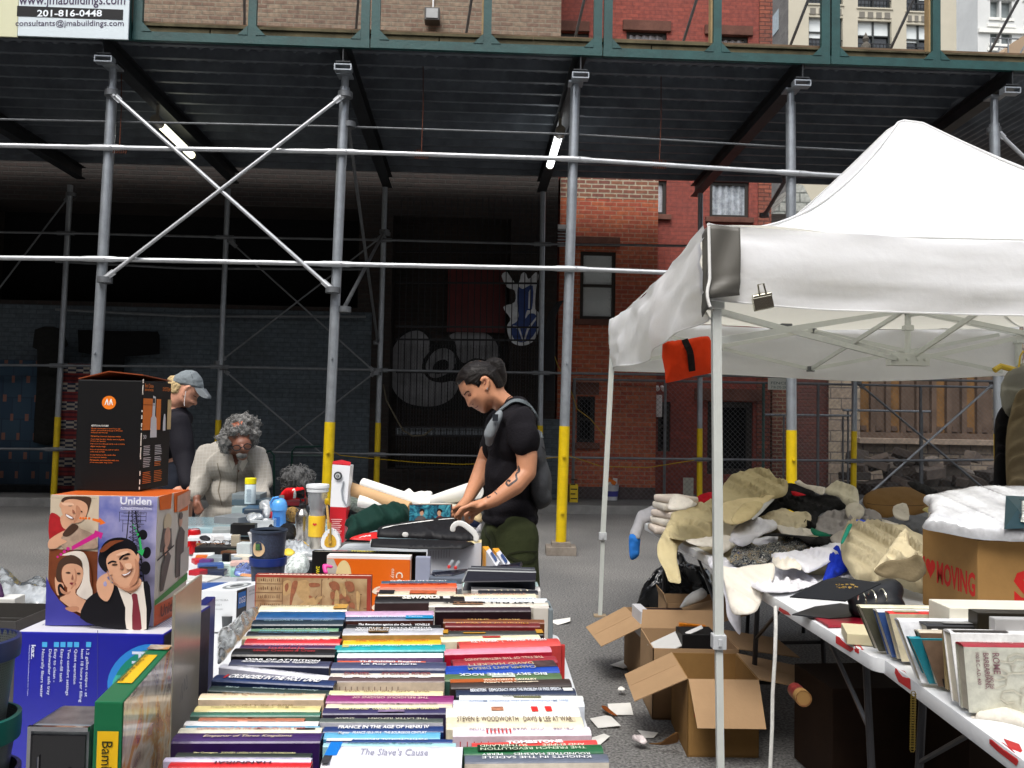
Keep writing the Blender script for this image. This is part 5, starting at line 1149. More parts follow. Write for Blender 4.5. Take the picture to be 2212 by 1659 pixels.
# LEFT TABLES
def A9(x,y): return (353.5+x*.2425,1256.9+y*.2425)
def q7(x,y): return (392.8+x*.2131,981.9+y*.2131)
def q8(x,y): return (785.5+x*.2131,981.9+y*.2131)
def q1(x,y): return (x*.2486,981.9+y*.2486)
def q2(x,y): return (x*.2486,1296+y*.2486)
GT='white folding tables of the left-hand stall'
rtable('folding_table','white folding table carrying the three columns of spine-up books',[(-.56,2.86),(-.52,1.02),(.215,.98),(.165,2.84)],(.1,.9),group=GT)
rtable('folding_table','white folding table under the stacked boxes at the left edge',[(-1.35,2.84),(-1.3,1.0),(-.535,1.01),(-.575,2.85)],(.1,.9),group=GT,zt=.738)
rtable('folding_table','white folding table under the canvas bags in front of the tattooed man',[(-.90,4.75),(-.86,2.9),(-.09,2.9),(-.13,4.75)],(.1,.9),group=GT)
rtable('folding_table','white folding table crowded with bottles, cases and small gadgets',[(-1.7,4.75),(-1.66,2.9),(-.88,2.9),(-.92,4.75)],(.1,.9),group=GT,zt=.738)
rtable('folding_table','pale blue glass topped table at the back of the left stall',[(-2.05,5.32),(-2.0,4.8),(-.2,4.8),(-.25,5.32)],(.1,.9),zt=.80,mat=C(150,178,186,.15,var=.1))
def book(name,label,pL,pR,t,down,cov,spine,text=None,tcol=None,flip=False,pages_=None,hard=True,par_group=None,extra=None,cat='book',th_f=.47,bold=.004,tw=.76,shear=0,cover_text=None):
 """spine-up book: pL,pR front edge of its spine, t thickness away from the viewer, down = height of the covers"""
 root=thing(name,label,cat,(pL+pR)/2+t/2+down,par_group); e=(pR-pL); eu=e.normalized(); tu=t.normalized(); du=down.normalized(); b=.0024 if hard else .0008
 n=(eu.cross(tu)).normalized()
 if n.z<0: n=-n
 mats=[spine,cov]; cv=MB()
 cv.pbox(pL,e,tu*b,down,m=1); cv.pbox(pL+t-tu*b,e,tu*b,down,m=1)
 k=7; pr=[]; bul=min(t.length*.16,.008) if hard else .001
 for i in range(k+1):
  a=math.pi*i/k; pr.append(pL+t*(.5-.5*math.cos(a))+n*bul*math.sin(a))
 for i in range(k): cv.face([pr[i],pr[i]+e,pr[i+1]+e,pr[i+1]],0)
 cv.face([p-n*.0022 for p in pr]+[],0) if False else None
 for s in (0,1): cv.face([q+e*s for q in (pr if s==0 else pr[::-1])],0)
 cv.build('cover',mats,root,weld=False,smooth=40)
 ins=.004 if hard else .0005
 MB().pbox(pL+eu*ins+tu*b-n*.001*0+du*.003,eu*(e.length-2*ins),tu*(t.length-2*b),du*(down.length-.003-ins)).build('pages',pages_ or pages,root)
 if text:
  m_=MB(); h=t.length*th_f*.86; L_=e.length*tw; top=n*(bul+.0006)
  lines=text if isinstance(text,(list,tuple)) else [text]; nl=len(lines)
  for q,s in enumerate(lines):
   hh=h/nl*(1.05 if nl==1 else .8); asp=text_geo(s,bold,shear)[2]; w=min(L_,hh*asp*1.25)
   cf=(q+.5)/nl
   if flip: o=pR-eu*((e.length-w)/2)+t*(.5+(cf-.5)*.8)+tu*hh/2; m_.text(s,o+top,-eu,-tu,h=hh,w=w,bold=bold,shear=shear)
   else: o=pL+eu*((e.length-w)/2)+t*(.5-(cf-.5)*.8)-tu*hh/2; m_.text(s,o+top,eu,tu,h=hh,w=w,bold=bold,shear=shear)
  if m_.v: m_.build('lettering',tcol or ink(230,225,210),root)
 if extra:
  for (c,u0,u1,v0,v1) in extra:
   m_=MB(); o=pL+e*u0+t*v0+n*(bul*.9+.0009); m_.face([o,o+e*(u1-u0),o+e*(u1-u0)+t*(v1-v0),o+t*(v1-v0)]); m_.build('spine_print',c,root)
 if cover_text:
  m_=MB();
  for j in range(cover_text[1]): m_.pbox(pL+e*(.05+.05*j)-tu*.0006+du*.008,eu*.0015,tu*.0003,du*.03)
  m_.build('cover_print',cover_text[0],root)
 return root
W_=C(226,224,218,.35,var=.05);
def cc_(r,g,b,ro=.36): return C(r,g,b,ro,var=.22,vs=32,bump=.12,bs=50,coat=.15)
GB='books standing spine-up in three columns on the left table'
def col(side,rows,seed):
 rr=random.Random(seed); prev=None
 for i,r in enumerate(rows):
  x0,x1,yr,yf,sl,sp,cv,tx,tc,fl,desc=r[:11]; kw=r[11] if len(r)>11 else {}
  zs=.935+rr.uniform(-.003,.003); x0+=rr.uniform(-3,4); x1+=rr.uniform(-5,3); sl+=rr.uniform(-1.6,1.6)
  pL=Z(x0,yf-sl/2,zs); pR=Z(x1,yf+sl/2,zs); bk=Z((x0+x1)/2,yr,zs); th=max(.006,bk.y-(pL.y+pR.y)/2)
  e=(pR-pL); t=V((-e.y,e.x,0)).normalized()*th
  ht=.165+rr.uniform(-.012,.022); dn=V((rr.uniform(-.002,.002),rr.uniform(.0,.010),-ht))
  lab=f'{desc} in the {side} column'+(f', just behind the {prev}' if prev else ', nearest the camera')
  lab=' '.join(lab.split()[:16])
  book('book',lab,pL,pR,t,dn,cc_(*cv),cc_(*sp),tx,ink(*tc) if tc else None,fl,par_group=GB,**kw); prev=desc
def az(x0,x1,yr,yf,sl=0):
 a=A9(x0,yr); b=A9(x1,yf); return (a[0],b[0],a[1],b[1],sl*.2425)
gold=(214,190,120); wh=(240,240,240); bk0=(25,25,25)
rows=[(*az(20,1300,1607,1665),(200,24,30),(190,24,30),'HANNIBAL',bk0,True,'scarlet hardback'),
(*az(5,1330,1570,1605),(206,200,226),(196,190,216),'The Final Pagan Generation  -  Edward J. Watts',(90,80,120),False,'lilac paperback'),
(*az(90,1320,1528,1568),(40,48,44),(36,44,40),'Van Caenegem   JUDGES, LEGISLATORS AND PROFESSORS',(226,222,160),False,'slate green book'),
(*az(50,1400,1358,1440),(58,30,92),(46,22,78),['Conrad II, 990-1039','Emperor of Three Kingdoms'],(230,214,180),False,'thick purple hardback',dict(shear=.2,th_f=.85,tw=.6)),
(*az(120,1415,1306,1356),(224,220,200),(214,210,190),'CONNECTICUT IN THE AMERICAN CIVIL WAR',(170,70,60),False,'cream book with red capitals',dict(th_f=.5,extra=[(ink(30,30,34),.82,.95,.3,.6)])),
(*az(180,1390,1286,1302),(70,150,186),(60,140,176),'OXFORD        SEPTEMBER 2014',wh,False,'thin blue magazine'),
(*az(180,1370,1246,1284),(232,230,228),(220,220,216),'Four Princes     John Julius Norwich',(120,120,120),False,'white hardback'),
(*az(310,1250,1216,1244),(176,108,80),(150,90,66),'Alesia Manhattan',(120,60,40),False,'slim terracotta book'),
(*az(240,1385,1162,1200),(56,110,92),(94,124,110),'Nationalism, Anti-Semitism, and Fascism in France',(200,214,200),False,'sea green book'),
(*az(270,1395,1112,1158),(222,206,142),(200,190,140),['SOCIETY IN CRISIS','France in the Sixteenth Century   J.H.M. Salmon'],(120,100,50),False,'straw yellow book',dict(th_f=.9,tw=.75)),
(*az(320,1445,1004,1052),(226,206,176),(208,186,160),"'The Queene's Land'",(150,120,80),False,'rounded beige hardback',dict(shear=.2)),
(*az(390,1475,955,998,40),(36,54,52),(32,48,46),'American Sovereigns      Fritz',(160,180,180),True,'dark bottle green book'),
(*az(410,1510,862,915,55),(24,46,92),(20,34,66),'CRUSADERS IN THE HOLY LAND',wh,False,'navy hardback with italic capitals',dict(bold=.03,shear=.2,th_f=.7,extra=[(ink(190,40,40),.08,.1,.2,.8)])),
(*az(480,1455,790,822,105),(226,226,234),(196,196,214),'The Cause Lost: Myths and Realities of the Confederacy',(120,120,130),False,'slanting white hardback'),
(*az(575,1490,712,760,14),(60,64,92),(40,44,66),['WAR OF ATTRITION','FIGHTING THE FIRST WORLD WAR   WILLIAM PHILPOTT'],wh,False,'slate blue paperback',dict(bold=.03,th_f=.9)),
(*az(600,1530,608,668,6),(14,12,14),(14,12,16),['Infidels','Under Crescent & Cross'],(196,50,60),False,'black book with crimson title',dict(th_f=.9,tw=.6)),
(*az(680,1540,570,600),(66,34,78),(40,22,50),'VIOLENCE OF ANOTHER AGE',(180,150,190),True,'plum coloured book'),
(*az(720,1560,518,562),(206,40,50),(186,34,44),'White   THE BIRTH OF THE WEST IN CATHOLIC EUROPE',wh,True,'bright red paperback'),
(*az(700,1570,492,514),(220,206,170),(210,196,160),None,None,False,'thin sand coloured book'),
(*az(740,1580,452,490),(28,30,38),(24,24,30),['Joseph Smith and the Origins of Mormonism','AMERICAN ANABAPTISM'],(110,170,200),True,'black paperback with blue lettering',dict(th_f=.9)),
(*az(770,1560,424,450),(116,160,124),(106,150,114),'The Fall of the House of Savoy',(230,230,220),True,'mint green book'),
(*az(775,1590,352,392,6),(24,46,60),(20,40,54),'CLEOPATRA    SCHIFF',(130,160,170),False,'petrol blue hardback'),
(*az(810,1610,274,336),(20,84,140),(16,70,120),None,None,False,'glossy royal blue hardback'),
(*az(850,1630,224,264),(232,224,190),(222,214,190),'of Thomas Jefferson',(160,150,110),False,'ivory book with a gold band',dict(extra=[(C(196,150,70,.4),.84,1,.02,.98)]))]
col('left',rows,1)
def pz(x0,x1,yr,yf,sl=0): return (x0,x1,yr,yf,sl)
rows=[(*pz(688,1001,1615,1662,4),(238,238,244),(232,232,240),"The Slave's Cause",(150,150,170),False,'wide white hardback with blue end',dict(th_f=.35,tw=.5,extra=[(C(20,120,210,.3),0,.09,.35,1),(C(60,60,64,.4,var=.6,vs=60),0,.06,0,.35)])),
(*pz(696,985,1606,1614),(160,206,216),(150,196,206),'PROPERTY & PERSUASION',(60,110,120),True,'pale aqua book'),
(*pz(700,975,1598,1605),(30,60,120),(26,50,100),'INSTITUTIONAL REVISION',wh,True,'slim cobalt book',dict(extra=[(W_,0,.2,.1,.9)])),
(*pz(698,953,1584,1597),(96,172,212),(80,160,200),'Magraw   FRANCE 1815-1914   THE BOURGEOIS CENTURY',wh,False,'sky blue paperback',dict(th_f=.6)),
(*pz(700,960,1571,1583),(26,54,112),(22,46,100),'FRANCE IN THE AGE OF HENRI IV',wh,False,'dark blue paperback',dict(th_f=.65,bold=.02)),
(*pz(686,955,1553,1562),(74,84,80),(206,206,216),'THE LATER REFORM       SHAW',(190,190,170),True,'grey green hardback'),
(*pz(692,978,1531,1544),(50,44,88),(48,38,66),"MOSBY'S SWORD   COLONEL WILLIAM HENRY CHAPMAN",(240,230,170),False,'indigo hardback with pictured spine',dict(bold=.03,extra=[(C(150,130,170,.4,var=.7,vs=50),.42,.62,0,.6)])),
(*pz(703,975,1522,1530),(226,214,186),(220,208,180),'Lincoln Looks West: From the Mississippi to the Pacific',(70,60,50),False,'sandy paperback',dict(th_f=.7)),
(*pz(703,980,1505,1520),(136,46,110),(120,40,100),['THE RELIGIOUS ORIGINS OF','THE FRENCH REVOLUTION'],(230,200,190),True,'magenta book',dict(th_f=.85,tw=.6)),
(*pz(708,960,1494,1503),(232,222,170),(224,214,160),'WAR AND THE CIVIL WAR',(150,120,90),True,'butter yellow book'),
(*pz(706,960,1464,1474),(90,70,70),(206,190,172),"Lause     The Collapse of Price's Raid     Missouri",wh,False,'taupe hardback',dict(bold=.02,th_f=.8,cover_text=(ink(130,110,100),12))),
(*pz(712,958,1456,1463),(226,218,206),(216,208,196),'DANIEL     STONES RIVER',(130,50,50),False,'off-white book with maroon title',dict(bold=.02,th_f=.8)),
(*pz(716,962,1434,1448,2),(66,72,104),(72,78,108),['The Ancien Regime','Le Roy Ladurie'],wh,False,'grey blue hardback',dict(th_f=.9,tw=.55,bold=.02)),
(*pz(730,920,1429,1434),(216,90,60),(206,80,50),'Revolution',wh,False,'slim vermilion book'),
(*pz(726,962,1413,1421),(240,240,240),(120,96,140),None,None,False,'white book with violet cover'),
(*pz(725,961,1396,1408),(20,160,164),(16,110,110),'France in the Middle Ages 987-1460',(200,240,240),True,'turquoise book',dict(extra=[(C(200,190,120,.4),.06,.12,.3,.7)])),
(*pz(738,955,1385,1394),(236,186,30),(226,176,26),'THE DEFEAT OF HISTORY',(200,90,40),False,'egg yellow book'),
(*pz(738,958,1361,1372),(180,182,190),(186,146,80),['WORLD ENCYCLOPEDIA','REVOLUTION AND NAPOLEON'],wh,False,'silver reference book',dict(th_f=.9,extra=[(C(110,80,40,.5,var=.6,vs=60),.25,.45,0,.9)])),
(*pz(744,950,1352,1360),(16,18,20),(18,20,24),'The Revolution against the Church   VOVELLE',wh,False,'narrow black book',dict(bold=.02,th_f=.8)),
(*pz(745,938,1334,1341),(84,100,130),(70,40,34),'The Birth of Ancient Persia',(190,220,240),False,'brown book with a cyan label',dict(extra=[(C(20,140,190,.3),.68,1,0,1)])),
(*pz(745,938,1323,1332),(196,160,190),(90,110,150),None,None,False,'pink mauve hardback'),
(*pz(812,1005,1290,1303),(24,22,24),(64,46,44),'SEWARD',(235,230,220),False,'umber hardback with distressed white title',dict(bold=.05,th_f=.7,tw=.4,extra=[(W_,.68,.72,.3,.8),(W_,.76,.84,.3,.7)])),
(*pz(815,985,1280,1289),(206,196,170),(196,186,160),None,None,False,'patchwork cream book',dict(extra=[(C(190,90,50,.5,var=.5,vs=80),.4,.75,.1,.9),(C(30,30,34,.5,var=.6,vs=80),0,.2,.1,.9)])),
(*pz(815,985,1273,1279),(196,130,110),(150,90,80),None,None,False,'salmon book'),
(*pz(820,992,1263,1271),(216,84,34),(110,40,40),'RED FORTRESS OF THE CZARS',(120,20,20),False,'burnt orange book',dict(bold=.03)),
(*pz(826,990,1257,1262),(60,90,110),(50,80,100),'LESSONS IN DECEIT',wh,False,'teal grey book')]
col('middle',rows,2)
rows=[(*pz(1003,1318,1632,1649,-3),(92,100,116),(206,196,180),['KNIGHTS IN THE SADDLE','ROUNDTREE MARSHES     PERRY'],wh,True,'thick grey hardback',dict(th_f=.85,extra=[])),
(*pz(1003,1307,1613,1630,-7),(24,96,54),(20,80,46),['THE FRENCH REVOLUTION','AND EMPIRE       SUTHERLAND'],(210,226,200),True,'emerald green paperback',dict(th_f=.85,extra=[(C(16,50,30,.4,var=.6,vs=50),.1,.4,.1,.9)])),
(*pz(1022,1291,1603,1612,-8),(222,66,62),(206,56,54),'TOMBSTONE',wh,False,'coral red book',dict(bold=.05,tw=.45,th_f=.8)),
(*pz(976,1278,1574,1590,-2),(234,226,236),(212,196,206),'CRUISE     CIVIL WAR GENERATION',(150,130,150),True,'white hardback with red stripes',dict(extra=[(ink(200,50,50),.24+.028*k,.252+.028*k,-.0,.95) for k in range(7)],cover_text=(ink(190,60,60),5))),
(*pz(961,1261,1553,1576,-2),(230,222,190),(220,212,186),'STEVEN E. WOODWORTH   DAVIS & LEE AT WAR',(90,60,54),False,'cream hardback with tall capitals',dict(th_f=.55,tw=.85,extra=[(C(206,196,166,.4),.9,.95,.3,.7)])),
(*pz(960,1258,1531,1549,-1),(242,240,228),(232,228,216),None,None,False,'white hardback with two red squares',dict(extra=[(ink(214,40,34),.64,.69,.2,.8),(ink(214,40,34),.745,.795,.2,.8),(C(180,120,90,.5,var=.7,vs=90),.34,.43,.3,.8)])),
(*pz(980,1264,1514,1528,-2),(222,228,236),(214,220,230),'Ben McCulloch and the Frontier Military',(150,170,200),True,'pale blue white hardback',dict(th_f=.45)),
(*pz(990,1258,1504,1512),(230,232,226),(222,224,218),'CONSTITUTION',(60,60,50),False,'white paperback with olive title box',dict(tw=.3,th_f=.6,extra=[(C(130,130,90,.4),.44,.66,.1,.5)])),
(*pz(982,1243,1491,1504,-5),(28,42,70),(24,46,60),'BERNSTEIN   DEMOCRACY AND THE PROBLEM OF FREE SPEECH',(226,232,240),False,'navy paperback',dict(bold=.02,th_f=.55,extra=[(W_,.9,.98,.25,.75)])),
(*pz(975,1240,1472,1486,-7),(56,44,40),(44,36,34),["WOLFORD'S CAVALRY","Price's Lost Campaign"],(240,226,200),False,'dark brown hardback with rust label',dict(bold=.03,th_f=.8,tw=.45,extra=[(C(176,90,40,.4),0,.55,.45,1)])),
(*pz(963,1217,1458,1471,-4),(80,110,70),(60,100,90),'BIG SKY LITTLE ROCK',(226,232,226),True,'green landscape book',dict(bold=.02,extra=[(C(190,200,190,.4,var=.5,vs=30),.4,.6,.1,.7)])),
(*pz(962,1212,1438,1458,-10),(22,70,170),(18,60,150),["CHAMPLAIN'S DREAM",'DAVID HACKETT'],(190,180,140),True,'ultramarine hardback',dict(th_f=.85,tw=.6,extra=[(C(80,60,60,.4,var=.7,vs=50),.8,1,.3,1)])),
(*pz(982,1205,1424,1436,-8),(150,40,50),(140,36,46),'THE FALL OF THE NETHERLANDS',(220,190,170),True,'cherry red book'),
(*pz(963,1190,1402,1412,-6),(226,140,160),(180,22,50),None,None,False,'crimson hardback with a pink spine'),
(*pz(993,1212,1386,1399,-8),(206,70,64),(196,60,56),'KETTERER  |  Warrior Pursuits',wh,False,'salmon red hardback',dict(th_f=.7,tw=.75)),
(*pz(953,1167,1376,1385,-4),(234,226,186),(222,216,190),None,None,False,'pale cream book with a red flourish',dict(extra=[(ink(180,40,40),.42,.6,.2,.6)])),
(*pz(960,1176,1365,1373,-1),(50,52,50),(44,44,48),None,None,False,'black book framed in gold',dict(extra=[(C(190,140,40,.35),0,.05,0,1),(C(190,140,40,.35),.2,.42,.0,.25),(C(190,140,40,.35),.93,1,0,1)])),
(*pz(960,1168,1348,1355),(110,26,26),(112,28,28),'Mirrors of the World',(210,150,60),True,'maroon hardback with printed cover',dict(cover_text=(ink(210,180,160),16))),
(*pz(960,1176,1340,1347),(120,66,34),(110,60,30),'Slavery    SMITH',(220,180,110),True,'leather brown book'),
(*pz(940,1150,1314,1322),(46,26,36),(34,18,24),None,None,False,'heavy dark chocolate hardback'),
(*pz(929,1186,1304,1312),(206,200,186),(196,190,180),'LAST FULL MEASURE',(30,30,34),True,'white book with photo strip',dict(bold=.04,extra=[(C(150,110,80,.5,var=.7,vs=80),.2,.45,.1,.9)])),
(*pz(1005,1184,1295,1302),(224,230,234),(216,220,226),'NORTH OF SLAVERY',(120,150,180),False,'bluish white book'),
(*pz(980,1157,1286,1293),(228,216,186),(220,208,180),'CENTURY CHRONICLE',(180,120,90),False,'buff paperback'),
(*pz(1035,1167,1278,1285),(24,26,34),(222,212,190),'I I I I I I I',(230,220,190),False,'black spined book with pale ticks'),
(*pz(1019,1166,1270,1277),(230,226,222),(216,212,208),None,None,False,'plain white book'),
(*pz(997,1166,1260,1268),(190,216,212),(200,200,196),'Mother Tongue & Mores',(90,110,110),False,'pale aqua white hardback')]
col('right',rows,3)
slab('upright_book','grey edged white book standing sideways behind the right column','book',Z(1172,1322,.93)+V((.0,.02,-.09)),(.05,.03,.2),(0,0,0),C(206,200,190,.4))
slab('upright_book','grey board book standing upright at the outer end of the right column','book',Z(1187,1320,.93)+V((0,.03,-.09)),(.012,.11,.2),(0,0,.05),C(120,130,134,.4))
slab('red_binder','red board standing behind the salmon red hardback','binder',Z(1180,1392,.935)+V((0,.004,-.09)),(.085,.006,.18),(0,0,-.03),C(186,50,46,.4))
GR='books leaning in a row on the right-hand table'
def rbook(label,tl,bl,x1,th,h,sp,cv,yr_=0,**k):
 zt=TZ+.012+h; pL=Z(*tl,zt); bb_=Z(*bl,TZ+.01); pR=Z(x1,tl[1]+yr_,zt); pR=V((pR.x,pL.y+(x1-tl[0])*.00002,zt))
 e=pR-pL; t=V((-e.y,e.x,0)).normalized()*th; dn=bb_-pL
 return book('book',label,pL,pR,t,dn,cc_(*cv),cc_(*sp),par_group=GR,**k)
rb=rbook('marbled cream history book with red spine, nearest in the right-hand row',q5(1405,580),q5(1455,1165),2420,.038,.165,(150,30,44),(206,206,190),text='Rome and the Barbarians    Civilization',tcol=ink(226,180,180),flip=True)
pL=Z(*q5(1405,580),TZ+.177); dnn=Z(*q5(1455,1165),TZ+.01)-pL
m_=MB(); du=dnn.normalized(); o=pL-V((0,.0008,0))
for s,ux,h,w in (('ROME',.066,.017,.055),('AND THE',.056,.009,.036),('BARBARIANS,',.042,.0155,.096),('100 B.C.-A.D. 400',.026,.009,.085)):
 st0=.014 if s!='AND THE' else .074
 m_.text(s,o+V((1,0,0))*(ux+.0)+du*st0,du,V((1,0,0)),h=h,w=w,bold=.01)
m_.build('cover_lettering',ink(130,90,96),rb)
cvm=MB(); o=pL-V((0,.0004,0)); rr=random.Random(9)
for k in range(16):
 a,b=rr.uniform(.07,.3),rr.uniform(.02,.15); pts=[(a+.02*math.cos(t*1.0+k)*(1+t*.1),b+.014*math.sin(t*1.0+k)*(1+t*.12)) for t in range(7)]
 P=[o+V((1,0,0))*x+du*y for x,y in pts]
 for p,q in zip(P,P[1:]):
  tt_=(q-p).normalized(); w=tt_.cross(V((0,-1,0)))*.0016; cvm.face([p-w,q-w,q+w,p+w])
cvm.build('marbling',ink(184,180,164),rb)
rbook('white book with a photo strip along its spine behind the marbled book',q5(1290,462),q5(1370,1105),2400,.038,.165,(226,226,226),(216,216,216),extra=[(C(60,56,52,.4,var=.7,vs=60),0.02,.35,0,.45)])
rbook('thin tan book squeezed behind the photo-strip book',q5(1232,440),q5(1262,965),2300,.012,.16,(186,164,120),(186,164,120))
r4=rbook('black paperback with big white author name and red end, in the leaning row',q5(1075,395),q5(1235,940),2252,.045,.152,(30,30,32),(28,28,30),extra=[(C(140,140,140,.4,var=.7,vs=50),.15,.8,.1,.5),(C(150,16,30,.4),.8,1,0,.9)])
pL=Z(*q5(1075,395),TZ+.164); bb_=Z(*q5(1235,940),TZ+.01); dn=bb_-pL; m_=MB(); m_.text('RICK PERLSTEIN',pL-V((0,.001,0))+V((.01,0,0))+dn*.04,dn.normalized(),V((1,0,0)),h=.018,w=.14,bold=.03); m_.build('cover_lettering',ink(236,236,236),r4)
rbook('brown and cream paperback with fanned pages before the black one',q5(1010,455),q5(1185,935),2140,.03,.14,(196,186,166),(110,90,74))
rbook('turquoise paperback in the leaning row',q5(925,505),q5(1100,908),2080,.02,.125,(20,130,146),(20,130,146))
r7=rbook('large white paperback with publisher name, in the leaning row',q5(830,350),q5(1030,900),2160,.03,.155,(226,228,232),(226,228,232))
pL=Z(*q5(830,350),TZ+.167); bb_=Z(*q5(1030,900),TZ+.01); dn=bb_-pL; m_=MB(); m_.text('WILEY-BLACKWELL',pL-V((0,.001,0))+V((.022,0,0))+dn*.38,dn.normalized(),V((1,0,0)),h=.009,w=.075); m_.build('cover_lettering',ink(110,100,100),r7)
rbook('red and cream hardback with pictured spine in the leaning row',q5(742,285),q5(855,710),2080,.03,.14,(206,44,36),(210,200,170),extra=[(C(160,150,120,.5,var=.7,vs=50),.08,.4,.1,.9)])
rbook('blue edged white hardback in the leaning row',q5(640,270),q5(770,672),2055,.034,.135,(228,228,226),(60,90,150))
rbook('cream hardback with olive boards at the far end of the leaning row',q5(490,232),q5(650,618),2020,.036,.135,(226,220,190),(86,84,66))
slab('flat_book','small cream book lying flat at the end of the leaning row','book',Z(*q5(500,470),TZ+.02),(.11,.15,.035),(0,.0,-.25),C(206,196,160,.5))
slab('boxed_book','white boxed set behind the right-hand row of books','book',D(*q5(1750,280),2.45)+V((.0,0,-.06)),(.36,.12,.17),(0,0,0),C(220,216,200,.5))
slab('black_album','black album with a gold frame in front of the boxed set','book',D(*q5(1850,330),2.33)+V((0.03,0,-.06)),(.28,.05,.16),(0,0,0),C(34,30,22,.4))
slab('grey_book','grey book leaning before the black album','book',D(*q5(1900,390),2.22)+V((.05,0,-.06)),(.24,.03,.16),(0,0,0),C(170,170,170,.4))
puff('white_towel',[q5(*p) for p in ((1480,1190),(1600,1150),(1700,1130),(1850,1160),(2050,1240),(2050,1330),(1850,1270),(1650,1230),(1490,1212))],2.02,2.15,offw,thick=.03,fold=.008,seed=91,label='white towel lying at the near end of the right table',cat='towel')
# STACKED BOXES AT THE LEFT
X,Yv=V((1,0,0)),V((0,1,0))
dB=1.55; zB=1.043; xl,xr=(55-1106)/FPX*dB,(372-1106)/FPX*dB
bb1=thing('appliance_box','large royal blue appliance carton with white bullet text standing at the table edge','box',V(((xl+xr)/2,dB+.1,TZ)))
o=V((xl,dB,TZ)); w=xr-xl; blue=C(20,24,150,.35,var=.1,vs=8,coat=.2); MB().pbox(o,X*w,Yv*.24,UP*(zB-TZ),ms=[3,2,0,1,0,0]).build('carton',[blue,C(60,56,70,.5,var=.5,vs=30),C(206,206,212,.4,var=.1),blackm],bb1,bevel=.003)
def P2b(zx,zy):
 p=D(*q2(zx,zy),dB); return V((p.x,dB-.001,p.z))
m_=MB()
def down(mb,s,zx,zy0,zy1,hz,bold=.006,m=0):
 a,b=P2b(zx,zy0),P2b(zx,zy1); c=P2b(zx+hz,zy0); mb.text(s,a,V((0,0,-1)),X,m,h=(c-a).length*1.25,w=(b-a).length,bold=bold)
for s,zx,y0,y1 in (('1.2 gallon output - at',748,425,838),('least 18 hours per filling',702,425,885),('Quiet operation',645,425,728),('Two comfort settings',585,425,826),('Easy-to-fill tank',525,425,712),('Easy to clean -',468,425,710),('Dishwasher safe tray',422,425,822),('Naturally filters water',362,425,842)): down(m_,s,zx,y0,y1,26)
down(m_,'kaz.',278,388,510,30,.02); down(m_,'Marketing Quality Healthcare Products for Over 75 years',256,388,830,9,.0)
m_.build('white_lettering',ink(214,220,240),bb1)
m_=MB()
for zx in (760,655,597,537,480,378):
 a=P2b(zx-10,408); m_.face([a,a+X*.009,a+X*.009+UP*.009,a+UP*.009])
m_.build('bullets',ink(70,170,230),bb1)
m_=MB(); c=P2b(1180,700);
def elp(cx,cy,rx,ry,rot=0): return [P2b(x,y)-Yv*.0004 for x,y in el(cx,cy,rx,ry,30,rot)]
m_.face(elp(1210,640,310,215,-.7)[::-1],0); m_.face([p-Yv*.0004 for p in elp(1240,660,290,190,-.7)][::-1],1)
m_.face([p-Yv*.0008 for p in [P2b(*q) for q in ((985,700),(1010,650),(1080,655),(1090,680),(1040,700),(1010,740),(975,760))]][::-1],2)
down(m_,'Humid',1150,445,900,110,.02,3); m_.build('logo_oval',[ink(40,130,210),C(16,130,110,.4,var=0),ink(70,190,170),ink(214,224,240)],bb1)
m_=MB(); a=P2b(850,262); b=P2b(848,860); m_.stroke(V((0,dB-.0004,0)),X,UP,[(a.x,a.z),(b.x,b.z)],.001,0,.0003); m_.build('flap_seam',ink(60,60,130),bb1)
m_=MB()
for k in range(46): p=V((xl+.02+k*.0052,dB+.05,zB+.0006)); m_.face([p,p+X*.002,p+X*.002+Yv*.1,p+Yv*.1])
m_.build('barcode_strip',ink(90,100,140),bb1)
dU=1.60; sU=FPX/dU; xL=(119-1106)/sU; xR=(349-1106)/sU; zU0=zB+.001; zU1=CAM_H-(1070-889)/sU; wU=xR-xL; hU=zU1-zU0
ub=thing('phone_box','telephone carton printed with a boy, a woman and a man in a suit, orange flaps','box',V(((xL+xR)/2,dU+.08,zU0)))
o=V((xL,dU,zU0)); MB().pbox(o,X*wU,Yv*.158,UP*hU,ms=[0,1,0,0,0,0]).build('carton',[C(206,200,190,.35,var=.04),C(206,92,24,.4)],ub,bevel=.0015)
def u5(zx,zy):
 t=(zx-476)/924; yt=376-30*t; yb=1475-50*t; return (t,1-(zy-yt)/(yb-yt))
def skyprint():
 m,t,p=new_mat('printed_sky'); N=t.nodes; L=t.links; tc=N.new('ShaderNodeTexCoord'); n=N.new('ShaderNodeTexNoise'); n.inputs['Scale'].default_value=18; n.inputs['Detail'].default_value=5; L.new(tc.outputs['Object'],n.inputs['Vector'])
 sx=N.new('ShaderNodeSeparateXYZ'); L.new(tc.outputs['Object'],sx.inputs[0]); ad=N.new('ShaderNodeMath'); ad.operation='MULTIPLY_ADD'; ad.inputs[1].default_value=2.2; L.new(sx.outputs[0],ad.inputs[0]); L.new(n.outputs['Fac'],ad.inputs[2])
 cr=N.new('ShaderNodeValToRGB'); e=cr.color_ramp.elements; e[0].position=.35; e[0].color=(.035,.07,.36,1); e[1].position=.75; e[1].color=(.42,.40,.62,1); L.new(ad.outputs[0],cr.inputs[0]); L.new(cr.outputs[0],p.inputs['Base Color']); p.inputs['Roughness'].default_value=.35; return m
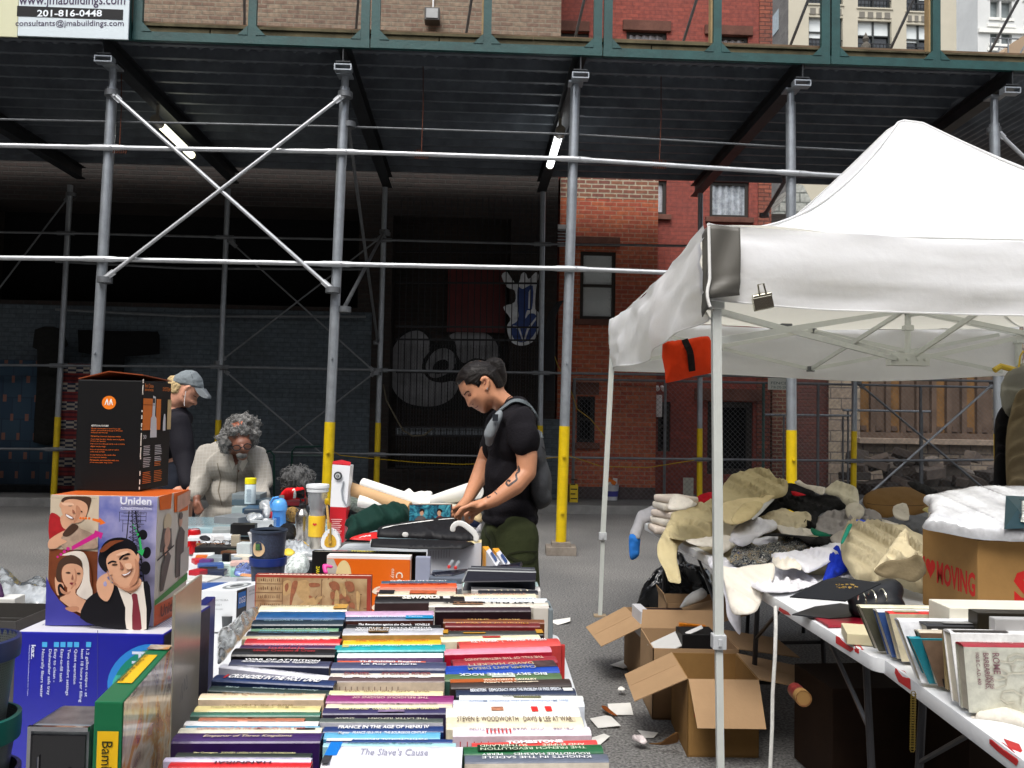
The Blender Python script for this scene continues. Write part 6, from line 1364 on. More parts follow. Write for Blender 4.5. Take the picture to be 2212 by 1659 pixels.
mt=[C(206,190,166,.35,var=.1,vs=20),C(214,162,130,.4,var=.06,vs=30),ink(70,46,32),C(170,30,36,.4,var=.2,vs=90),C(120,60,30,.4,var=.3,vs=25),skyprint(),ink(16,14,20),ink(226,216,204),ink(120,36,50),C(60,60,150,.35,var=.15),ink(230,110,30),ink(196,30,130),ink(40,170,90),ink(236,236,240),ink(150,96,74),C(176,150,130,.4,var=.3,vs=60),ink(190,90,80),ink(186,130,100),ink(228,184,154)]
def sp_(m,pts,n=3): return (m,smooth_poly([u5(*p) for p in pts],n)[::-1])
def pp_(m,pts): return (m,[u5(*p) for p in pts][::-1])
def eu_(m,cx,cy,rx,ry,rot=0): return (m,[u5(x,y) for x,y in el(cx,cy,rx,ry,22,rot)][::-1])
sh=[pp_(0,[(478,378),(896,366),(900,832),(482,832)]),pp_(4,[(482,832),(905,832),(912,1440),(486,1470)]),pp_(5,[(898,366),(1400,346),(1400,1422),(912,1440)]),
 sp_(2,[(570,430),(600,390),(700,378),(820,380),(825,430),(800,520),(770,560),(600,470)]),sp_(3,[(478,545),(540,540),(600,600),(650,660),(560,740),(482,750)]),sp_(1,[(570,560),(620,540),(700,600),(640,660),(590,640)]),
 sp_(1,[(585,440),(640,405),(740,410),(800,450),(795,530),(750,590),(680,600),(610,560),(575,500)]),eu_(1,575,455,16,26,.2),sp_(2,[(630,458),(665,450),(672,458),(650,464)]),sp_(2,[(720,486),(760,500),(755,510),(725,498)]),sp_(14,[(612,528),(650,538),(692,562),(670,572),(628,556)]),sp_(13,[(620,533),(650,543),(682,562),(665,566),(632,552)]),sp_(14,[(676,488),(700,512),(678,520)]),
 sp_(15,[(590,720),(640,640),(690,600),(740,640),(850,680),(895,740),(895,800),(720,825),(600,820)]),sp_(1,[(484,760),(560,700),(620,670),(640,690),(600,720),(590,740),(640,760),(580,800),(540,826),(484,826)]),sp_(2,[(600,700),(680,610),(735,630),(700,680),(640,720)]),
 sp_(4,[(500,1060),(540,930),(640,840),(780,850),(850,960),(850,1200),(600,1230)]),sp_(7,[(600,880),(700,838),(790,845),(835,930),(850,1080),(880,1180),(830,1235),(740,1190),(780,1100),(790,980),(720,880)]),sp_(2,[(560,1010),(590,920),(680,870),(760,900),(785,960),(760,1010),(640,960),(600,1010),(610,1150),(570,1100)]),
 sp_(1,[(610,1000),(650,950),(730,945),(785,980),(790,1050),(765,1120),(720,1165),(665,1150),(620,1090)]),sp_(1,[(665,1140),(730,1150),(740,1200),(850,1260),(840,1330),(780,1350),(600,1250),(660,1200)]),sp_(2,[(640,1022),(668,1012),(686,1022),(664,1030)]),sp_(2,[(732,1020),(758,1012),(772,1022),(752,1030)]),sp_(14,[(702,1030),(712,1070),(694,1074)]),sp_(8,[(680,1106),(706,1098),(738,1106),(708,1122)]),
 sp_(1,[(555,1060),(580,1100),(625,1110),(635,1160),(620,1200),(580,1210),(560,1140)]),sp_(6,[(582,1140),(610,1115),(645,1180),(600,1215)]),
 pp_(9,[(482,1060),(520,1150),(600,1255),(700,1335),(800,1385),(950,1425),(1100,1440),(1400,1424),(1403,1423),(912,1442),(488,1473)])]
def ln(a,b,w=5,m=6):
 dx,dy=b[0]-a[0],b[1]-a[1]; L_=math.hypot(dx,dy); nx,ny=-dy/L_*w/2,dx/L_*w/2
 return pp_(m,[(a[0]-nx,a[1]-ny),(b[0]-nx,b[1]-ny),(b[0]+nx,b[1]+ny),(a[0]+nx,a[1]+ny)])
for k in range(14):
 y=470+k*44; a=1190-k*1.5; b=1255+k*6
 sh+= [ln((a,y),(b,y),4),ln((a,y),(b,y+44),4),ln((b,y),(a,y+44),4),ln((a+30,y),(b+14,y+44),4)]
sh+= [ln((1195,468),(1160,1100),9),ln((1250,465),(1345,1050),10),ln((1220,465),(1262,1000),7)]
for y,x0,x1 in ((480,1110,1350),(512,1130,1345),(545,1120,1345),(490,1150,1330),(575,1150,1330)): sh.append(ln((x0,y),(x1,y-6),4))
for x,y0,y1 in ((1118,480,560),(1345,475,550),(1300,465,560),(1150,540,640)): sh.append(ln((x,y0),(x,y1),4))
sh+= [eu_(6,1325,655,38,42),eu_(6,1362,800,36,48,.2),eu_(6,1358,925,42,55)]
sh+= [sp_(6,[(960,830),(1000,740),(1080,695),(1180,690),(1260,730),(1290,800),(1275,860),(1200,800),(1080,830),(1040,900),(1040,980),(990,960),(955,900)]),
 sp_(6,[(820,1370),(850,1250),(905,1180),(1040,1100),(1140,1060),(1330,1040),(1400,1070),(1400,1424),(1100,1438),(950,1422)],2),sp_(7,[(1125,1085),(1240,1150),(1330,1040),(1350,1090),(1385,1420),(1215,1430),(1200,1260)],2),sp_(8,[(1248,1150),(1290,1138),(1305,1190),(1345,1420),(1265,1428),(1262,1210)],2),
 sp_(1,[(1090,1060),(1280,1000),(1330,1050),(1250,1140),(1130,1090)]),sp_(1,[(1025,900),(1050,830),(1140,785),(1230,780),(1285,840),(1310,940),(1300,1040),(1230,1090),(1140,1080),(1070,1010)]),eu_(1,1292,850,14,40),
 sp_(6,[(1040,900),(1075,880),(1110,885),(1108,896),(1075,894),(1046,914)]),sp_(6,[(1135,860),(1180,815),(1225,812),(1222,826),(1182,832),(1145,870)]),sp_(2,[(1072,915),(1100,902),(1125,908),(1100,920)]),sp_(2,[(1162,865),(1190,845),(1218,848),(1192,864)]),sp_(14,[(1140,880),(1175,925),(1170,945),(1145,950),(1150,930)]),sp_(14,[(1158,990),(1200,980),(1245,945),(1235,975),(1190,1005)]),sp_(13,[(1170,988),(1205,980),(1238,955),(1225,975),(1190,995)]),
 sp_(1,[(955,1060),(990,1010),(1060,975),(1080,990),(1040,1020),(1080,1060),(1100,1080),(1090,1140),(1050,1215),(990,1190),(960,1130)]),sp_(5,[(1012,1070),(1030,1050),(1042,1080),(1022,1095)]),sp_(15,[(1058,1000),(1075,1010),(1088,1055),(1070,1060)])]
sh+= [sp_(17,[(1270,850),(1305,900),(1302,1020),(1250,1080),(1235,1060),(1280,960)]),sp_(17,[(1040,960),(1075,1020),(1140,1075),(1100,1060),(1050,1000)]),sp_(17,[(1130,1085),(1230,1095),(1320,1045),(1270,1110),(1180,1110)]),sp_(18,[(1110,830),(1180,795),(1220,800),(1160,830)]),sp_(18,[(1190,900),(1240,890),(1250,930),(1210,940)]),sp_(17,[(765,960),(788,1000),(788,1060),(760,1120),(740,1130),(775,1040)]),sp_(17,[(650,1120),(700,1160),(745,1150),(720,1180),(665,1170)]),sp_(17,[(760,440),(800,470),(790,540),(745,590),(760,520)]),sp_(18,[(640,425),(720,420),(740,440),(660,445)]),sp_(17,[(700,1290),(800,1270),(820,1300),(760,1320)]),sp_(4,[(975,800),(1060,720),(1180,705),(1100,740),(1010,810)])]
sh+= [pp_(10,[(905,538),(965,545),(962,528),(1020,572),(968,592),(970,572),(905,556)]),pp_(11,[(735,782),(925,660),(930,636),(1000,655),(985,708),(962,686),(745,812)]),pp_(12,[(1302,682),(1318,668),(1338,775),(1358,765),(1340,824),(1292,785),(1318,782)])]
for x,y,r,m in ((805,543,10,10),(828,543,10,10),(852,541,11,10),(880,540,11,10),(712,800,16,11),(682,825,14,11),(655,850,12,11),(628,872,10,11),(1256,574,6,12),(1270,597,8,12),(1286,622,9,12),(1300,648,11,12)): sh.append(eu_(m,x,y,r,r))
m_=MB(); m_.art(o-Yv*.0003,X*wU,UP*hU,sh,.0006)
m_.build('printed_pictures',mt,ub)
m_=MB()
def txu(s,x0,x1,y0,y1,b=.01,m=0):
 a=u5(x0,y1); c=u5(x1,y0); m_.text(s,o+X*(a[0]*wU)+UP*(a[1]*hU)-Yv*.024*.13,X,UP,m,h=(c[1]-a[1])*hU,w=(c[0]-a[0])*wU,bold=b,lift=.0022)
txu('Uniden',1088,1358,352,425,.03); txu('A World Without Wires',1092,1360,436,460); txu('CORDLESS TELEPHONE PACKAGES',496,885,385,402,.0,1)
for y in (432,468): a=u5(1088,y); m_.pbox(o+X*(a[0]*wU)+UP*(a[1]*hU)-Yv*.0032,X*.058,Yv*.0002,UP*.0006)
m_.build('lettering',[ink(230,230,240),ink(50,40,40)],ub)
xs=xR+.0006; m_=MB(); oo=V((xs,dU,zU0)); Uy,Uz=Yv*.158,UP*hU
shr=[(0,[(0,.0),(1,.0),(1,.16),(0,.16)]),(1,[(0,.16),(1,.24),(1,.30),(0,.20)]),(2,el(.30,.78,.12,.07)),(3,[(.1,.56),(.45,.56),(.42,.72),(.18,.74)]),(4,el(.30,.66,.09,.08)),(3,[(.60,.30),(.82,.30),(.85,.66),(.70,.72),(.58,.6)]),(4,el(.70,.76,.055,.05)),(3,el(.70,.80,.06,.03)),(3,[(.12,.25),(.22,.25),(.42,.5),(.30,.56),(.15,.45)]),(4,el(.25,.56,.05,.04)),(5,[(.72,.28),(1,.32),(1,.52),(.72,.48)]),(6,[(0,.50),(.5,.57),(.5,.585),(0,.515)]),(4,[(.55,.84),(.98,.88),(.98,1),(.55,.97)])]
m_.art(oo,Uy,Uz,shr,.0005); m_.text('Uniden',oo+Yv*.02+UP*.012,Yv,UP,7,h=.022,w=.085,bold=.02,lift=.004)
m_.build('side_pictures',[C(206,92,50,.4),ink(60,140,70),ink(206,190,160),ink(90,84,84),C(206,160,140,.4,var=.2,vs=40),ink(190,186,180),ink(40,40,44),ink(100,40,30)],ub)
of=MB()
for a,b,hh in ((.005,.062,.026),(.075,.15,.038)):
 of.prism([V((xR+.0012,dU+a,zU1)),V((xR+.0012,dU+a+.004,zU1-hh)),V((xR+.0012,dU+b-.004,zU1-hh-.002)),V((xR+.0012,dU+b,zU1+.001))],V((.001,0,0)))
of.build('orange_flap',C(230,104,20,.4,var=.08),ub)
dM=1.69; sM=FPX/dM; xl=(168-1106)/sM; xr=(308.5-1106)/sM; z0=zU1+.001; z1=CAM_H+(890-822)/sM; wM=xr-xl; hM=z1-z0
mb_=thing('phone_box','tall black telephone carton with an orange round logo, topmost of the left stack','box',V(((xl+xr)/2,dM+.07,z0)))
o=V((xl,dM,z0)); MB().pbox(o,X*wM,Yv*.142,UP*hM,ms=[0,1,0,0,0,0]).build('carton',[C(13,13,15,.5,var=.2),C(60,24,10,.5)],mb_,bevel=.002)
def u4(zx,zy): return ((zx-470)/398,1-(zy-872)/(1545-872))
m_=MB(); sh=[(0,[u4(x,y) for x,y in el(665,1010,43,41,30)][::-1])]
for s in (-1,1): sh.append((1,[u4(665+s*x,y) for x,y in ((2,1028),(5,1000),(13,984),(20,1003),(27,1028),(19,1020),(13,1002),(8,1022))][::(1 if s<0 else -1)]))
m_.art(o,X*wM,UP*hM,sh,.0006); m_.build('round_logo',[ink(236,124,24),ink(240,240,236)],mb_)
m_=MB()
def tm(s,x0,x1,y,hz,m,b=.012):
 a=u4(x0,y); c=u4(x1,y-hz); m_.text(s,o+X*(a[0]*wM)+UP*(a[1]*hM),X,UP,m,h=(c[1]-a[1])*hM,w=(c[0]-a[0])*wM,bold=b,shear=.15)
tm('ADDITIONAL FEATURES',562,668,1157,11,1)
for s,x1,y in (('Access shared phone book from any',742,1174),('phone - phone book holds up to 50 names',756,1186),('of family and friends',664,1199),('Hands-free intercom between rooms',745,1220),('Customize handset display text in English,',768,1239),('French or Spanish',654,1251),('Improved security and clarity with 2.4 GHz',772,1267),('digital technology',656,1283),('Easy to use features such as caller',736,1302),('redial, mute and hold',650,1315),('Long battery life with the',718,1334),('rechargeable battery',664,1349),('Personalize each handset with one',738,1365),('of 10 selectable ring tones',700,1380)): tm(s,562,x1,y,9,0)
m_.build('small_lettering',[ink(206,100,24),ink(226,226,220)],mb_)
m_=MB(); oo=V((xr+.0004,dM,z0)); Uy,Uz=Yv*.142,UP*hM
sd=[(0,[(.02,.55),(.42,.55),(.42,.84),(.02,.84)]),(0,[(.46,.55),(.62,.55),(.62,.84),(.46,.84)]),(3,[(.86,.55),(1,.55),(1,.84),(.86,.84)]),(1,[(.27,.48),(.5,.48),(.47,.66),(.42,.68),(.42,.86),(.33,.87),(.32,.68),(.28,.66)]),(2,[(.33,.80),(.40,.80),(.40,.845),(.33,.845)]),(1,[(.70,.54),(.80,.54),(.79,.66),(.77,.70),(.73,.70),(.70,.62)]),(4,[(0,.78),(.4,.78),(.4,.785),(0,.785)])]
m_.art(oo,Uy,Uz,sd,.0005); rr=random.Random(4)
for c0 in (.08,.46):
 for k in range(12):
  v=.40-k*.016-(.012 if k>5 else 0); m_.art(oo,Uy,Uz,[(1 if k<9 or c0<.1 else 0,[(c0,v),(c0+rr.uniform(.16,.28),v),(c0+.22,v+.006),(c0,v+.006)])],.0005)
 for k in range(7):
  v=.16-k*.016; m_.art(oo,Uy,Uz,[(0,[(c0,v),(c0+rr.uniform(.2,.3),v),(c0+.27,v+.006),(c0,v+.006)])],.0005)
for s,yy_,h_ in (('Best Choice',.05,.94),('phone/extras',.05,.90),('SYSTEM',.66,.92),('30',.05,.47)): m_.text(s,oo+Yv*.142*yy_+UP*hM*h_,Yv,UP,0 if h_>.5 else 1,h=.008,w=.04 if len(s)>3 else .014,bold=.01,lift=.001)
for k in range(9): m_.art(oo,Uy,Uz,[(2,[(.36,.56+k*.008),(.44,.56+k*.008),(.44,.564+k*.008),(.36,.564+k*.008)])],.001)
m_.build('side_print',[ink(224,120,36),ink(214,214,216),ink(40,40,44),C(206,180,130,.4),ink(150,80,30)],mb_)
fl_=MB(); a=V((xl,dM+.142,z1+.001)); fl_.prism([V((xl,dM+.002,z1+.001)),V((xl+.06,dM+.0,z1+.016)),V((xr,dM+.0,z1+.010)),V((xr+.0,dM+.142,z1+.004)),V((xl,dM+.142,z1+.004))],UP*.002); fl_.build('top_flap',C(150,70,30,.5,var=.2),mb_)
wr=MB(); rr=random.Random(2)
for k in range(26):
 z=z0+hM*rr.random(); wr.box(V((xr+.0003,dM+rr.uniform(-.0006,.001),z)),(.0016,.0016,rr.uniform(.002,.012)))
wr.build('worn_edge',ink(206,200,190),mb_)
cz,cx0,cx1,cd_=1.006,(94-1106)/FPX*1.2,(222-1106)/FPX*1.2,1.2
cb=thing('chrome_appliance','small chrome fronted appliance with mirror-dark door standing before the blue carton','appliance',V(((cx0+cx1)/2,1.25,TZ)))
MB().pbox(V((cx0,cd_,TZ)),X*(cx1-cx0),Yv*.085,UP*(cz-TZ)).build('casing',M((.30,.32,.34),.3,.8,var=.4,vs=30),cb,bevel=.006)
MB().pbox(V((cx0+.004,cd_-.003,TZ)),X*(cx1-cx0-.008),Yv*.003,UP*(cz-TZ-.012)).build('door',M((.012,.012,.014),.08,var=0,coat=1),cb,bevel=.001)
m_=MB(); m_.pbox(V((cx0,cd_-.006,cz-.006)),X*(cx1-cx0),Yv*.006,UP*.006); m_.pbox(V((cx0,cd_-.006,TZ)),X*.005,Yv*.006,UP*(cz-TZ-.006)); m_.build('trim',M((.75,.75,.78),.12,1,var=0),cb)
m_=MB(); m_.tube([V((cx0+.016,cd_-.006,cz-.04)),V((cx0+.016,cd_-.006,TZ+.03))],.0012,6); m_.tube([V((cx0+.055,cd_-.008,cz-.06)),V((cx0+.06,cd_-.02,cz-.075)),V((cx0+.06,cd_-.02,TZ+.05))],.004,8); m_.build('handle',M((.6,.6,.62),.1,1,var=0),cb,smooth=True)
tb=thing('tray_box','narrow green box with a yellow label and food photo side, leaning before the blue carton','box',V((-.54,1.28,TZ)))
zt_=1.056; nl,nr,flx,frx=V((-.545,1.15,zt_)),V((-.507,1.15,zt_)),V((-.586,1.425,zt_)),V((-.551,1.425,zt_)); dn=UP*(TZ-zt_)
MB().prism([nl,nr,frx,flx],dn).build('carton',[C(16,100,62,.35,var=.08)],tb,bevel=.002)
def foodprint():
 m,t,p=new_mat('food_photo'); N=t.nodes; L=t.links; tc=N.new('ShaderNodeTexCoord'); n=N.new('ShaderNodeTexNoise'); n.inputs['Scale'].default_value=11; n.inputs['Detail'].default_value=3; n.inputs['Distortion'].default_value=.8; L.new(tc.outputs['Object'],n.inputs['Vector'])
 cr=N.new('ShaderNodeValToRGB'); e=cr.color_ramp.elements; e[0].position=.2; e[0].color=(.10,.06,.04,1); e[1].position=.8; e[1].color=(.75,.72,.66,1)
 for ps,c in ((.38,(.38,.08,.04,1)),(.46,(.5,.25,.07,1)),(.52,(.55,.48,.38,1)),(.62,(.2,.14,.10,1)),(.7,(.6,.55,.5,1))): k=e.new(ps); k.color=c
 L.new(n.outputs['Fac'],cr.inputs[0]); L.new(cr.outputs[0],p.inputs['Base Color']); p.inputs['Roughness'].default_value=.25; p.inputs['Coat Weight'].default_value=.5; return m
m_=MB(); n_=V((.0012,0,0)); m_.face([nr+n_,frx+n_,frx+n_+dn,nr+n_+dn]); m_.build('photo_side',foodprint(),tb)
m_=MB(); ez=UP*.0012; f=lambda p,a: p
def tp(u,v): return nl.lerp(nr,u).lerp(flx.lerp(frx,u),v)+ez
m_.face([tp(.15,.28),tp(.72,.28),tp(.72,.80),tp(.15,.80)],0);
m_.face([tp(0,.9)+ez,tp(1,.9)+ez,tp(1,1)+ez,tp(0,1)+ez],1)
fo=nl+V((0,-.0012,0)); m_.face([fo+X*.006+dn*.12,fo+X*.034+dn*.12,fo+X*.034+dn*.98,fo+X*.006+dn*.98][::-1],0)
m_.build('yellow_label',[C(226,180,20,.35),foodprint()],tb)
m_=MB(); m_.text('Bamboo',fo-Yv*.0006+X*.013+dn*.16,V((0,0,-1)),X,h=.014,w=.062,bold=.0); ud=(flx-nl).normalized(); m_.text('Bamboo 2-Tier Serving Trays',tp(.38,.30)+ez*.7,ud,(nl-nr).normalized(),h=.011,w=.135,bold=.01)
m_.build('lettering',ink(30,40,20),tb)
pl1,pl2=V((-.582,1.5,0)),V((-.604,1.69,0)); z1_,z2_=CAM_H-(1280-891)/FPX*1.5,CAM_H-(1237-892)/FPX*1.69
m_=MB(); m_.prism([V((pl1.x,pl1.y,TZ)),V((pl1.x,pl1.y,z1_)),V((pl2.x,pl2.y,z2_)),V((pl2.x,pl2.y,TZ))],X*.005); pn_=m_.build('upright_board',M((.55,.50,.40),.28,.6,var=.12,vs=7),bevel=.001)
tag(pn_,'tall pale metallic board standing upright between the cartons and the books','board')
m_=MB(); q=V((pl1.x+.0062,1.53,.93)); m_.stroke(q,V((-.1,.9,0)).normalized(),UP,[(0,0),(.012,.03),(.014,.0),(.028,.034),(.03,.01),(.042,.036),(.048,.02),(.04,.01),(.052,.012)],.0012); m_.build('pen_scrawl',ink(70,70,80),pn_)
dx=D(447,1290,1.9); m_=MB(); hh=dx.z-TZ; gb=slab('disc_box','upright software box striped red, blue, pink and purple behind the pale board','box',V((dx.x+.012,1.84,TZ+hh/2)),(.022,.14,hh),(0,0,.1),C(40,50,140,.35))
m_=MB()
oo=V((dx.x+.001,1.768,TZ));
for k,(c,a,b) in enumerate((((190,40,46),.82,.97),((50,90,180),.62,.80),((190,90,150),.42,.56),((70,40,120),.2,.4),((40,120,200),.02,.18))): m_.face([oo+UP*hh*a,oo+V((.022,.0022,0))+UP*hh*a,oo+V((.022,.0022,0))+UP*hh*b,oo+UP*hh*b],k)
m_.build('printed_bands',[ink(190,40,46),ink(60,110,190),ink(190,90,150),ink(70,40,120),ink(40,120,200)],gb)
def meshmat():
 m,t,p=new_mat('wire_mesh_dark'); N=t.nodes; L=t.links; uv=N.new('ShaderNodeTexCoord'); b=N.new('ShaderNodeTexBrick'); b.offset=0; b.inputs['Scale'].default_value=1; b.inputs['Brick Width'].default_value=.0035; b.inputs['Row Height'].default_value=.0035; b.inputs['Mortar Size'].default_value=.0011
 s=N.new('ShaderNodeUVMap'); L.new(s.outputs[0],b.inputs['Vector']); b.inputs['Color1'].default_value=b.inputs['Color2'].default_value=(.012,.012,.012,1); b.inputs['Mortar'].default_value=(.11,.12,.12,1); L.new(b.outputs[0],p.inputs['Base Color']); p.inputs['Roughness'].default_value=.4; p.inputs['Metallic'].default_value=.3; return m
meshm=meshmat()
def basket(name,label,c,r0_,r1_,h,rimh,rimmat,extra=None,bodym=None,group=None):
 t=thing(name,label,'basket',c,group); mb=MB(); n=32
 for k in range(n):
  a0,a1=2*math.pi*k/n,2*math.pi*(k+1)/n; P=lambda a,r,z: c+V((r*math.cos(a),r*math.sin(a),z))
  f=lambda z: r0_+(r1_-r0_)*z/h
  mb.face([P(a0,r0_,0),P(a1,r0_,0),P(a1,f(h),h),P(a0,f(h),h)],0,[(a0*r1_,0),(a1*r1_,0),(a1*r1_,h),(a0*r1_,h)])
  mb.face([P(a0,r0_-.002,.002),P(a0,f(h)-.002,h),P(a1,f(h)-.002,h),P(a1,r0_-.002,.002)],0,[(a0*r1_,0),(a0*r1_,h),(a1*r1_,h),(a1*r1_,0)])
 mb.face([c+V((r0_*math.cos(2*math.pi*k/n),r0_*math.sin(2*math.pi*k/n),.002)) for k in range(n)],0)
 mb.build('mesh_wall',bodym or meshm,t,smooth=50,weld=True)
 MB().lathe([(r1_-.004,h-rimh),(r1_+.003,h-rimh),(r1_+.004,h-rimh/2),(r1_+.0035,h),(r1_-.002,h+.001),(r1_-.004,h-rimh)],c,36).build('rim',rimmat,t,smooth=True)
 return t
navy=C(22,36,84,.4); teal=C(10,84,76,.4)
cB=V((-.735,1.19,0)); GBk='stacked mesh baskets at the left edge'
basket('mesh_basket','dark mesh basket with a navy rim, topmost of the stack at the left edge',cB+UP*.97,.040,.056,.155,.026,navy,group=GBk)
basket('mesh_basket','dark mesh basket with a teal green rim, middle of the left edge stack',cB+UP*.875,.042,.060,.145,.032,teal,group=GBk)
basket('mesh_basket','dark mesh basket with a navy rim, lowest of the left edge stack',cB+UP*(TZ+.001),.045,.062,.205,.03,navy,group=GBk)
g_=D(0,1368,1.75); tr_=thing('metal_tray','grey metal drawer with a dark empty inside behind the mesh baskets','tray',V((-1.0,1.85,TZ)))
m_=MB(); zt2=CAM_H-(1340-888)*1.75/FPX; x1_=(56-1106)/FPX*1.75; x0_=x1_-.28
m_.pbox(V((x0_,1.75,TZ)),X*(x1_-x0_),Yv*.004,UP*(zt2-TZ)); m_.pbox(V((x1_-.004,1.754,TZ)),X*.004,Yv*.16,UP*(zt2-TZ)); m_.pbox(V((x0_,1.914,TZ)),X*(x1_-x0_),Yv*.004,UP*(zt2-TZ)); m_.pbox(V((x0_,1.82,TZ)),X*(x1_-x0_-.004),Yv*.004,UP*(zt2-TZ-.01)); m_.pbox(V((x0_,1.754,TZ)),X*(x1_-x0_-.004),Yv*.16,UP*.09)
m_.build('drawer',M((.09,.085,.08),.4,.5,var=.2),tr_,bevel=.001)
clear=M((.40,.43,.45),.12,var=.45,vs=22,bump=.6,bs=22,coat=1,name='clear plastic')
puff('plastic_bag',[q1(*p) for p in ((-60,1060),(20,1040),(100,1060),(140,1110),(200,1150),(290,1105),(380,1120),(440,1180),(490,1230),(480,1390),(350,1400),(100,1360),(-60,1330))],2.0,2.4,clear,thick=.07,fold=.012,fs=12,seed=101,label='crumpled clear plastic bag of odds and ends at the left edge',cat='bag',edge=30)
slab('small_carton','white box end showing under the plastic bag','box',D(18,1312,1.95),(.05,.05,.05),(0,0,.1),C(220,220,216,.5))
puff('purple_pouch',[(-20,1270),(0,1265),(10,1290),(10,1325),(-20,1330)],1.95,1.97,C(60,20,70,.5),seed=102,label='dark purple pouch at the very left edge',cat='pouch')
puff('yellow_sachet',[q1(*p) for p in ((355,1405),(400,1392),(480,1385),(490,1405),(470,1420),(380,1440))],1.9,2.0,C(206,170,70,.4),seed=103,thick=.015,fold=.004,label='yellow sachet lying at the back corner of the blue carton',cat='sachet')
# GADGETS, BOTTLES AND BAGS ON THE FAR LEFT TABLES
def base(px,py,z=.745): return Z(px,py,z)
def bz(px,py,d): return D(px,py,d)
c=bz(540,1089,5.2); k5=5.2/FPX; t=thing('spray_can','white labelled spray can with bright yellow cap on a stack of cases','can',c)
MB().lathe([(.031,0),(.033,.004),(.033,.12),(.028,.127)],c,20,ms=[0,1,0]).build('body',[C(60,70,80,.3,metal=.4),C(206,222,228,.35,var=.1)],t,smooth=True)
MB().lathe([(.034,.122),(.034,.155),(.031,.158),(.0001,.158)],c,20).build('cap',C(236,220,20,.35,var=0),t,smooth=True)
m_=MB(); [m_.box(c+V((0,-.0335,.02+.007*k)),(.03-.004*(k%3),.001,.0016)) for k in range(11)]; m_.build('label_print',ink(90,110,130),t)
for k,(x0,x1,y0,y1,d,col_,lb,ct) in enumerate(((499,560,1065,1078,5.3,(120,130,134),'grey flat case on top of the case stack behind the spray can','case'),(501,602,1078,1092,5.25,(74,90,100),'blue grey video case in the middle of the case stack','case'),(499,600,1092,1110,5.2,(150,160,160),'pale grey video case at the foot of the case stack','case'),(596,650,1080,1092,5.1,(110,30,36),'maroon flat box under the red and white soft toy','box'),(598,660,1092,1120,5.05,(50,56,62),'charcoal box holding up the soft toy','box'),(468,532,1114,1132,4.6,(120,126,130),'grey clothbound ledger lying open at the table corner','book'),(520,562,1096,1108,4.95,(30,70,100),'round navy case lying before the case stack','case'))):
 p,q=D(x0,y1,d),D(x1,y0,d); h=(q.z-p.z)*.8; slab('flat_case',lb,ct,V(((p.x+q.x)/2,d+.09,p.z+h/2)),(q.x-p.x,.18,h),(0,0,[.05,-.06,.03,.1,-.04,-.35,.1][k]),C(*col_,.4))
slab('folding_mirror','red and white small carton lying before the spray can','carton',bz(588,1112,4.9),(.09,.04,.035),(0,0,-.1),C(180,50,60,.4))
slab('clear_case','clear lidded plastic case with white label beside the blue bottle','case',bz(569,1134,4.6),(.12,.09,.06),(0,0,.1),M((.5,.54,.56),.1,var=.2,coat=1))
puff('cellophane',[q7(*p) for p in ((790,480),(880,455),(905,500),(900,600),(860,660),(800,620),(785,550))],4.85,4.95,clear,thick=.03,fold=.01,fs=20,seed=104,step=3,label='cellophane wrapper with a red ribbon beside the blue bottle',cat='wrapper')
puff('soft_toy',[q7(*p) for p in ((972,440),(1000,405),(1020,375),(1080,345),(1180,342),(1245,345),(1245,470),(1180,450),(1100,455),(1040,465),(1000,450))],5.1,5.1,C(206,24,30,.9,var=.1,bump=.5,bs=80),thick=.05,fold=.012,fs=18,seed=105,step=3,label='red plush toy with white trim lying on the maroon box',cat='soft toy')
tyo=[o for o in scene.objects if o.name=='soft_toy'][0]; trt=bvh(tyo); m_=MB(); decal_stroke(m_,trt,[q7(*p) for p in ((985,445),(1010,420),(1040,425))],.028,0,.004); decal_stroke(m_,trt,[q7(*p) for p in ((1130,350),(1150,385),(1140,440))],.016,0,.004); decal_stroke(m_,trt,[q7(*p) for p in ((1200,360),(1210,400),(1205,440))],.05,1,.004); m_.build('trim',[C(226,220,214,.95,bump=.6,bs=90),C(20,18,18,.9)],tyo)
c=bz(602,1143,4.75); t=thing('blue_bottle','bright blue water bottle with a domed carry-loop lid','bottle',c); bl=M((.06,.26,.68),.25,var=.1,coat=.4)
MB().lathe([(.036,0),(.04,.006),(.038,.05),(.036,.09),(.04,.105)],c,22).build('body',bl,t,smooth=True)
MB().lathe([(.043,.105),(.043,.128),(.04,.145),(.03,.162),(.015,.170),(.0001,.172)],c,22).build('lid',M((.10,.36,.80),.25,var=0,coat=.4),t,smooth=True)
m_=MB(); m_.tube([c+V((-.042,-.01,.118)),c+V((-.047,-.012,.145)),c+V((-.03,-.015,.172)),c+V((0,-.02,.178))],.006,8); m_.build('loop',M((.10,.36,.80),.25,var=0,coat=.4),t,smooth=True)
MB().pbox(c+V((-.016,-.0395,.02)),X*.03,Yv*.002,UP*.05).build('gauge_window',M((.03,.12,.4),.1,var=0),t)
c=bz(631,1111,4.85); m_=MB(); rr=random.Random(12)
for k in range(16):
 ax=V((rr.gauss(0,1),rr.gauss(0,1),rr.gauss(0,1))).normalized(); a=ax.orthogonal().normalized(); b=ax.cross(a); m_.tube([c+(a*math.cos(2*math.pi*j/20)+b*math.sin(2*math.pi*j/20))*.040 for j in range(21)],.0028,5,caps=False)
tag(m_.build('rattan_ball',C(150,120,70,.7,var=.3,vs=40),smooth=True),'open woven rattan ball between the blue bottle and the steel flask','ornament')
c=bz(651.5,1176,4.46); t=thing('steel_flask','brushed steel drinking bottle with a black screw cap','bottle',c)
